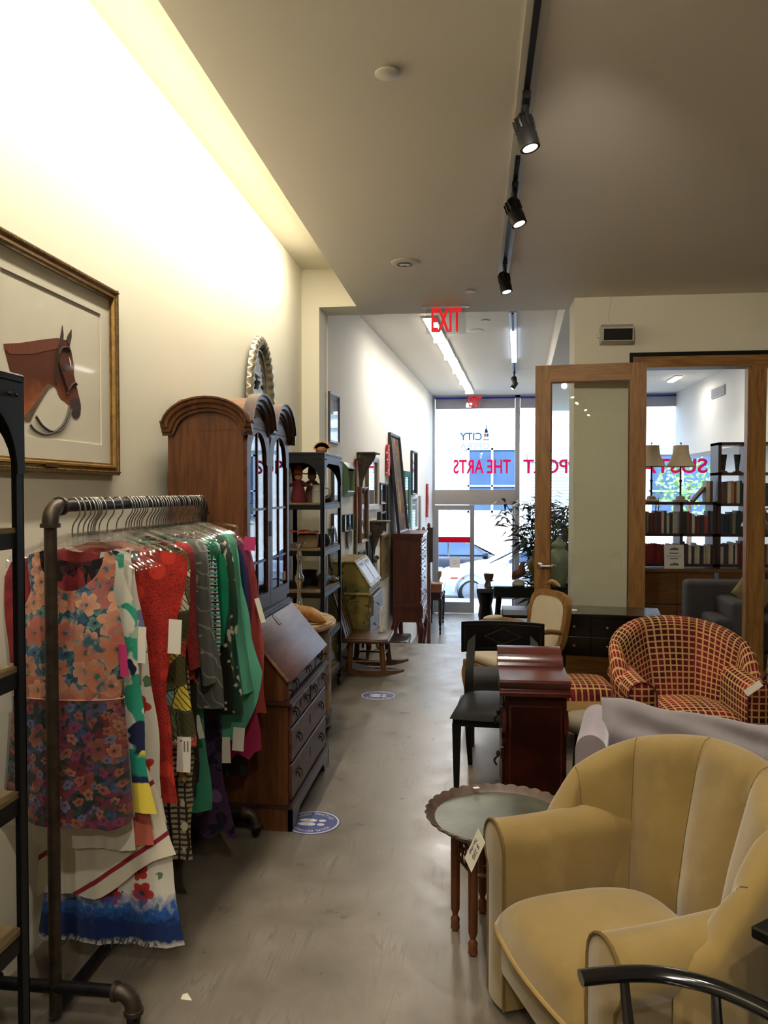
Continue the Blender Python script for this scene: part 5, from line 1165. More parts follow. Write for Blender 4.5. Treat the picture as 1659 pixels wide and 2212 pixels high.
for k in range(5):
    y = lerp(6.69, 7.07, k/4)
    P = smooth_path([(-1.10, y, .33), (-1.15, y, .52), (-1.215, y+.0, .74)], 5)
    b = MB()
    for i in range(len(P)-1):
        (x0, _, z0), (x1, _, z1) = P[i], P[i+1]; b.add([(x0, y-.03, z0), (x0, y+.03, z0), (x1, y+.03, z1), (x1, y-.03, z1), (x0-.013, y-.03, z0), (x0-.013, y+.03, z0), (x1-.013, y+.03, z1), (x1-.013, y-.03, z1)], [(0, 1, 2, 3), (5, 4, 7, 6), (0, 3, 7, 4), (1, 5, 6, 2)])
    b.build('back_slat', RKV, rc, 30, w=True)
MB().rbox(-1.245, -1.205, 6.645, 7.115, .71, .80, .01, 2).build('crest_rail', RKV, rc, w=True)
# white branch ornament on its seat
wb = thing('coral_branch', 'white branching coral ornament standing on the rocking chair seat', 'ornament', (-.835, 7.02, .3255))
WHT = M('chalk_white', 'b9b3a0', .8, var=.05)
MB().lathe([(0, 0), (.022, 0), (.024, .03), (.012, .055), (.005, .06), (0, .06)], 12).build('base', WHT, wb)
for k, pts in enumerate(([(0, 0, .05), (.0, .0, .12), (.004, 0, .20)], [(0, 0, .15), (-.02, 0, .18), (-.035, 0, .175)], [(0, 0, .14), (.02, 0, .17), (.03, 0, .20)], [(0, 0, .17), (-.012, 0, .20), (-.02, 0, .225)], [(.004, 0, .19), (.012, 0, .21), (.014, 0, .235)])):
    MB().tube(smooth_path(pts, 4), .004, 6).build('branch', WHT, wb)
# ================================================================ pictures and hangings on the angled wall
def fr(c, n='frame', **k): return M('picture_'+n, c, .4, var=.1, **k)
BKF = fr('16151a', 'frame_black'); GRNF = fr('5c7a4e', 'frame_green'); WDF = wood('frame_wood', '4a2a12', '80532c', 'z', 1, .4); GDF = fr('8a6f3c', 'frame_gold', metal=.5); BRF = fr('3a2a1c', 'frame_brown')
ART = [printm('art_%d' % i, a, [('noise', 5, .45, .6, c), ('noise', 12, .55, .65, e)], bmp=0, sheen=0, rough=.6) for i, (a, c, e) in enumerate((('b9c4cf', '8b98a8', 'd9dde0'), ('8d8a80', '6a675e', 'b0aca0'), ('c9c5bb', 'a59f92', '7a7468'), ('a9a49c', 'c9c4b8', '6b675f'), ('4c4a46', '2c2b2a', '6e6a62'), ('b5a88c', '8a7c5e', '5e5238')))]
def wp(name, label, y0, y1, z0, z1, fw, fd, fm, am, group='pictures along the front room wall', **k):
    yc = (y0+y1)/2; return picture(name, label, (wx(yc)+.001, yc, z0), 90-SA, (y1-y0), z1-z0, fw, fd, fm, am, group, **k)
wp('framed_print', 'grey framed print of clouds high beside the pillar', 7.20, 7.60, 2.05, 2.515, .022, .02, fr('4a4652', 'frame_slate'), ART[0])
wp('framed_picture', 'dark brown framed picture behind the top of the iron shelf unit', 7.31, 7.65, 1.51, 1.86, .045, .03, BRF, ART[0])
wp('framed_mirror', 'small mirror in a wide green frame', 7.76, 8.20, 1.54, 1.885, .06, .05, GRNF, M('mirror_silver2', 'd5dadd', .02, 1, var=0), gl=False, cat='mirror', prof=[(0, 0), (0, .3), (.25, .5), (.8, 1), (1, .9), (1, 0)])
wp('framed_print', 'black framed city print behind the shelf unit', 7.30, 7.61, 1.10, 1.385, .015, .03, BRF, ART[3])
wp('framed_print', 'left one of two little black framed prints', 7.78, 7.965, 1.19, 1.36, .012, .03, BKF, ART[0]); wp('framed_print', 'right one of two little black framed prints', 7.99, 8.17, 1.19, 1.36, .012, .03, BKF, ART[2])
wp('framed_picture', 'tall narrow drawing in a wooden frame', 8.52, 8.92, 1.03, 1.64, .03, .05, WDF, ART[1])
wp('gilt_mirror', 'large pale framed mirror behind the upper wall bracket', 8.98, 9.68, 1.38, 2.0, .06, .04, fr('8f7c5a', 'frame_pale'), M('mirror_silver3', 'cfd6da', .03, 1, var=0), gl=False, cat='mirror')
wp('framed_print', 'black box framed print, upper one of two', 9.74, 10.13, 1.43, 1.70, .03, .05, BKF, ART[0]); wp('framed_print', 'tall dark picture in a black frame behind the box frames', 10.15, 10.46, 1.17, 1.69, .03, .03, BKF, ART[4])
wp('framed_print', 'black box framed print, lower one of two', 9.74, 10.13, 1.06, 1.335, .03, .05, BKF, ART[2])
wp('framed_print', 'dark landscape picture low beside the painted desk', 9.0, 9.40, .66, 1.11, .035, .03, BKF, ART[4])
wp('framed_print', 'small grey picture low on the wall', 8.55, 8.93, .70, .93, .02, .02, fr('55504a', 'frame_grey'), ART[1])
wp('framed_picture', 'gilt framed brown picture low beside the tall chest', 9.95, 10.5, .46, 1.03, .05, .03, GDF, ART[5])
wp('framed_mirror', 'black framed mirror high beyond the leaning picture', 12.78, 13.40, 1.53, 2.25, .03, .04, BKF, M('mirror_silver4', 'cdd5da', .03, 1, var=0), gl=False, cat='mirror')
wp('framed_picture', 'white framed slatted print beyond the leaning picture', 12.8, 13.6, .95, 1.5, .04, .03, fr('c9c7c4', 'frame_white'), printm('slat_print', 'b9cbe0', [('stripe', (0, 0, 14), .5, .6, '8fa4c0')], bmp=0))
wp('framed_picture', 'framed board with a teal fabric edge', 11.9, 12.55, 1.0, 1.9, .09, .04, M('teal_fabric', '1f5c58', .8, var=.2), ART[5])
# wall brackets
def corbel(label, y, zt, h):
    t = thing('wall_bracket', label, 'wall bracket', (wx(y)+.001, y, zt), 90-SA, 'carved wall brackets')
    m = M('carved_grey_wood', '54483c', .7, var=.25, vs=30, bmp=.5, bs=60)
    MB().rbox(-.17, .17, -.20, 0, -.02, 0, .006, 2).build('ledge', m, t)
    def f(u, v):
        a = pi*u; k = interp([(0, 1), (.15, .9), (.4, .5), (.7, .22), (.92, .16), (1, .22)], v); w = .14*k; d_ = .17*k
        return (w*cos(a)*(1+.08*sin(6*a)), -d_*sin(a)*(1+.08*cos(8*a)), -.02-v*(h-.04))
    MB().grid(f, 20, 18).build('scroll', m, t, 50)
    MB().ball((0, -.03, -h+.02), (.035, .035, .03), 10, 7).build('finial', m, t, 60)
    return t
corbel('carved grey wooden wall bracket, the upper one of two', 8.66, 2.02, .44); corbel('carved grey wooden wall bracket, the lower one of two', 9.40, 1.245, .50)
# hanging textiles
def hanging(name, label, y, zt, zb, w, mat, cat='hanging', d=.03):
    def f(u, v):
        a = 2*pi*u; z = lerp(zt, zb, v); ww = w*interp([(0, .55), (.06, .75), (.5, 1), (1, 1.05)], v)
        return (ww/2*cos(a), -d/2+d/2*sin(a)+.004*sin(9*v), z)
    t = thing(name, label, cat, (wx(y)+.002, y, 0), 90-SA); MB().grid(f, 16, 24).build('cloth', mat, t, 60)
    return t
t = hanging('brocade_scarf', 'long red and olive brocade sash hanging on the wall', 8.38, 1.94, .80, .10, printm('red_olive_brocade', '8a1c26', [('grad', 1, 1.33, 1.31, '3c3a20'), ('noise', 40, .56, .6, '5c5530', {'det': 1})]), 'sash')
b = MB(); rr = random.Random(2)
for k in range(9): a = rr.random()*6.3; b.tube([(0, -.03, 1.93), (.03*cos(a), -.04, 1.93+.04*rr.random()), (.07*cos(a), -.05+.02*sin(a), 1.94+.06*rr.random())], [.004, .004, .001], 5)
b.build('leaf_sprig', M('sprig_green', '3f5230', .7), t)
RTX = printm('red_white_textile', 'b01c2c', [('vor', 22, .3, .24, ['d8cfc4', 'b01c2c', 'c2303c', 'e0d5c8']), ('noise', 18, .6, .64, '5a0f18')])
for y, zt, zb, w, lab in ((10.42, 2.21, 1.80, .20, 'red and white quilted holder hanging high on the wall'), (15.0, 1.73, 1.1, .2, 'red and white quilted holder hanging near the shop front')):
    t = hanging('quilted_holder', lab, y, zt, zb, w, RTX, 'textile', .045)
    MB().tube([(0, -.01, zt), (.01, -.012, zt+.05), (0, -.008, zt+.09)], .0025, 5).build('loop', M('loop_white', 'c9c4ba', .8, var=0), t)
# cream leather bag under the lower bracket
t = thing('cream_bag', 'cream pleated fan shaped bag hanging under the lower bracket', 'bag', (wx(9.55)+.002, 9.55, .20), 90-SA)
MB().grid(lambda u, v: (lerp(-.05, -.21, v)*cos(pi*u)*1.0, -.012-.07*sin(pi*u)*(.3+.7*v)*(1+.08*sin(22*u)), .56*(1-v)), 40, 14).build('pleats', M('cream_leather', 'b0a284', .7, var=.08), t, 60)
MB().ball((0, -.03, .585), (.04, .03, .03), 10, 7).build('knot', M('dark_knot', '2c241c', .7), t, 60)
# ================================================================ highboy with the leaning picture, tables beyond
HBS = wood('mahogany_side', '3a160c', '5c2818', 'z', 1, .38, .2, 9); HBF = wood('mahogany_front', '3c1a10', '6a3420', 'y', 1, .28, .5, 9)
hb = thing('highboy_chest', 'tall mahogany chest on stand with rows of small drawers', 'chest', (-.95, 11.0, ZL))
hX0, hX1, hY0, hY1 = -1.11, -.735, 10.58, 11.46
def hbp(name, mat, mb, sm=0): return mb.build(name, mat, hb, sm, w=True)
hbp('upper_case', HBS, MB().box(hX0, hX1, hY0, hY1, .085, .955)); b = MB(); b.box(hX0, hX1+.018, hY0-.016, hY1+.016, .955, .98); b.box(hX0, hX1+.034, hY0-.03, hY1+.03, .98, 1.01); b.box(hX0, hX1+.044, hY0-.04, hY1+.04, 1.01, 1.025); hbp('cornice', HBS, b)
b = MB(); b.box(hX0, hX1+.035, hY0-.03, hY1+.03, .03, .06); b.box(hX0, hX1+.018, hY0-.016, hY1+.016, .06, .085); hbp('waist_moulding', HBS, b)
hbp('lower_case', HBS, MB().box(hX0, hX1+.02, hY0-.012, hY1+.012, -.17, .03))
hbp('apron', HBF, MB().prism([(hY0, -.17)]+[(lerp(hY0+.04, hY1-.04, k/30), -.20-.05*abs(sin(pi*3*k/30))) for k in range(31)]+[(hY1, -.17)], 'x', hX1+.0, hX1+.02))
hbp('side_panel_moulding', HBS, MB().ringframe([(hX0+.03, .12), (hX1-.03, .12), (hX1-.03, .93), (hX0+.03, .93)], [(hX0+.045, .135), (hX1-.045, .135), (hX1-.045, .915), (hX0+.045, .915)], hY0-.004, hY0+.001, 'y'))
def hdr(z0, z1, n, hn, x=hX1):
    for k in range(n):
        a, c = lerp(hY0+.02, hY1-.02, k/n), lerp(hY0+.02, hY1-.02, (k+1)/n)
        d_ = MB().rbox(x-.01, x+.014, a+.005, c-.005, z0+.005, z1-.005, .004, 1).build('drawer', HBF, hb, 0, w=True)
        for h in range(hn):
            yy = lerp(a, c, (h+.5)/hn) if hn > 1 else (a+c)/2
            b = MB(); b.prism([(yy+p[0]*.03, (z0+z1)/2+p[1]*.03) for p in ((-1, 0), (-.4, .7), (0, .4), (.4, .7), (1, 0), (.4, -.5), (0, -.2), (-.4, -.5))], 'x', x+.014, x+.017); b.ball((x+.022, yy, (z0+z1)/2), .009, 6, 5); b.build('handle', BRZ, d_, 0, w=True)
hdr(.85, .95, 3, 1); hdr(.74, .845, 2, 1); hdr(.60, .735, 1, 2); hdr(.455, .595, 1, 2); hdr(.285, .45, 1, 2); hdr(.10, .28, 1, 2); hdr(-.12, .025, 1, 2, hX1+.02)
for x, sx in ((hX0+.05, -1), (hX1-.02, 1)):
    for y, sg in ((hY0+.04, -1), (hY1-.04, 1)):
        P = smooth_path([(x, y, -.17), (x+sx*.03, y+sg*.02, -.27), (x+sx*.018, y+sg*.012, -.45), (x-sx*.004, y, -.68), (x+sx*.002, y, -.83), (x+sx*.02, y+sg*.012, ZL+.03)], 5)
        n = len(P); MB().tube(P, [interp([(0, .045), (.2, .045), (.45, .03), (.8, .02), (.92, .03), (1, .042)], k/(n-1)) for k in range(n)], 10).build('cabriole_leg', HBS, hb, 60, w=True)
# leaning picture on it
lp = picture('leaning_picture', 'tall framed portrait in brown tones leaning on top of the mahogany chest', (-1.02, 10.98, 1.026), 90-SA, .86, 1.36, .03, .04, BKF,
             printm('sepia_portrait', 'a3753e', [('grad', 1, .62, .95, 'a3753e'), ('vor', (2.2, 1, 1.05), .62, .5, '4c4038', {'rand': 0, 'loc': (.5, 0, .05)}), ('noise', 5, .5, .62, '6a5238'), ('noise', 12, .6, .66, '8a6a40')], bmp=0, sheen=0), tilt=-5.5, gl=False)
# finials (bed posts) standing beyond
for k, (x, y, h) in enumerate(((-.80, 12.2, 1.95), (-.74, 12.55, 2.0))):
    t = thing('turned_post', ('nearer' if k == 0 else 'farther')+' turned wooden bed post beyond the mahogany chest', 'bed post', (x, y, ZL), group='bed posts')
    MB().lathe([(.035, 0), (.035, .6), (.02, .64), (.035, .7), (.03, 1.4), (.02, 1.45), (.034, 1.5), (.034, h-.22), (.016, h-.2), (.03, h-.15), (.034, h-.12), (.015, h-.09), (.03, h-.05), (.02, h-.01), (0, h)], 12).build('shaft', HBF, t, 50)
    if k: MB().grid(lambda u, v: (.02+.05*cos(2*pi*u), .05*sin(2*pi*u)+.01*sin(9*v), h-.08-.55*v), 14, 12).build('draped_beads', M('dark_fringe', '2a1712', .7, var=.3, vs=50), t, 60)
o = MB().rbox(-.02, .02, -.12, .12, 0, .55, .004, 1).build('grey_board', M('grey_panel', '8c8a88', .5, var=.1), None, 0); o.location = (-.945, 13.75, ZL+.01); o.rotation_euler = (0, radians(-.6), 0)
o.location.z = ZL; o.scale = (1, 1, 4.4); tag(o, 'narrow grey board leaning on the wall near the shop front', 'board')
# dark table with turned legs, items on it
DKT = wood('ebonised', '120c0a', '2a1812', 'z', 1, .3, .3)
tb = thing('drop_leaf_table', 'dark table with turned legs near the shop front', 'table', (-.72, 14.35, ZL))
MB().rbox(-.155, .155, -.68, .68, .735, .765, .008, 2).build('table_top', HBF, tb)
MB().box(-.12, .12, -.63, .63, .60, .735).build('frieze', DKT, tb, 0)
MB().box(.12, .135, -.30, .30, .615, .72).build('drawer', HBF, tb, 0)
for x in (-.11, .11):
    for y in (-.61, .61):
        MB().lathe([(0, 0), (.012, 0), (.022, .02), (.012, .05), (.026, .10), (.016, .13), (.03, .20), (.036, .5), (.03, .56), (.04, .58), (.04, .62), (0, .62)], 12, c=(x, y, 0)).build('leg', DKT, tb, 50)
tz = ZL+.7655
bx = thing('wooden_box', 'small open wooden box on the dark table', 'box', (-.70, 13.85, tz)); MB().box(-.11, .11, -.13, .13, 0, .10).build('body', M('box_brown', '6a3f22', .5, var=.15), bx, 0); MB().box(-.12, .12, -.14, .14, .10, .125).build('lid', M('box_brown2', '8a5a34', .5, var=.15), bx, 0)
gb = thing('goblet', 'brown glazed goblet on the wooden box', 'goblet', (-.64, 13.9, tz+.1255)); MB().lathe([(0, 0), (.035, 0), (.03, .012), (.01, .03), (.02, .07), (.045, .13), (.05, .2), (.045, .2), (0, .1)], 14).build('cup', M('goblet_glaze', '8a7a5a', .3, var=.2), gb, 50)
o = MB().rbox(-.01, .01, -.08, .08, 0, .22, .003, 1).build('easel_picture', M('white_board', 'c9c6c0', .5, var=0), None, 0); o.location = (-.76, 13.82, tz+.1255); o.rotation_euler = (0, radians(-14), 0); tag(o, 'small white easel frame leaning on the wooden box', 'picture frame')
# dark stool under the chest front
st = thing('carved_stool', 'low dark carved stool standing in front of the tall chest', 'stool', (-.985, 9.9, ZL))
MB().rbox(-.16, .16, -.28, .28, .58, .66, .02, 2).build('seat', DKT, st)
for x in (-.12, .12):
    for y in (-.24, .24): MB().lathe([(.012, 0), (.03, .03), (.015, .08), (.03, .2), (.018, .25), (.03, .45), (.03, .58)], 10, c=(x, y, 0)).build('leg', DKT, st, 50)
# ---- floor decals
DBL = M('decal_blue', '3a4280', .5, var=.05); DWH = M('decal_white', 'c3c1c0', .5, var=.03)
def decal(label, x, y, r):
    t = thing('floor_decal', label, 'floor sticker', (x, y, .0006), 0, 'round floor stickers')
    circ = lambda q, n=48: [(q*cos(2*pi*k/n), q*sin(2*pi*k/n)) for k in range(n)]
    MB().prism(circ(r), 'z', 0, .0006).build('blue_disc', DBL, t, 0)
    MB().ringframe(circ(r*.955), circ(r*.895), .0004, .0011, 'z').build('white_ring', DWH, t, 0)
    for s in (-1, 1):
        foot = [(.10*r*cos(a)*(1+.12*sin(a))+0, .25*r*sin(a)) for a in [2*pi*k/18 for k in range(18)]]
        MB().prism([(-.18*r+p[1]*1.3, s*.16*r+p[0]*1.35) for p in foot], 'z', .0005, .0011).build('footprint_sole', DWH, t, 0)
        MB().prism([(.33*r+.13*r*cos(a), s*.16*r+.11*r*sin(a)) for a in [2*pi*k/14 for k in range(14)]], 'z', .0005, .0011).build('footprint_heel', DWH, t, 0)
    for k, (txt, rot0) in enumerate((('PLEASE PRACTICE', 90), ('SOCIAL DISTANCING', 270))):
        n = len(txt); span = 120
        for i, ch in enumerate(txt):
            if ch == ' ': continue
            a = rot0+(span/2-span*i/(n-1))
            text_obj('letter', ch, DWH, RZ(a-90) @ T(0, r*.72, .0009), r*.2, t, ext=.0001)
    return t
decal('round blue footprint sticker on the floor beside the bureau foot', -.778, 3.712, .135); decal('round blue footprint sticker on the floor farther down the aisle', -.752, 6.095, .137)
o = MB().prism([(-.018, -.012), (.02, -.014), (.006, .004), (-.008, .02), (-.02, .012)], 'z', 0, .0008).build('paper_scrap', M('paper_scrap', 'd0c9b4', .8, var=0), None, 0); o.location = (-.90, 2.37, .0004); tag(o, 'tiny torn scrap of white paper on the floor by the rack', 'paper scrap')
# ================================================================ ceiling fittings
WPL = M('white_plastic', 'd6d2c8', .5, var=0)
def disc(name, label, cat, loc, r, prof, mat=WPL, grp='round ceiling fittings'):
    t = thing(name, label, cat, loc, group=grp); MB().lathe([(q*r, z) for q, z in prof], 32).build('cover', mat, t, 40); return t
disc('smoke_detector', 'round white cover plate on the ceiling in the foreground', 'ceiling plate', (-.339, 3.033, 3.2), .048, [(0, -.022), (.9, -.022), (1, -.018), (1, -.014), (.5, -.012), (.5, 0)])
t = disc('recessed_downlight', 'white recessed eyeball downlight in the ceiling', 'downlight', (-.50, 5.57, 3.2), .098, [(.55, -.016), (.62, -.018), (1, -.006), (1, 0), (.55, 0)])
MB().ringframe([(.052*cos(2*pi*k/28), .052*sin(2*pi*k/28)) for k in range(28)], [(.045*cos(2*pi*k/28), .045*sin(2*pi*k/28)) for k in range(28)], -.019, -.006, 'z').build('eyeball_ring', M('dark_gap', '3a3630', .6, var=0), t, 0)
MB().lathe([(0, -.017), (.03, -.022), (.045, -.012), (.045, -.004), (0, -.004)], 24).build('eyeball', M('eyeball_lens', 'b9b4a8', .25, .3, var=0), t, 40)
disc('sprinkler_cap', 'small white sprinkler cap on the ceiling before the exit sign', 'sprinkler cap', (-.049, 6.418, 3.2), .042, [(0, -.014), (1, -.012), (1, -.008), (.6, -.006), (.6, 0)])
disc('sprinkler_cap', 'small white sprinkler cap on the front room ceiling behind the exit sign', 'sprinkler cap', (.10, 9.05, 3.52), .055, [(0, -.014), (1, -.012), (1, -.008), (.6, -.006), (.6, 0)])
disc('recessed_downlight', 'white downlight ring on the front room ceiling', 'downlight', (-.02, 9.6, 3.52), .10, [(0, -.01), (.6, -.012), (1, -.006), (1, 0)])
# track: plaster slot plate, black rail, spots
tk_ = thing('light_track', 'long black lighting track on a white ceiling plate', 'light track', (.19, 3.5, 3.2))
MB().box(.159, .235, -2.8, 6.12, 3.192, 3.2).build('ceiling_plate', M('track_plate', 'c9c4ba', .5, var=0), tk_, 0, w=True)
MB().box(.183, .205, -2.8, 3.55, 3.172, 3.192).build('rail', BLK, tk_, 0, w=True); MB().box(.183, .205, 3.85, 5.72, 3.172, 3.192).build('rail', BLK, tk_, 0, w=True)
SPB = M('spot_black', '161514', .45, .2, var=0); LENS = emis('lamp_lens', 'fff1da', 22)
def tracklight(label, y, aim, watt, ang=60, x=.194, z=3.172, lamp=True, col=WARM2):
    t = thing('track_spotlight', label, 'spotlight', (x, y, z), group='track spotlights')
    d_ = (Vector(aim)-Vector((x, y, z-.13))).normalized()
    MB().box(-.016, .016, -.055, .035, -.028, 0).build('adapter', SPB, t, 0)
    MB().tube([(0, .01, -.028), (0, .01, -.065)], .013, 10).build('stem', SPB, t)
    Q = d_.to_track_quat('-Z', 'Y').to_matrix().to_4x4(); HM = T(0, .01, -.13) @ Q
    b = MB(); b.lathe([(0, -.055), (.03, -.055), (.03, -.075), (.041, -.075), (.041, -.02), (.038, -.015), (.038, .045), (.03, .058), (0, .058)], 20, M=HM); hd = b.build('head', SPB, t, 40)
    b = MB()
    for k in range(10): b.box(.036, .043, -.003, .003, .0, .05, M=HM @ RZ(36*k))
    b.build('cooling_fins', SPB, hd, 0)
    b = MB()
    P = smooth_path([HM @ Vector((.045, 0, 0)), HM @ Vector((.05, 0, .045)), Vector((0, .01, -.06)), HM @ Vector((-.05, 0, .045)), HM @ Vector((-.045, 0, 0))], 5); b.tube(P, .005, 6)
    b.build('yoke', SPB, t)
    MB().lathe([(0, -.072), (.0295, -.072), (.0295, -.056), (0, -.056)], 20, M=HM).build('lens', LENS, t, 0)
    if lamp:
        p = Vector((x, y+.01, z-.13))+d_*.085; spot('spot_lamp', p, p+d_, watt, col, ang, t, .035)
    return t
tracklight('black track spotlight nearest the camera, aimed right', 3.25, (.95, 2.95, 0), 70)
tracklight('black track spotlight second along the track', 4.17, (1.25, 3.7, 0), 80)
tracklight('black track spotlight at the far end of the track', 5.56, (.75, 5.1, 0), 60)
# more of the same along the rail behind the photographer
for k, (y, aim, w_) in enumerate(((2.2, (1.12, 6.7, 1.25), 95), (1.2, (.75, 2.1, .2), 58), (.2, (-.9, 2.2, .6), 60), (-.8, (1.2, .5, 0), 110), (-1.8, (-.4, 0, 0), 110))):
    tracklight('black track spotlight overhead out of the picture, %s' % ('next to the nearest visible one', 'over the tan armchair', 'over the front shelf unit', 'just behind the photographer', 'at the rear end of the rail')[k], y, aim, w_, 70)
# front room: row of tube lights and a second track
TL = emis('tube_diffuser', 'fff7ea', 6.0)
for k in range(5):
    ya = 8.75+k*1.32; yc = ya+.62; xc = -.525+SKEW*(yc-8.75)*1.15
    t = thing('tube_light', ('nearest', 'second', 'third', 'fourth', 'farthest')[k]+' white tube light in the row on the front room ceiling', 'tube light', (xc, yc, 3.52), -SA, 'tube lights in a row')
    MB().box(-.075, .075, -.62, .62, -.025, 0).build('housing', WPL, t, 0)
    MB().grid(lambda u, v: (.065*cos(pi*u), lerp(-.6, .6, v), -.025-.045*sin(pi*u)), 10, 2).build('diffuser', TL, t, 60)
    MB().box(-.08, .08, .60, .64, -.075, 0).build('end_cap', WPL, t, 0)
    area('tube_lamp', (xc, yc, 3.43), (xc, yc, 0), .12, 1.15, 15, TUBE, t)
t2 = thing('light_track', 'white lighting track on the front room ceiling', 'light track', (.5, 10.8, 3.52), -SA)
MB().box(-.04, .04, -2.2, 2.0, -.02, 0).build('plate', M('track_blue_white', 'c9d6ea', .4, var=0), t2, 0); MB().box(-.012, .012, -2.2, 2.2, -.04, -.02).build('rail', BLK, t2, 0)
MB().box(-.035, .035, -1.3, .9, -.06, -.04).build('tube', emis('tube_cool', 'dbe9ff', 2.0), t2, 0)
tracklight('small spotlight on the front room track, nearer one', 12.75, (1.4, 13.5, 0), 30, 60, .60, 3.48); tracklight('small spotlight on the front room track, farther one', 13.3, (-.8, 13.0, 1), 30, 60, .63, 3.48)
# exit signs
ACR = glass('acrylic', 'f2f5f4', 1.0, .02, .03); XR = M('exit_red', 'b5121f', .5, var=0, emit='c8141f', es=.7)
def exitsign(label, x, y, z, w, h):
    t = thing('exit_sign', label, 'exit sign', (x, y, z), group='exit signs')
    MB().box(-w*.58, w*.58, -.02, .02, -.012, 0).build('mount', M('sign_mount', 'a8a49c', .35, .7, var=0), t, 0)
    MB().box(-w/2, w/2, -.004, .004, -.012-h, -.012).build('acrylic_panel', ACR, t, 0)
    fit_text('letters', 'EXIT', XR, -w*.36, w*.40, -.012-h*.94, -.014, -.0055, t, off=.03)
    return t
exitsign('clear edge lit EXIT sign with red letters hanging from the main ceiling', -.265, 6.93, 3.2, .345, .225)
exitsign('clear EXIT sign with red letters hanging before the shop window', -.03, 16.0, 3.52, .34, .22)
bpy.data.objects['exit_sign.001'].location.z = 3.5
# speaker on the right wall
sp = thing('wall_speaker', 'white loudspeaker with black grille on the wall over the oak door', 'loudspeaker', (1.135, 6.75, 2.80))
MB().prism([(0, .135), (-.11, .15), (-.16, .12), (-.15, .01), (-.02, 0), (0, .02)], 'x', -.125, .125).build('housing', M('speaker_white', 'b9b4aa', .5, var=0), sp, 0)
MB().prism([(-.161, .105), (-.153, .015), (-.16, .015), (-.168, .105)], 'x', -.112, .112).build('grille', BLK, sp, 0)
MB().box(-.145, -.125, -.05, 0, .06, .09).build('bracket', WPL, sp, 0)
MB().tube(smooth_path([(0.02, -.01, .15), (-.05, -.008, .22), (-.03, -.006, .40)], 6), .0025, 5).build('cable', WPL, sp)
# ================================================================ right side of the shop
def checkmat(name, kind='UV', cell=.037, axes=(0, 1)):
    if name in MATS: return MATS[name]
    m, nt, b = newmat(name); co = coords(nt, kind, (1/cell,)*3)
    sp_ = nt.nodes.new('ShaderNodeSeparateXYZ'); nt.links.new(co, sp_.inputs[0])
    fs = []
    for ax in axes:
        f = mth(nt, 'FRACT', sp_.outputs[ax]); fs.append(mth(nt, 'LESS_THAN', f, .24))
    grid_ = mth(nt, 'MAXIMUM', fs[0], fs[1])
    n = noise(nt, coords(nt, 'Object'), 5, 2)
    red = ramp(nt, n.outputs[0], [(.35, lin('3a080d')), (.65, lin('7d1a1c'))])
    gold = lin('b3915a')
    nt.links.new(mixc(nt, grid_, red, gold), b.inputs['Base Color'])
    b.inputs['Roughness'].default_value = .8; b.inputs['Sheen Weight'].default_value = .03; b.inputs['Sheen Tint'].default_value = (1, .3, .2, 1); b.inputs['Sheen Roughness'].default_value = .35; b.inputs['Specular IOR Level'].default_value = .2
    bump(nt, b, mth(nt, 'SUBTRACT', 1.0, grid_), .35, .002)
    MATS[name] = m; return m
CHK_UV = checkmat('red_gold_check'); CHK_F = checkmat('red_gold_check_front', 'Object', .037, (0, 2))
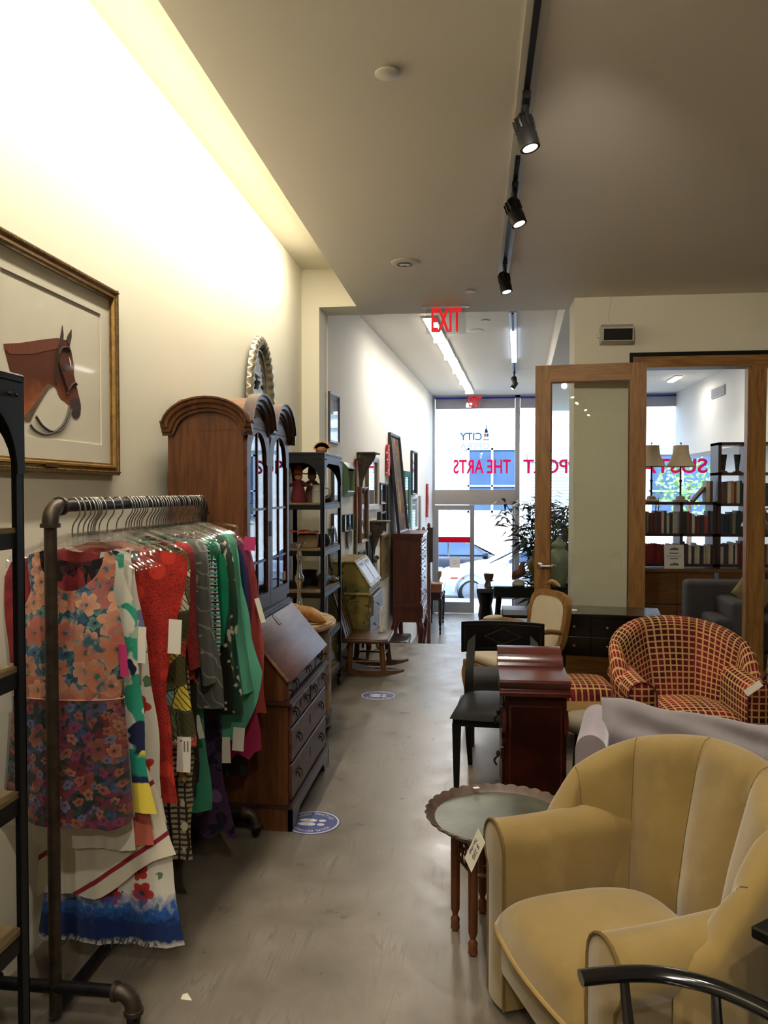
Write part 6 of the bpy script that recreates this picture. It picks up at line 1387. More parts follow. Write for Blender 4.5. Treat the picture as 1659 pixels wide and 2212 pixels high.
def barrel_chair(name, label, loc, rz, fab, fabf, pipe, sc=1.0, nch=7, grp=None, legs=None):
    t = thing(name, label, 'armchair', loc, rz, grp)
    AX, AL = .32*sc, .27*sc; a, bb = .335*sc, .235*sc; SH, AH, BH = .405*sc, .575*sc, .855*sc
    # arms: rolled section swept from the front to the back
    for s in (-1, 1):
        sec = []
        for k in range(6): sec.append((s*(AX-.062*sc), lerp(.10*sc, AH-.06*sc, k/5)))
        for k in range(1, 12):
            an_ = pi-pi*1.28*k/12; sec.append((s*(AX+.006*sc-.0+.075*sc*(-cos(pi-an_))*1.0+.0), AH-.075*sc+.075*sc*sin(an_) if True else 0))
        sec = [(s*(AX-.068*sc), .02), (s*(AX-.068*sc), .25*sc), (s*(AX-.068*sc), AH-.085*sc)]
        for k in range(1, 13):
            q = pi-k/12*1.25*pi; sec.append((s*(AX+.012*sc+.080*sc*cos(q)), AH-.08*sc+.08*sc*sin(q)))
        sec += [(s*(AX+.060*sc), AH-.15*sc), (s*(AX+.058*sc), .25*sc), (s*(AX+.058*sc), .02)]
        per = [0]
        for p, q in zip(sec, sec[1:]): per.append(per[-1]+sqrt((p[0]-q[0])**2+(p[1]-q[1])**2))
        ny = 8; vs = []; uv = []; n = len(sec)
        for j in range(ny+1):
            y = lerp(0, AL+.19*sc, j/ny)
            for i, (x, z) in enumerate(sec):
                dz = .03*sc*(j/ny)**2 if z > .3*sc else 0; ins = .02*sc*(j/ny)**2
                vs.append((x-s*ins*0, y, z+dz)); uv.append((per[i], y))
        fs = [(j*n+i, j*n+i+1, (j+1)*n+i+1, (j+1)*n+i) for j in range(ny) for i in range(n-1)]
        b = MB(); b.add(vs, fs, uv); b.build('arm', fab, t, 50)
        def facing(u, v): # slightly domed front panel of the arm
            i = u*(n-1); k = min(int(i), n-2); f_ = i-k; p = (lerp(sec[k][0], sec[k+1][0], f_), lerp(sec[k][1], sec[k+1][1], f_)); cx_, cz_ = s*(AX+.0), lerp(.02, AH-.07*sc, .5+.5*(p[1]-.3*sc)/(AH-.3*sc)) if p[1] > .3*sc else p[1]
            return (lerp(p[0], cx_, v), -.012*sc*sin(pi/2*v), lerp(p[1], cz_, v))
        MB().grid(facing, 30, 4).build('arm_front', fabf, t, 50)
        MB().tube([(x, -.002, z) for x, z in sec], .0048*sc, 6).build('piping', pipe, t)
    # channelled back
    th0 = radians(114); TH = .105*sc
    def topz(al): return AH+.025*sc+(BH-AH-.025*sc)*max(0, cos(al*.93))**.75-.07*sc*max(0, min(1, (abs(al)-1.45)/.5))
    def backs(u, v):
        al = lerp(-th0, th0, u); tz = topz(al); fr_ = (u*nch) % 1.0 if u < 1 else 1.0
        bul = .030*sc*(1-abs(2*fr_-1)**2.6)
        # v 0..1: inner seat line -> top -> outer floor
        r, h = interp([(0, -.02*sc), (.25, .0), (.45, .03*sc), (.55, .05*sc), (.62, .085*sc), (.70, TH), (1, TH-.03*sc)], v), 0
        if v < .45: h = lerp(SH-.10*sc, tz-.055*sc, v/.45)
        elif v < .62: q = (v-.45)/.17; h = tz-.055*sc+.055*sc*sin(q*pi/2)
        elif v < .70: q = (v-.62)/.08; h = tz-.03*sc*q
        else: h = lerp(tz-.03*sc, .05, (v-.70)/.30)
        kf = 1 if v < .5 else max(0, 1-(v-.5)/.16)
        lean = .055*sc*max(0, cos(al))*max(0, (h-SH)/(BH-SH))
        R_ = r-bul*kf+lean
        return ((a+R_)*sin(al), AL+(bb+R_)*cos(al), h)
    b = MB(); nu, nv = nch*10, 34
    b.grid(backs, nu, nv, us=2.0*th0*a*1.0, vs_=1.15*sc)
    b.build('channelled_back', fab, t, 60)
    for k in range(1, nch):   # seam cords in the grooves
        P = [backs(k/nch+1e-6, v) for v in [i/16*.60 for i in range(17)]]
        MB().tube(P, .002*sc, 5).build('channel_seam', pipe, t)
    # seat cushion
    def cush(u, v):
        sx_, sy_ = 2*u-1, 2*v-1
        hw = (.25*sc); y0, y1 = -.035*sc, AL+bb*.82
        wr = hw*(1 if v < .55 else sqrt(max(0, 1-((v-.55)/.45)**2*.75)))
        e = (1-abs(sx_)**5)**.45*(1-abs(sy_)**6)**.45 if abs(sx_) < 1 and abs(sy_) < 1 else 0
        y = lerp(y0, y1, v)-.018*sc*(1-sx_*sx_)*(1-v)
        return (sx_*wr, y, SH-.11*sc+.11*sc*e+.022*sc*(1-sx_*sx_)*(1-sy_*sy_))
    b = MB(); b.grid(cush, 36, 36, us=.5*sc, vs_=.52*sc); b.build('seat_cushion', fab, t, 60)
    MB().tube(smooth_path([(-.25*sc, .14*sc, SH-.105*sc), (-.252*sc, .0, SH-.108*sc), (-.235*sc, -.036*sc, SH-.108*sc), (-.12*sc, -.052*sc, SH-.108*sc), (0, -.058*sc, SH-.108*sc), (.12*sc, -.052*sc, SH-.108*sc), (.235*sc, -.036*sc, SH-.108*sc), (.252*sc, .0, SH-.108*sc), (.25*sc, .14*sc, SH-.105*sc)], 5), .0065*sc, 6).build('cushion_piping', M('piping_'+name, '947a45' if 'suede' in name else '9a6a35', .8, var=0), t)
    b = MB(); b.rbox(-.262*sc, .262*sc, -.012*sc, AL+.1*sc, .135*sc, SH-.112*sc, .02*sc, 3); b.build('seat_base', fabf, t, 40)
    return t
SUEDE = printm('tan_suede', '8c7543', [('noise', 3.5, .42, .62, '806a3b', {'det': 3}), ('noise', 9, .55, .75, '947d4c', {'det': 3})], rough=.9, sheen=.4, bmp=.25)
PIPED_ = M('tan_piping_dark', '6a5429', .85, var=0)
ac = barrel_chair('tan_suede_armchair', 'tan suede armchair with a scalloped channelled back in the foreground', (.18, 2.149, 0), -69, SUEDE, SUEDE, PIPED_)
pt = thing('price_card', 'white handwritten price card pinned to the tan armchair arm', 'price card', (.02, 2.345, .575), 0)
MB().box(-.028, .028, -.0006, .0006, -.115, 0, M=RZ(-62) @ RX(-12) @ RY(22)).build('card', TAGW, pt, 0)
text_obj('handwriting', '$ 250', INK, RZ(-62) @ RX(-12) @ RY(22) @ T(.008, -.0012, -.055) @ RY(90) @ RX(90), .022, pt); text_obj('handwriting', 'Tan chair', INK, RZ(-62) @ RX(-12) @ RY(22) @ T(-.014, -.0012, -.055) @ RY(90) @ RX(90), .016, pt)
RPIPE = M('check_seam', '5a1512', .85, var=0)
barrel_chair('checked_armchair', 'red and gold checked armchair facing the camera behind the lilac sofa', (1.225, 4.44, 0), 5, CHK_UV, CHK_F, RPIPE, .97, 5, 'red checked seating')
barrel_chair('checked_armchair', 'second red and gold checked armchair, cut off by the frame edge', (2.02, 4.66, 0), -30, CHK_UV, CHK_F, RPIPE, .95, 5, 'red checked seating')
pc = thing('price_card', 'white price card on the checked armchair arm', 'price card', (1.475, 4.40, .545)); MB().box(-.05, .05, -.0006, .0006, -.017, .017, M=RY(-38) @ RX(-20)).build('card', TAGW, pc, 0)
# ottoman
ot = thing('checked_ottoman', 'red and gold checked ottoman with a fringed base beside the armchair', 'ottoman', (.655, 5.07, 0), 4, 'red checked seating')
def ott(u, v):
    sx_, sy_ = 2*u-1, 2*v-1; e = ((1-abs(sx_)**7)*(1-abs(sy_)**7))**.4 if abs(sx_) < 1 and abs(sy_) < 1 else 0
    return (sx_*.215, sy_*.22, .26+.15*e+.012*(1-sx_*sx_)*(1-sy_*sy_))
MB().grid(ott, 34, 34, us=.43, vs_=.44).build('cushion', CHK_UV, ot, 60)
MB().rbox(-.21, .21, -.215, .215, .14, .262, .01, 2).build('base', CHK_F, ot)
for k in range(34):
    x = -.205+k*.0124; b = MB(); b.tube([(x, -.222, .245), (x+.004, -.226, .20), (x, -.222, .15)], [.006, .0045, .0065], 5); b.build('tassel', M('tassel_gold', 'a88a50', .8, var=.1), ot)
for x in (-.18, .18):
    for y in (-.18, .18): MB().lathe([(.014, 0), (.02, .02), (.026, .14)], 10, c=(x, y, 0)).build('foot', DKT, ot)
# round poufs
for k, (x, y) in enumerate(((.60, 4.20), (1.62, 4.02))):
    pf = thing('round_stool', ('left' if k == 0 else 'right')+' round taupe stool behind the lilac sofa', 'stool', (x, y, 0), group='round taupe stools')
    MB().lathe([(0, .435), (.08, .434), (.12, .425), (.135, .40), (.135, .37), (.12, .35), (0, .35)][::-1], 28).build('seat', M('taupe_cloth', '786c58', .85, var=.05), pf, 60)
    for q in range(4): a_ = pi/4+q*pi/2; MB().tube([(.09*cos(a_), .09*sin(a_), .35), (.11*cos(a_), .11*sin(a_), 0)], [.014, .01], 8).build('leg', DKT, pf)
# ---- lilac sofa (faces the camera, right end nearer)
LIL = printm('lilac_velvet', '8d8288', [('noise', 3, .4, .65, '9c9196', {'det': 3}), ('noise', 8, .55, .8, '857b81', {'det': 3})], rough=.85, sheen=.5, bmp=.15)
sf = thing('lilac_sofa', 'lilac grey velvet sofa with a loose back cushion behind the tan armchair', 'sofa', (.485, 3.385, 0), -11)
SOFA_SEC = [(-.065, .03), (-.066, .2), (-.066, .36), (-.066, .50)]+[(-.066*cos(a_), .50+.072*sin(a_)) for a_ in [pi*k/12 for k in range(1, 12)]]+[(.066, .50), (.066, .36), (.064, .2), (.062, .03)]
def arm_s(u, v):
    a_ = lerp(-.2, pi+.2, u) if False else u
    sec = SOFA_SEC
    k = u*(len(sec)-1); i = min(int(k), len(sec)-2); f_ = k-i
    return (lerp(sec[i][0], sec[i+1][0], f_), lerp(0, .58, v), lerp(sec[i][1], sec[i+1][1], f_)-.02*v)
for ax in (0, 1.78):
    b = MB(); b.grid(arm_s, 24, 8, M=T(ax, 0, 0)); b.build('arm', LIL, sf, 60)
    MB().grid(lambda u, v: (lerp(arm_s(u, 0)[0], 0, v)+ax, -.012*sin(pi/2*v), lerp(arm_s(u, 0)[2], .35, v)), 24, 4).build('arm_front', LIL, sf, 60)
def sofc(x0, x1):
    def f(u, v):
        sx_, sy_ = 2*u-1, 2*v-1; e = ((1-abs(sx_)**9)*(1-abs(sy_)**8))**.4 if abs(sx_) < 1 and abs(sy_) < 1 else 0
        return (lerp(x0, x1, u), lerp(-.01, .50, v), .33+.13*e+.01*(1-sx_*sx_))
    return f
for x0, x1 in ((.068, .885), (.893, 1.715)): MB().grid(sofc(x0, x1), 36, 30).build('seat_cushion', LIL, sf, 60)
MB().rbox(.06, 1.72, .01, .58, .08, .335, .02, 2).build('base', LIL, sf); MB().rbox(.06, 1.72, .50, .60, .08, .49, .04, 3).build('back_frame', LIL, sf)
for x in (0, 1.78):
    for y in (.04, .54): MB().lathe([(.018, 0), (.024, .085)], 10, c=(x, y, 0)).build('foot', DKT, sf)
LIL2 = printm('grey_velvet', '7a7375', [('noise', 4, .4, .65, '878083', {'det': 3}), ('noise', 10, .55, .8, '787073', {'det': 3})], rough=.85, sheen=.5, bmp=.15)
def pillow(w, h, d, wr=1.0):
    def f(u, v):
        sx_, sy_ = 2*u-1, 2*v-1
        e = max(0, (1-sx_**4)*(1-sy_**4))**.5
        pin = 1-.05*(1-e)
        wrn = .008*wr*sin(13*u+6*v)*sin(5*v+2)*e+.006*wr*sin(31*u)*sin(9*v)*(1-e)
        return f2(u, v, sx_, sy_, e, wrn)
    def f2(u, v, sx_, sy_, e, wrn): return (sx_*w/2*(1-.03*(1-sy_*sy_)), -(d/2*e)+wrn, sy_*h/2*(1-.05*(1-sx_*sx_))+(.012*sin(7*u+1)+.007*sin(17*u))*max(0, sy_)*min(1, wr))
    def g(u, v):
        x, y, z = f(u, v); return (x, -y*.8, z)
    b = MB(); b.grid(f, 40, 22); b.grid(g, 40, 22, flip=True); return b
o = pillow(1.02, .23, .15, 2.6).build('back_cushion', LIL2, None, 60, recalc=False); o.location = (1.06, 3.585, .505); o.rotation_euler = (radians(-30), radians(3.5), radians(-11)); tag(o, 'long grey velvet cushion slumped along the lilac sofa', 'cushion')
o = pillow(.42, .42, .12, .8).build('square_cushion', LIL, None, 60, recalc=False); o.location = (1.66, 3.68, .68); o.rotation_euler = (radians(-14), radians(8), radians(-11)); tag(o, 'square lilac cushion standing at the sofa end by the frame edge', 'cushion')
# ---- red lacquer chest seen end on
LAC = printm('red_lacquer', '260b08', [('noise', 5, .5, .62, '34120b', {'det': 4}), ('noise', 14, .62, .7, '2a1d10', {'det': 3})], rough=.3, bmp=0, sheen=0)
LACT = wood('lacquer_top', '36100d', '54201a', 'x', 1, .18, .6, 6)
lc = thing('lacquer_chest', 'narrow dark red lacquer chest with a stepped scroll top, seen end on', 'chest', (.26, 3.72, 0))
cX0, cX1, cY0, cY1 = .118, .402, 3.485, 3.93
def lcp(name, mat, mb, sm=0): return mb.build(name, mat, lc, sm, w=True)
lcp('body', LAC, MB().box(cX0+.012, cX1-.006, cY0+.008, cY1, .04, .70)); lcp('base', LAC, MB().rbox(cX0, cX1+.004, cY0, cY1, .0, .05, .006, 1))
lcp('end_panel_border', LACT, MB().ringframe([(cX0+.03, .07), (cX1-.025, .07), (cX1-.025, .66), (cX0+.03, .66)], [(cX0+.038, .078), (cX1-.033, .078), (cX1-.033, .652), (cX0+.038, .652)], cY0+.003, cY0+.009, 'y'))
for x in (cX0+.008, cX1-.008): lcp('scroll_bracket', LACT, MB().prism([(x-.008, .54), (x+.008, .54), (x+.010, .60), (x+.006, .645), (x-.006, .645), (x-.010, .60)], 'y', cY0-.004, cY0+.012))
# top: ogee lip at the near end, shelf, rising scroll at the far end
prof_ = [(cY0-.02, .705), (cY0-.02, .72), (cY0-.006, .735), (cY0-.014, .755), (cY0-.02, .765), (cY0-.012, .775), (cY0+.02, .777), (cY0+.27, .777), (cY0+.275, .79), (cY0+.30, .797), (cY0+.32, .815), (cY0+.36, .818), (cY0+.385, .832), (cY0+.42, .836), (cY1+.01, .836), (cY1+.01, .705)]
lcp('scroll_top', LACT, MB().prism(prof_, 'x', cX0-.012, cX1+.008), 30)
for k, (z0, z1) in enumerate(((.50, .66), (.30, .48), (.09, .28))):
    d_ = MB().rbox(cX0, cX0+.02, cY0+.04, cY1-.03, z0, z1, .004, 1).build('drawer', LAC, lc, 0, w=True)
    b = MB(); b.ball((cX0-.012, (cY0+cY1)/2-.05, (z0+z1)/2), (.01, .014, .014), 10, 7); b.tube(smooth_path([(cX0-.012, cY0+.14, (z0+z1)/2), (cX0-.03, cY0+.15, (z0+z1)/2-.025), (cX0-.02, cY0+.16, (z0+z1)/2-.05)], 4), .005, 6); b.build('brass_pull', BRZ, d_, 40, w=True)
for z in (.12, .42, .60): lcp('hinge', BRZ, MB().box(cX0-.006, cX0+.006, cY0+.006, cY0+.03, z, z+.05))
# ---- black chair with a broad rail
EBO = M('ebonised_black', '080706', .45, var=.1, spec=.22); SEAT = M('black_leather', '0e0e0e', .6, spec=.25, var=.1, bmp=.1, bs=150)
def klismos():
    t = thing('black_side_chair', 'black chair with a broad curved back rail and leather seat by the aisle', 'chair', (.118, 4.05, 0), -4)
    for x, y in ((-.215, .02), (.215, .02)): MB().add([(x-.022, y-.022, .40), (x+.022, y-.022, .40), (x+.022, y+.022, .40), (x-.022, y+.022, .40), (x-.012, y-.012, 0), (x+.012, y-.012, 0), (x+.012, y+.012, 0), (x-.012, y+.012, 0)], [(0, 1, 2, 3), (7, 6, 5, 4), (0, 4, 5, 1), (1, 5, 6, 2), (2, 6, 7, 3), (3, 7, 4, 0)]).build('front_leg', EBO, t, 0)
    for s in (-1, 1):
        P = smooth_path([(s*.185, .56, 0), (s*.19, .50, .20), (s*.19, .46, .40), (s*.185, .48, .56), (s*.18, .54, .70), (s*.178, .58, .80)], 5); n = len(P)
        b = MB()
        for i in range(n-1):
            (x0, y0, z0), (x1, y1, z1) = P[i], P[i+1]; w0, w1 = [lerp(.012, .022, min(1, q/(n*.4))) for q in (i, i+1)]; d0, d1 = [interp([(0, .014), (.4, .028), (.6, .03), (1, .016)], q/(n-1)) for q in (i, i+1)]
            b.add([(x0-w0, y0-d0, z0), (x0+w0, y0-d0, z0), (x1+w1, y1-d1, z1), (x1-w1, y1-d1, z1), (x0-w0, y0+d0, z0), (x0+w0, y0+d0, z0), (x1+w1, y1+d1, z1), (x1-w1, y1+d1, z1)], [(0, 1, 2, 3), (5, 4, 7, 6), (0, 3, 7, 4), (1, 5, 6, 2)])
        b.build('back_leg', EBO, t, 30)
    def rail(u, v):
        a_ = lerp(-.52, .52, u); q = 2*pi*v; r = .50
        return (r*sin(a_)*.95, .12+r*cos(a_)-.03+.014*cos(q)*1.0, .755+.088*max(-1, min(1, 1.5*sin(q)))+.0*u)
    MB().grid(rail, 24, 16).build('crest_rail', EBO, t, 30)
    b = MB()
    for a0_, a1_, z0, z1 in ((-.47, .47, .825, .825), (-.47, .47, .685, .685), (-.47, -.47, .685, .825), (.47, .47, .685, .825), (-.22, 0, .755, .80), (0, .22, .80, .755), (.22, 0, .755, .71), (0, -.22, .71, .755)):
        b.tube([(.5*.95*sin(lerp(a0_, a1_, k/12)), .09+.5*cos(lerp(a0_, a1_, k/12))-.0155, lerp(z0, z1, k/12)) for k in range(13)], .0012, 4)
    b.build('gilt_line', M('worn_gilt_line', '4a3a1c', .5, .4, var=0), t)
    MB().rbox(-.235, .235, .0, .47, .385, .43, .008, 2).build('seat_frame', EBO, t)
    def seat(u, v):
        sx_, sy_ = 2*u-1, 2*v-1; e = ((1-abs(sx_)**5)*(1-abs(sy_)**5))**.45 if abs(sx_) < 1 and abs(sy_) < 1 else 0
        w_ = lerp(.25, .22, v); return (sx_*w_, lerp(-.015, .47, v)-.02*(1-sx_*sx_)*(1-v), .428+.045*e+.02*(1-sx_*sx_)*(1-sy_*sy_))
    MB().grid(seat, 30, 30).build('leather_seat', SEAT, t, 60)
    for k in range(22):
        x = -.22+k*.021; MB().ball((x, -.004, .425), .0055, 6, 4).build('nail_head', M('brass_nail', '8a7a52', .35, .8, var=0), t)
    return t
klismos()
# dark upholstered stool and the white armchair behind it
ds = thing('dark_stool', 'dark grey upholstered stool behind the black chair', 'stool', (.13, 5.08, 0), 0)
MB().rbox(-.18, .18, -.17, .17, .33, .45, .05, 4).build('seat', M('charcoal_cloth', '2a2b2b', .85, var=.05), ds)
for x in (-.15, .15):
    for y in (-.14, .14): MB().tube([(x, y, .34), (x, y, 0)], [.02, .014], 8).build('leg', DKT, ds)
FRW = wood('beech_frame', '6a4826', '9a7444', 'z', 1.5, .5, 0, 8); CRM = M('cream_damask', 'bdb096', .85, var=.05, bmp=.15, bs=120)
wc = thing('cream_armchair', 'carved wood armchair with a cream oval back behind the black chair', 'armchair', (.275, 5.62, 0), -60)
def ov(r, n=40, w=.20, h=.205):
    P = []
    for k in range(n):
        a_ = 2*pi*k/n; ca, sa = cos(a_), sin(a_); e = .62
        P.append((math.copysign(abs(ca)**e, ca)*(w+r)*(1+.10*sa), math.copysign(abs(sa)**e, sa)*(h+r)+.66))
    return P
BM = T(0, .24, 0) @ T(0, 0, .42) @ RX(-9) @ T(0, 0, -.42)
MB().ringframe(ov(.028), ov(-.012), -.022, .022, 'y', M=BM).build('back_frame', FRW, wc, 40)
MB().prism(ov(-.008), 'y', -.018, .012, M=BM).build('back_pad', CRM, wc, 40)
MB().tube([tuple(BM @ Vector((x, -.0, .93+.02*cos(x*20)))) for x in [lerp(-.09, .09, k/10) for k in range(11)]], [.006+.012*sin(pi*k/10) for k in range(11)], 8).build('crest_carving', FRW, wc)
MB().rbox(-.27, .27, -.27, .25, .33, .39, .012, 2).build('seat_rail', FRW, wc); MB().rbox(-.255, .255, -.265, .235, .385, .46, .035, 4).build('seat_pad', CRM, wc)
for s in (-1, 1):
    P = smooth_path([(s*.225, .22, .62), (s*.28, .10, .645), (s*.295, -.05, .645), (s*.295, -.15, .62)], 5); MB().tube(P, .018, 8).build('arm_rail', FRW, wc)
    MB().tube(smooth_path([(s*.295, -.14, .625), (s*.31, -.17, .56), (s*.26, -.10, .47), (s*.255, -.10, .38)], 5), .017, 8).build('arm_support', FRW, wc)
    MB().ball((s*.29, .0, .665), (.026, .085, .02), 12, 8).build('arm_pad', CRM, wc, 60)
    for y in (-.24, .22):
        P = smooth_path([(s*.245, y, .36), (s*.258, y-.015, .28), (s*.245, y, .12), (s*.25, y-.008 if y < 0 else y+.008, .01)], 5); n = len(P)
        MB().tube(P, [interp([(0, .028), (.3, .026), (.8, .014), (1, .018)], k/(n-1)) for k in range(n)], 10).build('cabriole_leg', FRW, wc, 60)
# ---- black sideboard
BLQ = M('black_lacquer_gloss', '0b0a0a', .22, var=0, coat=.4)
sd = thing('black_sideboard', 'black sideboard with two rows of small silver knobs before the oak door', 'sideboard', (.975, 6.02, 0), -9)
MB().rbox(-.37, .37, -.215, .215, .685, .71, .004, 1).build('top', BLQ, sd); MB().box(-.35, .35, -.19, .20, .40, .685).build('carcass', BLQ, sd, 0)
for r in range(2):
    for c_ in range(3):
        d_ = MB().rbox(-.345+c_*.232, -.345+c_*.232+.226, -.205, -.188, .41+r*.137, .41+r*.137+.13, .003, 1).build('drawer', BLQ, sd, 0)
        MB().ball((-.345+c_*.232+.113, -.213, .41+r*.137+.066), .009, 8, 6).build('knob', CHROME, d_)
for x in (-.33, .33):
    for y in (-.17, .18): MB().tube([(x, y, .41), (x, y, 0)], [.024, .015], 8).build('leg', BLQ, sd)
o = MB().box(-.05, .05, -.03, .03, 0, .004).build('white_card', TAGW, None, 0); o.location = (.70, 6.0, .7102); o.rotation_euler = (0, 0, radians(-9)); tag(o, 'white card lying on the black sideboard top', 'card')
# ---- glass topped table with vases, plant
gt = thing('glass_top_table', 'black table with a glass top and sloping legs behind the cream chair', 'table', (.50, 7.52, 0))
MB().rbox(-.36, .52, -.24, .24, .722, .732, .002, 1).build('glass_top', glass('table_glass', 'cfe6e2', 1.2, .02, .05), gt); MB().box(-.33, .49, -.21, .21, .62, .722).build('frieze', EBO, gt, 0)
MB().box(-.31, .47, -.19, .19, .43, .45).build('lower_shelf', EBO, gt, 0)
for x in (-.28, .44):
    for y in (-.18, .18): MB().tube([(x, y, .62), (x+(-.05 if x < 0 else .04), y, 0)], [.022, .018], 6).build('leg', EBO, gt)
put(MB().rbox(-.11, .11, -.14, .14, 0, .05, .004, 1), 'white_tray', M('pale_tray', 'aab4c4', .4, var=0), (.36, 7.50, .4505), 'pale flat box on the lower shelf of the glass table', 'box', group=None)
def vase(label, loc, s, mat, prof):
    t = thing('vase', label, 'vase', loc, group='vases on the glass table'); MB().lathe([(r*s, z*s) for r, z in prof], 24).build('body', mat, t, 60); return t
VM = printm('ornate_ceramic', '6a6038', [('vor', 45, .3, .2, ['3a3a1e', 'a5965a', '5a2f1c']), ('noise', 30, .6, .64, '2c2a18')], rough=.3, bmp=.2, sheen=0)
VP = [(0, 0), (.055, 0), (.06, .01), (.035, .03), (.028, .06), (.05, .09), (.085, .15), (.088, .18), (.06, .23), (.038, .26), (.05, .30), (.058, .31), (.05, .315), (0, .29)]
vase('ornate olive vase with a flared neck on the glass table', (.565, 7.46, .7325), 1.0, VM, VP); vase('small olive vase behind the oak door stile', (.70, 7.60, .7325), .62, VM, VP)
vase('tall grey green lidded jar seen through the oak door glass', (.76, 7.40, .7325), 1.25, M('celadon', '6f7a66', .35, var=.1), [(0, 0), (.05, 0), (.07, .06), (.085, .16), (.07, .24), (.04, .27), (.055, .29), (.05, .31), (.02, .33), (.012, .35), (0, .36)])
bd = thing('wooden_bird', 'brown carved bird figure on the glass table', 'figurine', (.395, 7.42, .7325))
MB().lathe([(0, 0), (.06, 0), (.055, .02), (.03, .04), (0, .04)], 16).build('base', M('bird_base', 'a9a49a', .5, var=.1), bd, 50)
P = smooth_path([(-.05, 0, .05), (-.02, 0, .09), (.02, 0, .12), (.03, 0, .17), (.045, 0, .21)], 5); n = len(P); MB().tube(P, [interp([(0, .012), (.25, .045), (.5, .048), (.75, .024), (.9, .022), (1, .006)], k/(n-1)) for k in range(n)], 12).build('body', M('bird_brown', '5a3a28', .45, var=.2), bd, 60)
o = MB().box(-.06, .06, -.012, .012, 0, .19).build('old_book', M('book_cream', '8a7c5c', .7, var=.1), None, 0); o.location = (.86, 7.38, .74); o.rotation_euler = (0, radians(22), radians(10)); tag(o, 'worn book leaning against the lidded jar', 'book')
# carved pedestal and cup at the table's left
pe = thing('carved_pedestal', 'dark carved pedestal chest to the left of the glass table', 'pedestal', (.10, 8.0, 0))
MB().rbox(-.09, .09, -.22, .22, .60, .64, .006, 1).build('top', M('pedestal_top', '3c4450', .25, var=.05), pe); MB().lathe([(.08, 0), (.085, .05), (.07, .10), (.05, .2), (.075, .35), (.06, .45), (.085, .55), (.09, .60)], 18, sx=1, sy=2.2).build('carved_body', EBO, pe, 40)
put(MB().lathe([(0, 0), (.045, 0), (.04, .02), (.03, .05), (.045, .09), (.05, .13), (.044, .13), (0, .1)], 16), 'brown_cup', M('cup_brown', '5a4434', .4, var=.2), (.13, 7.98, .6405), 'brown banded cup on the carved pedestal', 'cup', group=None)
bp = thing('bamboo_plant', 'tall leafy bamboo plant behind the oak door', 'plant', (.735, 8.04, 0))
MB().lathe([(0, 0), (.13, 0), (.17, .28), (.18, .30), (.16, .30), (.15, .27), (0, .26)], 24).build('pot', M('pot_dark', '3a332c', .6, var=.1), bp, 40)
rr = random.Random(11); b = MB(); lf = MB()
for k in range(24):
    a_ = rr.random()*6.3; r = .05+.05*rr.random(); top = (r*5.0*cos(a_)*rr.uniform(.3, 1.2), r*2.6*sin(a_)*rr.uniform(.3, 1), rr.uniform(1.05, 1.60))
    P = smooth_path([(r*cos(a_), r*sin(a_), .25), (r*1.5*cos(a_), r*1.5*sin(a_), .8), top], 6); b.tube(P, [.008*(1-.6*i/len(P)) for i in range(len(P))], 6)
    for q in range(80):
        t_ = rr.uniform(.25, 1.0); i = min(int(t_*(len(P)-1)), len(P)-2); p = Vector(P[i]).lerp(Vector(P[i+1]), rr.random())
        aa = rr.random()*6.3; L = rr.uniform(.13, .25); w_ = L*.10; dr_ = Vector((cos(aa), sin(aa), rr.uniform(-.1, .5))).normalized(); sd_ = dr_.cross(Vector((0, 0, 1))).normalized()*w_
        q0 = p+dr_*.06; q1 = q0+dr_*L*.5; q2 = q0+dr_*L+Vector((0, 0, -.04-.05*rr.random()))
        lf.add([q0, q1-sd_, q2, q1+sd_], [(0, 1, 2, 3)]); lf.add([p, p+Vector((.001, .001, 0)), q0], [(0, 1, 2)])
b.build('canes', M('bamboo_cane', '4a5230', .6, var=.1), bp); o = lf.build('leaves', M('bamboo_leaf', '1d2f1a', .5, var=.3, vs=12), bp, 0, recalc=False); o['kind'] = 'stuff'
# ---- brass tray table
TRT = printm('aged_brass_tray', '4c4d40', [('noise', 7, .40, .65, '5e5f4e', {'det': 5}), ('noise', 60, .50, .8, '55574a', {'det': 3})], rough=.38, bmp=.1, sheen=0)
TRT.node_tree.nodes['Principled BSDF'].inputs['Metallic'].default_value = .35
TRR = M('aged_tray_rim', '54443a', .5, .3, var=.2, vs=20)
tt = thing('tray_table', 'round scalloped brass tray on folding carved wooden legs', 'side table', (.094, 2.836, -.028), 0)
MB().lathe([(0, .452), (.238, .452), (.238, .458), (0, .458)], 48).build('tray', TRT, tt, 50)
def rimf(u, v):
    a_ = 2*pi*u; sc_ = abs(sin(a_*17)); r0 = .236
    r = interp([(0, r0), (.3, r0+.010), (.6, r0+.026+.008*sc_), (.75, r0+.032+.010*sc_), (1, r0+.004)], v); z = interp([(0, .456), (.3, .462), (.6, .478+.004*sc_), (.75, .474), (1, .450)], v)
    return (r*cos(a_), r*sin(a_), z)
MB().grid(rimf, 34*8, 10).build('scalloped_rim', TRR, tt, 60)
LEGW = wood('carved_leg', '4a2412', '70401f', 'z', 1.5, .5, 0, 8)
N6 = 6; LR = .165
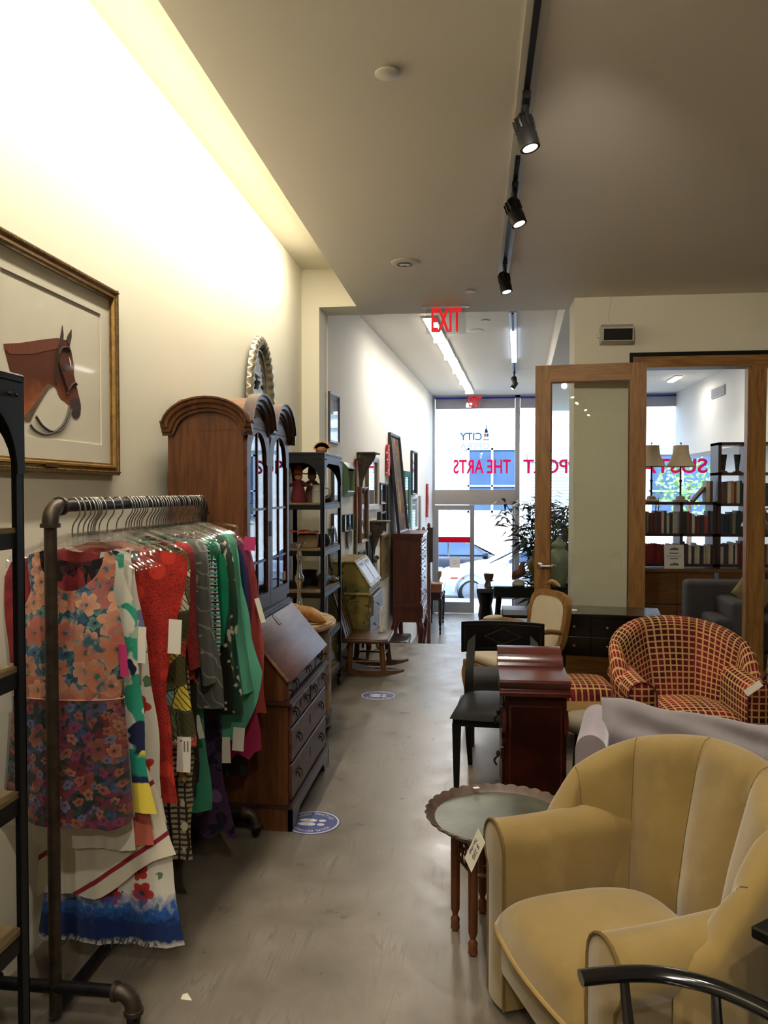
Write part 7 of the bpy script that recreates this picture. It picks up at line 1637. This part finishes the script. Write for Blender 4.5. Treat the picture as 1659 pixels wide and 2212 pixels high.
for k in range(N6):
    a_ = 2*pi*k/N6+radians(53); x, y = LR*cos(a_), LR*sin(a_)
    MB().lathe([(.012, .029), (.017, .035), (.015, .055), (.017, .07), (.009, .085), (.016, .105), (.017, .30), (.0165, .45), (0, .45)], 10, c=(x, y, 0)).build('leg', LEGW, tt, 40)
    a2 = 2*pi*(k+1)/N6+radians(53); x2, y2 = LR*cos(a2), LR*sin(a2)
    pn = []
    def bar(f0, f1, z0, z1, r=.006, sq=1.0): return MB().tube([(lerp(x, x2, f0), lerp(y, y2, f0), z0), (lerp(x, x2, f1), lerp(y, y2, f1), z1)], r, 6)
    bar(.08, .92, .42, .42, .009).build('top_rail', LEGW, tt); bar(.08, .92, .31, .31, .009).build('lower_rail', LEGW, tt)
    for q in (.2, .4, .6, .8): bar(q, q, .31, .42, .004).build('lattice_bar', LEGW, tt)
    for z in (.345, .382): bar(.2, .8, z, z, .004).build('lattice_bar', LEGW, tt)
put(MB().box(-.012, .012, -.008, .008, 0, .001), 'paper_chip', TAGW, (.005, 3.055, .4505), 'tiny white paper chip on the tray rim', 'paper scrap', 20, 0, group=None)
# ---- black Windsor chair arm and small table at the lower right
wn = thing('windsor_armchair', 'glossy black bow armed chair cut off at the lower frame corner', 'armchair', (.42, 1.18, 0))
GLB = M('gloss_black', '0c0b0c', .14, var=0, coat=.6)
AP = smooth_path([(.205, 1.545, .655), (.288, 1.563, .658), (.372, 1.567, .658), (.467, 1.537, .656), (.56, 1.45, .654), (.64, 1.30, .652), (.66, 1.15, .652), (.64, 1.0, .652), (.56, .86, .654), (.467, .79, .655), (.36, .77, .656), (.25, .785, .656)], 6)
b = MB(); b.tube(AP, .019, 14, sq=.75); b.build('bow_arm', GLB, wn, 60, w=True)
for (x, y), (bx_, by_) in (((.29, 1.563), (.30, 1.47)), ((.455, 1.54), (.44, 1.43)), ((.60, 1.38), (.55, 1.32)), ((.655, 1.2), (.58, 1.2)), ((.62, .94), (.55, .98)), ((.48, .795), (.46, .88)), ((.30, .775), (.30, .86))):
    MB().tube([(x, y, .65), (lerp(x, bx_, .5), lerp(y, by_, .5), .55), (bx_, by_, .44)], [.009, .012, .009], 10).build('spindle', GLB, wn, w=True)
MB().rbox(.20, .60, .84, 1.50, .405, .445, .018, 3).build('seat', GLB, wn, w=True)
for x in (.26, .54):
    for y in (.92, 1.42): MB().tube([(x, y, .41), (x+(.03 if x > .4 else -.03), y+(.03 if y > 1.2 else -.03), 0)], [.02, .014], 10).build('leg', GLB, wn, w=True)
st_ = thing('black_side_table', 'small black table at the frame edge beside the tan armchair', 'side table', (.855, 1.475, 0))
MB().rbox(-.165, .165, -.01, .30, .725, .75, .004, 1, M=RZ(40)).build('top', EBO, st_); MB().box(-.12, .13, .02, .27, .66, .725, M=RZ(40)).build('frieze', EBO, st_, 0)
for x in (-.115, .12):
    for y in (.03, .26): MB().tube([tuple(RZ(40) @ Vector((x, y, .70))), tuple(RZ(40) @ Vector((x, y, 0)))], .017, 8).build('leg', EBO, st_)
SCF = printm('black_cream_scarf', '121113', [('noise', 14, .52, .54, 'b5a78c', {'det': 2}), ('stripe', (9, 9, 14), .93, .96, 'b5a78c', {'dir': 'Z', 'dis': 6}), ('grad', 1, .50, .49, 'b9ab92', {'nz': .12, 'ns': 9})])
o = MB().grid(lambda u, v: (.515+.07*u+.012*sin(6*v)-.035*v, 1.44+.02*sin(7*u+3*v), .70-.36*v), 14, 24).build('patterned_scarf', SCF, None, 60, recalc=False); o.modifiers.new('th', 'SOLIDIFY').thickness = .004
tag(o, 'black and cream patterned scarf hanging over the bow arm at the frame edge', 'scarf')
# ================================================================ the library beyond the doorway
DBW = wood('bookcase_wood', '2a1c14', '46301f', 'z', 1, .45, .05, 9); CBW = wood('cabinet_oak', '5a3a1c', '80562c', 'x', 1, .45, .05, 8)
BY_, BD = 9.05, .30
lo = thing('low_bookcase', 'low dark wood open bookcase over wooden cupboards in the library', 'bookcase', (2.1, 9.2, 0))
hi = thing('tall_bookcase', 'tall dark wood open bookcase in the library', 'bookcase', (3.15, 9.2, 0))
def bc(t, x0, x1, zs, ztop, divs):
    for x in [x0]+divs+[x1]: MB().box(x-.017, x+.017, BY_, BY_+BD, .74, ztop).build('upright', DBW, t, 0, w=True)
    for z in zs: MB().box(x0-.017, x1+.017, BY_, BY_+BD, z-.03, z).build('shelf', DBW, t, 0, w=True)
    MB().box(x0-.03, x1+.02, BY_-.06, BY_+BD, .705, .74).build('ledge', CBW, t, 0, w=True)
    n = max(1, round((x1-x0)/.43))
    for k in range(n):
        a, c = lerp(x0, x1, k/n), lerp(x0, x1, (k+1)/n)
        for z0, z1 in ((.03, .34), (.35, .70)): MB().rbox(a+.004, c-.004, BY_-.045, BY_-.025, z0, z1, .003, 1).build('cupboard_door', CBW, t, 0, w=True)
    MB().box(x0, x1, BY_-.025, BY_+BD, .0, .705).build('cupboard_body', CBW, t, 0, w=True)
bc(lo, 1.40, 2.605, (.79, 1.125, 1.475), 1.475, [1.83, 2.255]); bc(hi, 2.655, 3.62, (.79, 1.125, 1.46, 1.80, 2.13), 2.13, [2.965, 3.29])
BKC = ['2a3a5c', '6a1c1c', '1c2a20', 'a89c84', '7a2a20', '2c2c34', '8a7a4a', '3a5a48', 'b5aa94', '54302a', '1e3a4a', '8c3a2a', '4a4038', 'c0b49c', '30482c', '5c2438']
PAGE = M('book_pages', 'b9ad94', .9, var=0)
CN = {'2a3a5c': 'navy', '6a1c1c': 'dark red', '1c2a20': 'dark green', 'a89c84': 'beige', '7a2a20': 'brick red', '2c2c34': 'charcoal', '8a7a4a': 'ochre', '3a5a48': 'green', 'b5aa94': 'cream', '54302a': 'brown', '1e3a4a': 'teal', '8c3a2a': 'rust', '4a4038': 'umber', 'c0b49c': 'pale', '30482c': 'moss green', '5c2438': 'maroon', '8c1c2c': 'crimson'}
ORD = 'first second third fourth fifth sixth seventh eighth ninth tenth eleventh twelfth thirteenth fourteenth fifteenth sixteenth seventeenth eighteenth'.split()
rb = random.Random(21)
def row(x0, x1, z, where, lean=0, cols=None, hmin=.19, hmax=.255):
    x = x0+.006; k = 0; last = None
    while x < x1-.03 and k < 18:
        w_ = rb.uniform(.020, .040); h = rb.uniform(hmin, hmax); c_ = rb.choice([q for q in (cols or BKC) if q != last] or BKC); last = c_; dp = .16
        b = MB(); b.cm = 0; b.box(0, .003, 0, dp, 0, h); b.box(w_-.003, w_, 0, dp, 0, h); b.box(.003, w_-.003, 0, .004, 0, h); b.cm = 1; b.box(.003, w_-.003, .004, dp-.004, .003, h-.004)
        if lean and k > 1: ang = lean
        else: ang = 0
        sh = abs(h*sin(radians(ang)))*(.0 if not ang else 1)
        o = b.build('book', [M('cover_'+c_, c_, .6, var=.08, vs=30), PAGE], None, 0)
        xx = x if ang >= 0 else x
        o.location = (xx+(sh if ang < 0 and k == 2 else 0), BY_+.02+rb.uniform(0, .03), z+.001+(w_*sin(radians(abs(ang))) if ang > 0 else 0)); o.rotation_euler = (0, radians(ang), 0)
        if ang < 0 and k == 2: x += sh
        tag(o, '%s book, %s from left, %s' % (CN[c_], ORD[k], where), 'book', 'books on the '+where)
        x += w_*(1/cos(radians(ang)))+.0015; k += 1
        if ang > 0 and x+h*sin(radians(ang))+.03 > x1: break
row(1.86, 2.235, 1.125, 'low bookcase middle shelf, bay beside the oak door'); row(2.275, 2.585, 1.125, 'low bookcase middle shelf, bay beside the tall bookcase')
row(1.86, 2.235, .79, 'low bookcase bottom shelf, behind the notice', cols=['8c1c2c', '6a1c1c', '7a2a20'], hmin=.2, hmax=.22); row(2.275, 2.585, .79, 'low bookcase bottom shelf, beside the notice', cols=['b5aa94', '2c2c34', 'a89c84', '8a7a4a', 'c0b49c', '54302a'])
row(2.675, 2.945, 1.46, 'tall bookcase shelf under the two vases'); row(2.985, 3.27, 1.46, 'tall bookcase upper shelf, second bay')
row(2.675, 2.945, 1.125, 'tall bookcase middle shelf, first bay', cols=['1c2a20', '2a3a5c', '2c2c34', '1e3a4a', '8a7a4a']); row(2.985, 3.27, 1.125, 'tall bookcase middle shelf, second bay')
row(2.675, 2.945, .79, 'tall bookcase bottom shelf, first bay', cols=['5c2438', 'a89c84', '6a1c1c', '2c2c34', 'b5aa94']); row(2.985, 3.27, .79, 'tall bookcase bottom shelf, second bay')
row(2.985, 3.10, 1.80, 'tall bookcase top shelf', cols=['54302a', '4a4038'])
# books standing on the low bookcase by the tall one, one leaning open
row(2.52, 2.625, 1.475, 'top of the low bookcase', cols=['b5aa94', '54302a', '6a1c1c'])
o = MB().box(-.012, .012, 0, .15, 0, .2).build('book', [M('cover_54302a', '54302a', .6, var=.08, vs=30)], None, 0); o.location = (2.40, BY_+.06, 1.483); o.rotation_euler = (0, radians(40), 0); tag(o, 'brown book tilted on top of the low bookcase beside the lamp', 'book')
for k, x in enumerate((2.73, 2.876)):
    t = thing('flared_vase', ('left' if k == 0 else 'right')+' one of two flared dark vases on the tall bookcase', 'vase', (x, BY_+.13, 1.8005), group='flared vases'); MB().lathe([(0, 0), (.045, 0), (.045, .012), (.018, .025), (.022, .06), (.038, .20), (.034, .20), (0, .06)], 14).build('body', printm('dark_vase', '2f3a34', [('noise', 20, .5, .6, '6a3a2c')], rough=.35, bmp=0, sheen=0), t, 50)
SHD = M('linen_shade', 'b5a284', .85, var=.03)
def lamp(label, x, y, z):
    t = thing('table_lamp', label, 'table lamp', (x, y, z), group='table lamps on the bookcase')
    MB().lathe([(0, 0), (.085, 0), (.085, .018), (.05, .03), (.045, .06), (.02, .07), (0, .07)], 20).build('base', M('lamp_base', '8a7e68', .6, var=.05), t, 40)
    MB().lathe([(.011, .06), (.011, .22), (.016, .23), (.016, .245), (.01, .25), (.009, .42)], 12).build('stem', M('lamp_stem', '2a211a', .4, .5, var=0), t, 40)
    b = MB(); b.tube([(0, 0, .42), (0, 0, .655)], .004, 6); b.ball((0, 0, .655), .01, 8, 6); b.build('finial', M('lamp_stem', '2a211a', .4, .5, var=0), t)
    MB().grid(lambda u, v: ((lerp(.155, .082, v)-.022*sin(pi*v))*cos(2*pi*u), (lerp(.155, .082, v)-.022*sin(pi*v))*sin(2*pi*u), lerp(.395, .63, v)), 28, 10).build('shade', SHD, t, 60)
    MB().tube([(.155*cos(2*pi*k/32), .155*sin(2*pi*k/32), .396) for k in range(32)], .005, 6, closed=True).build('shade_trim', SHD, t)
    return t
lamp('cream shaded table lamp standing clear in the library doorway', 2.275, BY_+.14, 1.4755); lamp('cream shaded table lamp half hidden by the oak door', 1.95, BY_+.10, 1.4755)
sg = thing('paper_sign', 'white printed notice propped on the bookcase ledge', 'sign', (2.175, BY_-.03, .741)); MB().box(-.105, .105, -.002, .002, 0, .265, M=RX(-6)).build('sheet', M('paper_bright', 'cfcac0', .8, var=0), sg, 0)
for z in (.205, .035): MB().prism([(-.045, z), (.05, z), (.05, z+.012), (.03, z+.03), (.02, z+.022), (.0, z+.034), (-.015, z+.018), (-.03, z+.022), (-.045, z+.01)], 'y', -.0035, -.0022, M=RX(-6)).build('skyline_print', INK, sg, 0)
for z_, w_, h_ in ((.165, .10, .010), (.135, .16, .006), (.105, .085, .010)): MB().box(-w_/2, w_/2, -.0035, -.0022, z_, z_+h_, M=RX(-6)).build('print_line', INK, sg, 0)
# candelabrum at the window, metal dome lamp, library sofa
cd = thing('iron_candelabrum', 'thin iron candelabrum with candles beyond the bookcase', 'candelabrum', (2.05, 10.2, ZL))
MB().tube([(0, 0, 0), (0, 0, 2.2)], .012, 8).build('stem', IRON, cd)
for k in range(5):
    a_ = 2*pi*k/5+.3; MB().tube(smooth_path([(0, 0, 2.15), (.1*cos(a_), .1*sin(a_), 2.05), (.22*cos(a_), .22*sin(a_), 2.15), (.24*cos(a_), .24*sin(a_), 2.30)], 5), .006, 6).build('arm', IRON, cd); MB().lathe([(.03, 2.30), (.03, 2.305), (.009, 2.308), (.009, 2.42), (0, 2.42)], 10, c=(.24*cos(a_), .24*sin(a_), 0)).build('candle', M('candle_wax', 'b5ac98', .6, var=0), cd)
dl = thing('dome_floor_lamp', 'floor lamp with a brushed metal dome shade in the library', 'floor lamp', (3.05, 8.35, 0))
MB().lathe([(0, 0), (.14, 0), (.14, .02), (.02, .03), (0, .03)], 24).build('base', CHROME, dl); MB().tube(smooth_path([(0, 0, .02), (0, 0, 1.0), (-.02, 0, 1.35), (-.12, .0, 1.42), (-.24, 0, 1.36)], 6), .01, 8).build('pole', CHROME, dl)
MB().lathe([(.14, 0), (.135, .03), (.11, .075), (.06, .11), (0, .12), (0, .116), (.055, .105), (.105, .07), (.132, .0)], 28, M=T(-.25, 0, 1.22) @ RY(8)).build('dome_shade', M('lamp_metal', '7a7670', .35, .8, var=.05), dl, 50)
SLB = M('slate_cloth', '4c4a4c', .9, var=.05, bmp=.1)
ls = thing('grey_library_sofa', 'slate grey sofa in the library behind the checked armchair', 'sofa', (2.55, 7.75, 0), 0)
MB().rbox(-.52, .55, .18, .40, .10, .73, .05, 4).build('back', SLB, ls); MB().rbox(-.56, -.38, -.30, .36, .10, .58, .05, 4, M=T(.30, -.06, .02)).build('arm', SLB, ls); MB().rbox(-.40, .55, -.32, .2, .12, .44, .05, 4).build('seat', SLB, ls)
o = pillow(.34, .34, .1, .5).build('yellow_cushion', M('straw_cushion', '8c7c50', .85, var=.05), None, 60, recalc=False); o.location = (2.62, 7.82, .655); o.rotation_euler = (radians(-20), radians(40), 0); tag(o, 'straw coloured cushion on the slate library sofa', 'cushion')
# library ceiling: two light strips, a wall vent, window side light
for k, (x, y) in enumerate(((3.0, 11.6), (3.35, 14.0))):
    t = thing('tube_light', ('nearer' if k == 0 else 'farther')+' short tube light on the library ceiling', 'tube light', (x, y, 3.52), group='library ceiling lights'); MB().box(-.06, .06, -.3, .3, -.02, 0).build('housing', WPL, t, 0); MB().box(-.05, .05, -.29, .29, -.04, -.02).build('diffuser', TL, t, 0)
    area('library_tube', (x, y, 3.46), (x, y, 0), 1*.1, .6, 8, TUBE, t)
vt = thing('wall_vent', 'grey air vent high on the library wall', 'vent', (3.9, 13.4, 3.12)); MB().box(-.02, 0, -.35, .35, 0, .16).build('frame', M('vent_grey', 'a8a6a4', .6, var=0), vt, 0)
for k in range(6): MB().box(-.026, -.02, -.32, .32, .02+k*.022, .03+k*.022).build('louvre', M('vent_grey2', '8c8a88', .6, var=0), vt, 0)
tracklight('warm spotlight over the library sofa', 8.2, (2.6, 8.6, .5), 25, 80, 2.6, 3.50)
tracklight('warm spotlight washing the library wall', 10.6, (4.6, 11.5, 1.6), 60, 90, 3.0, 3.50)
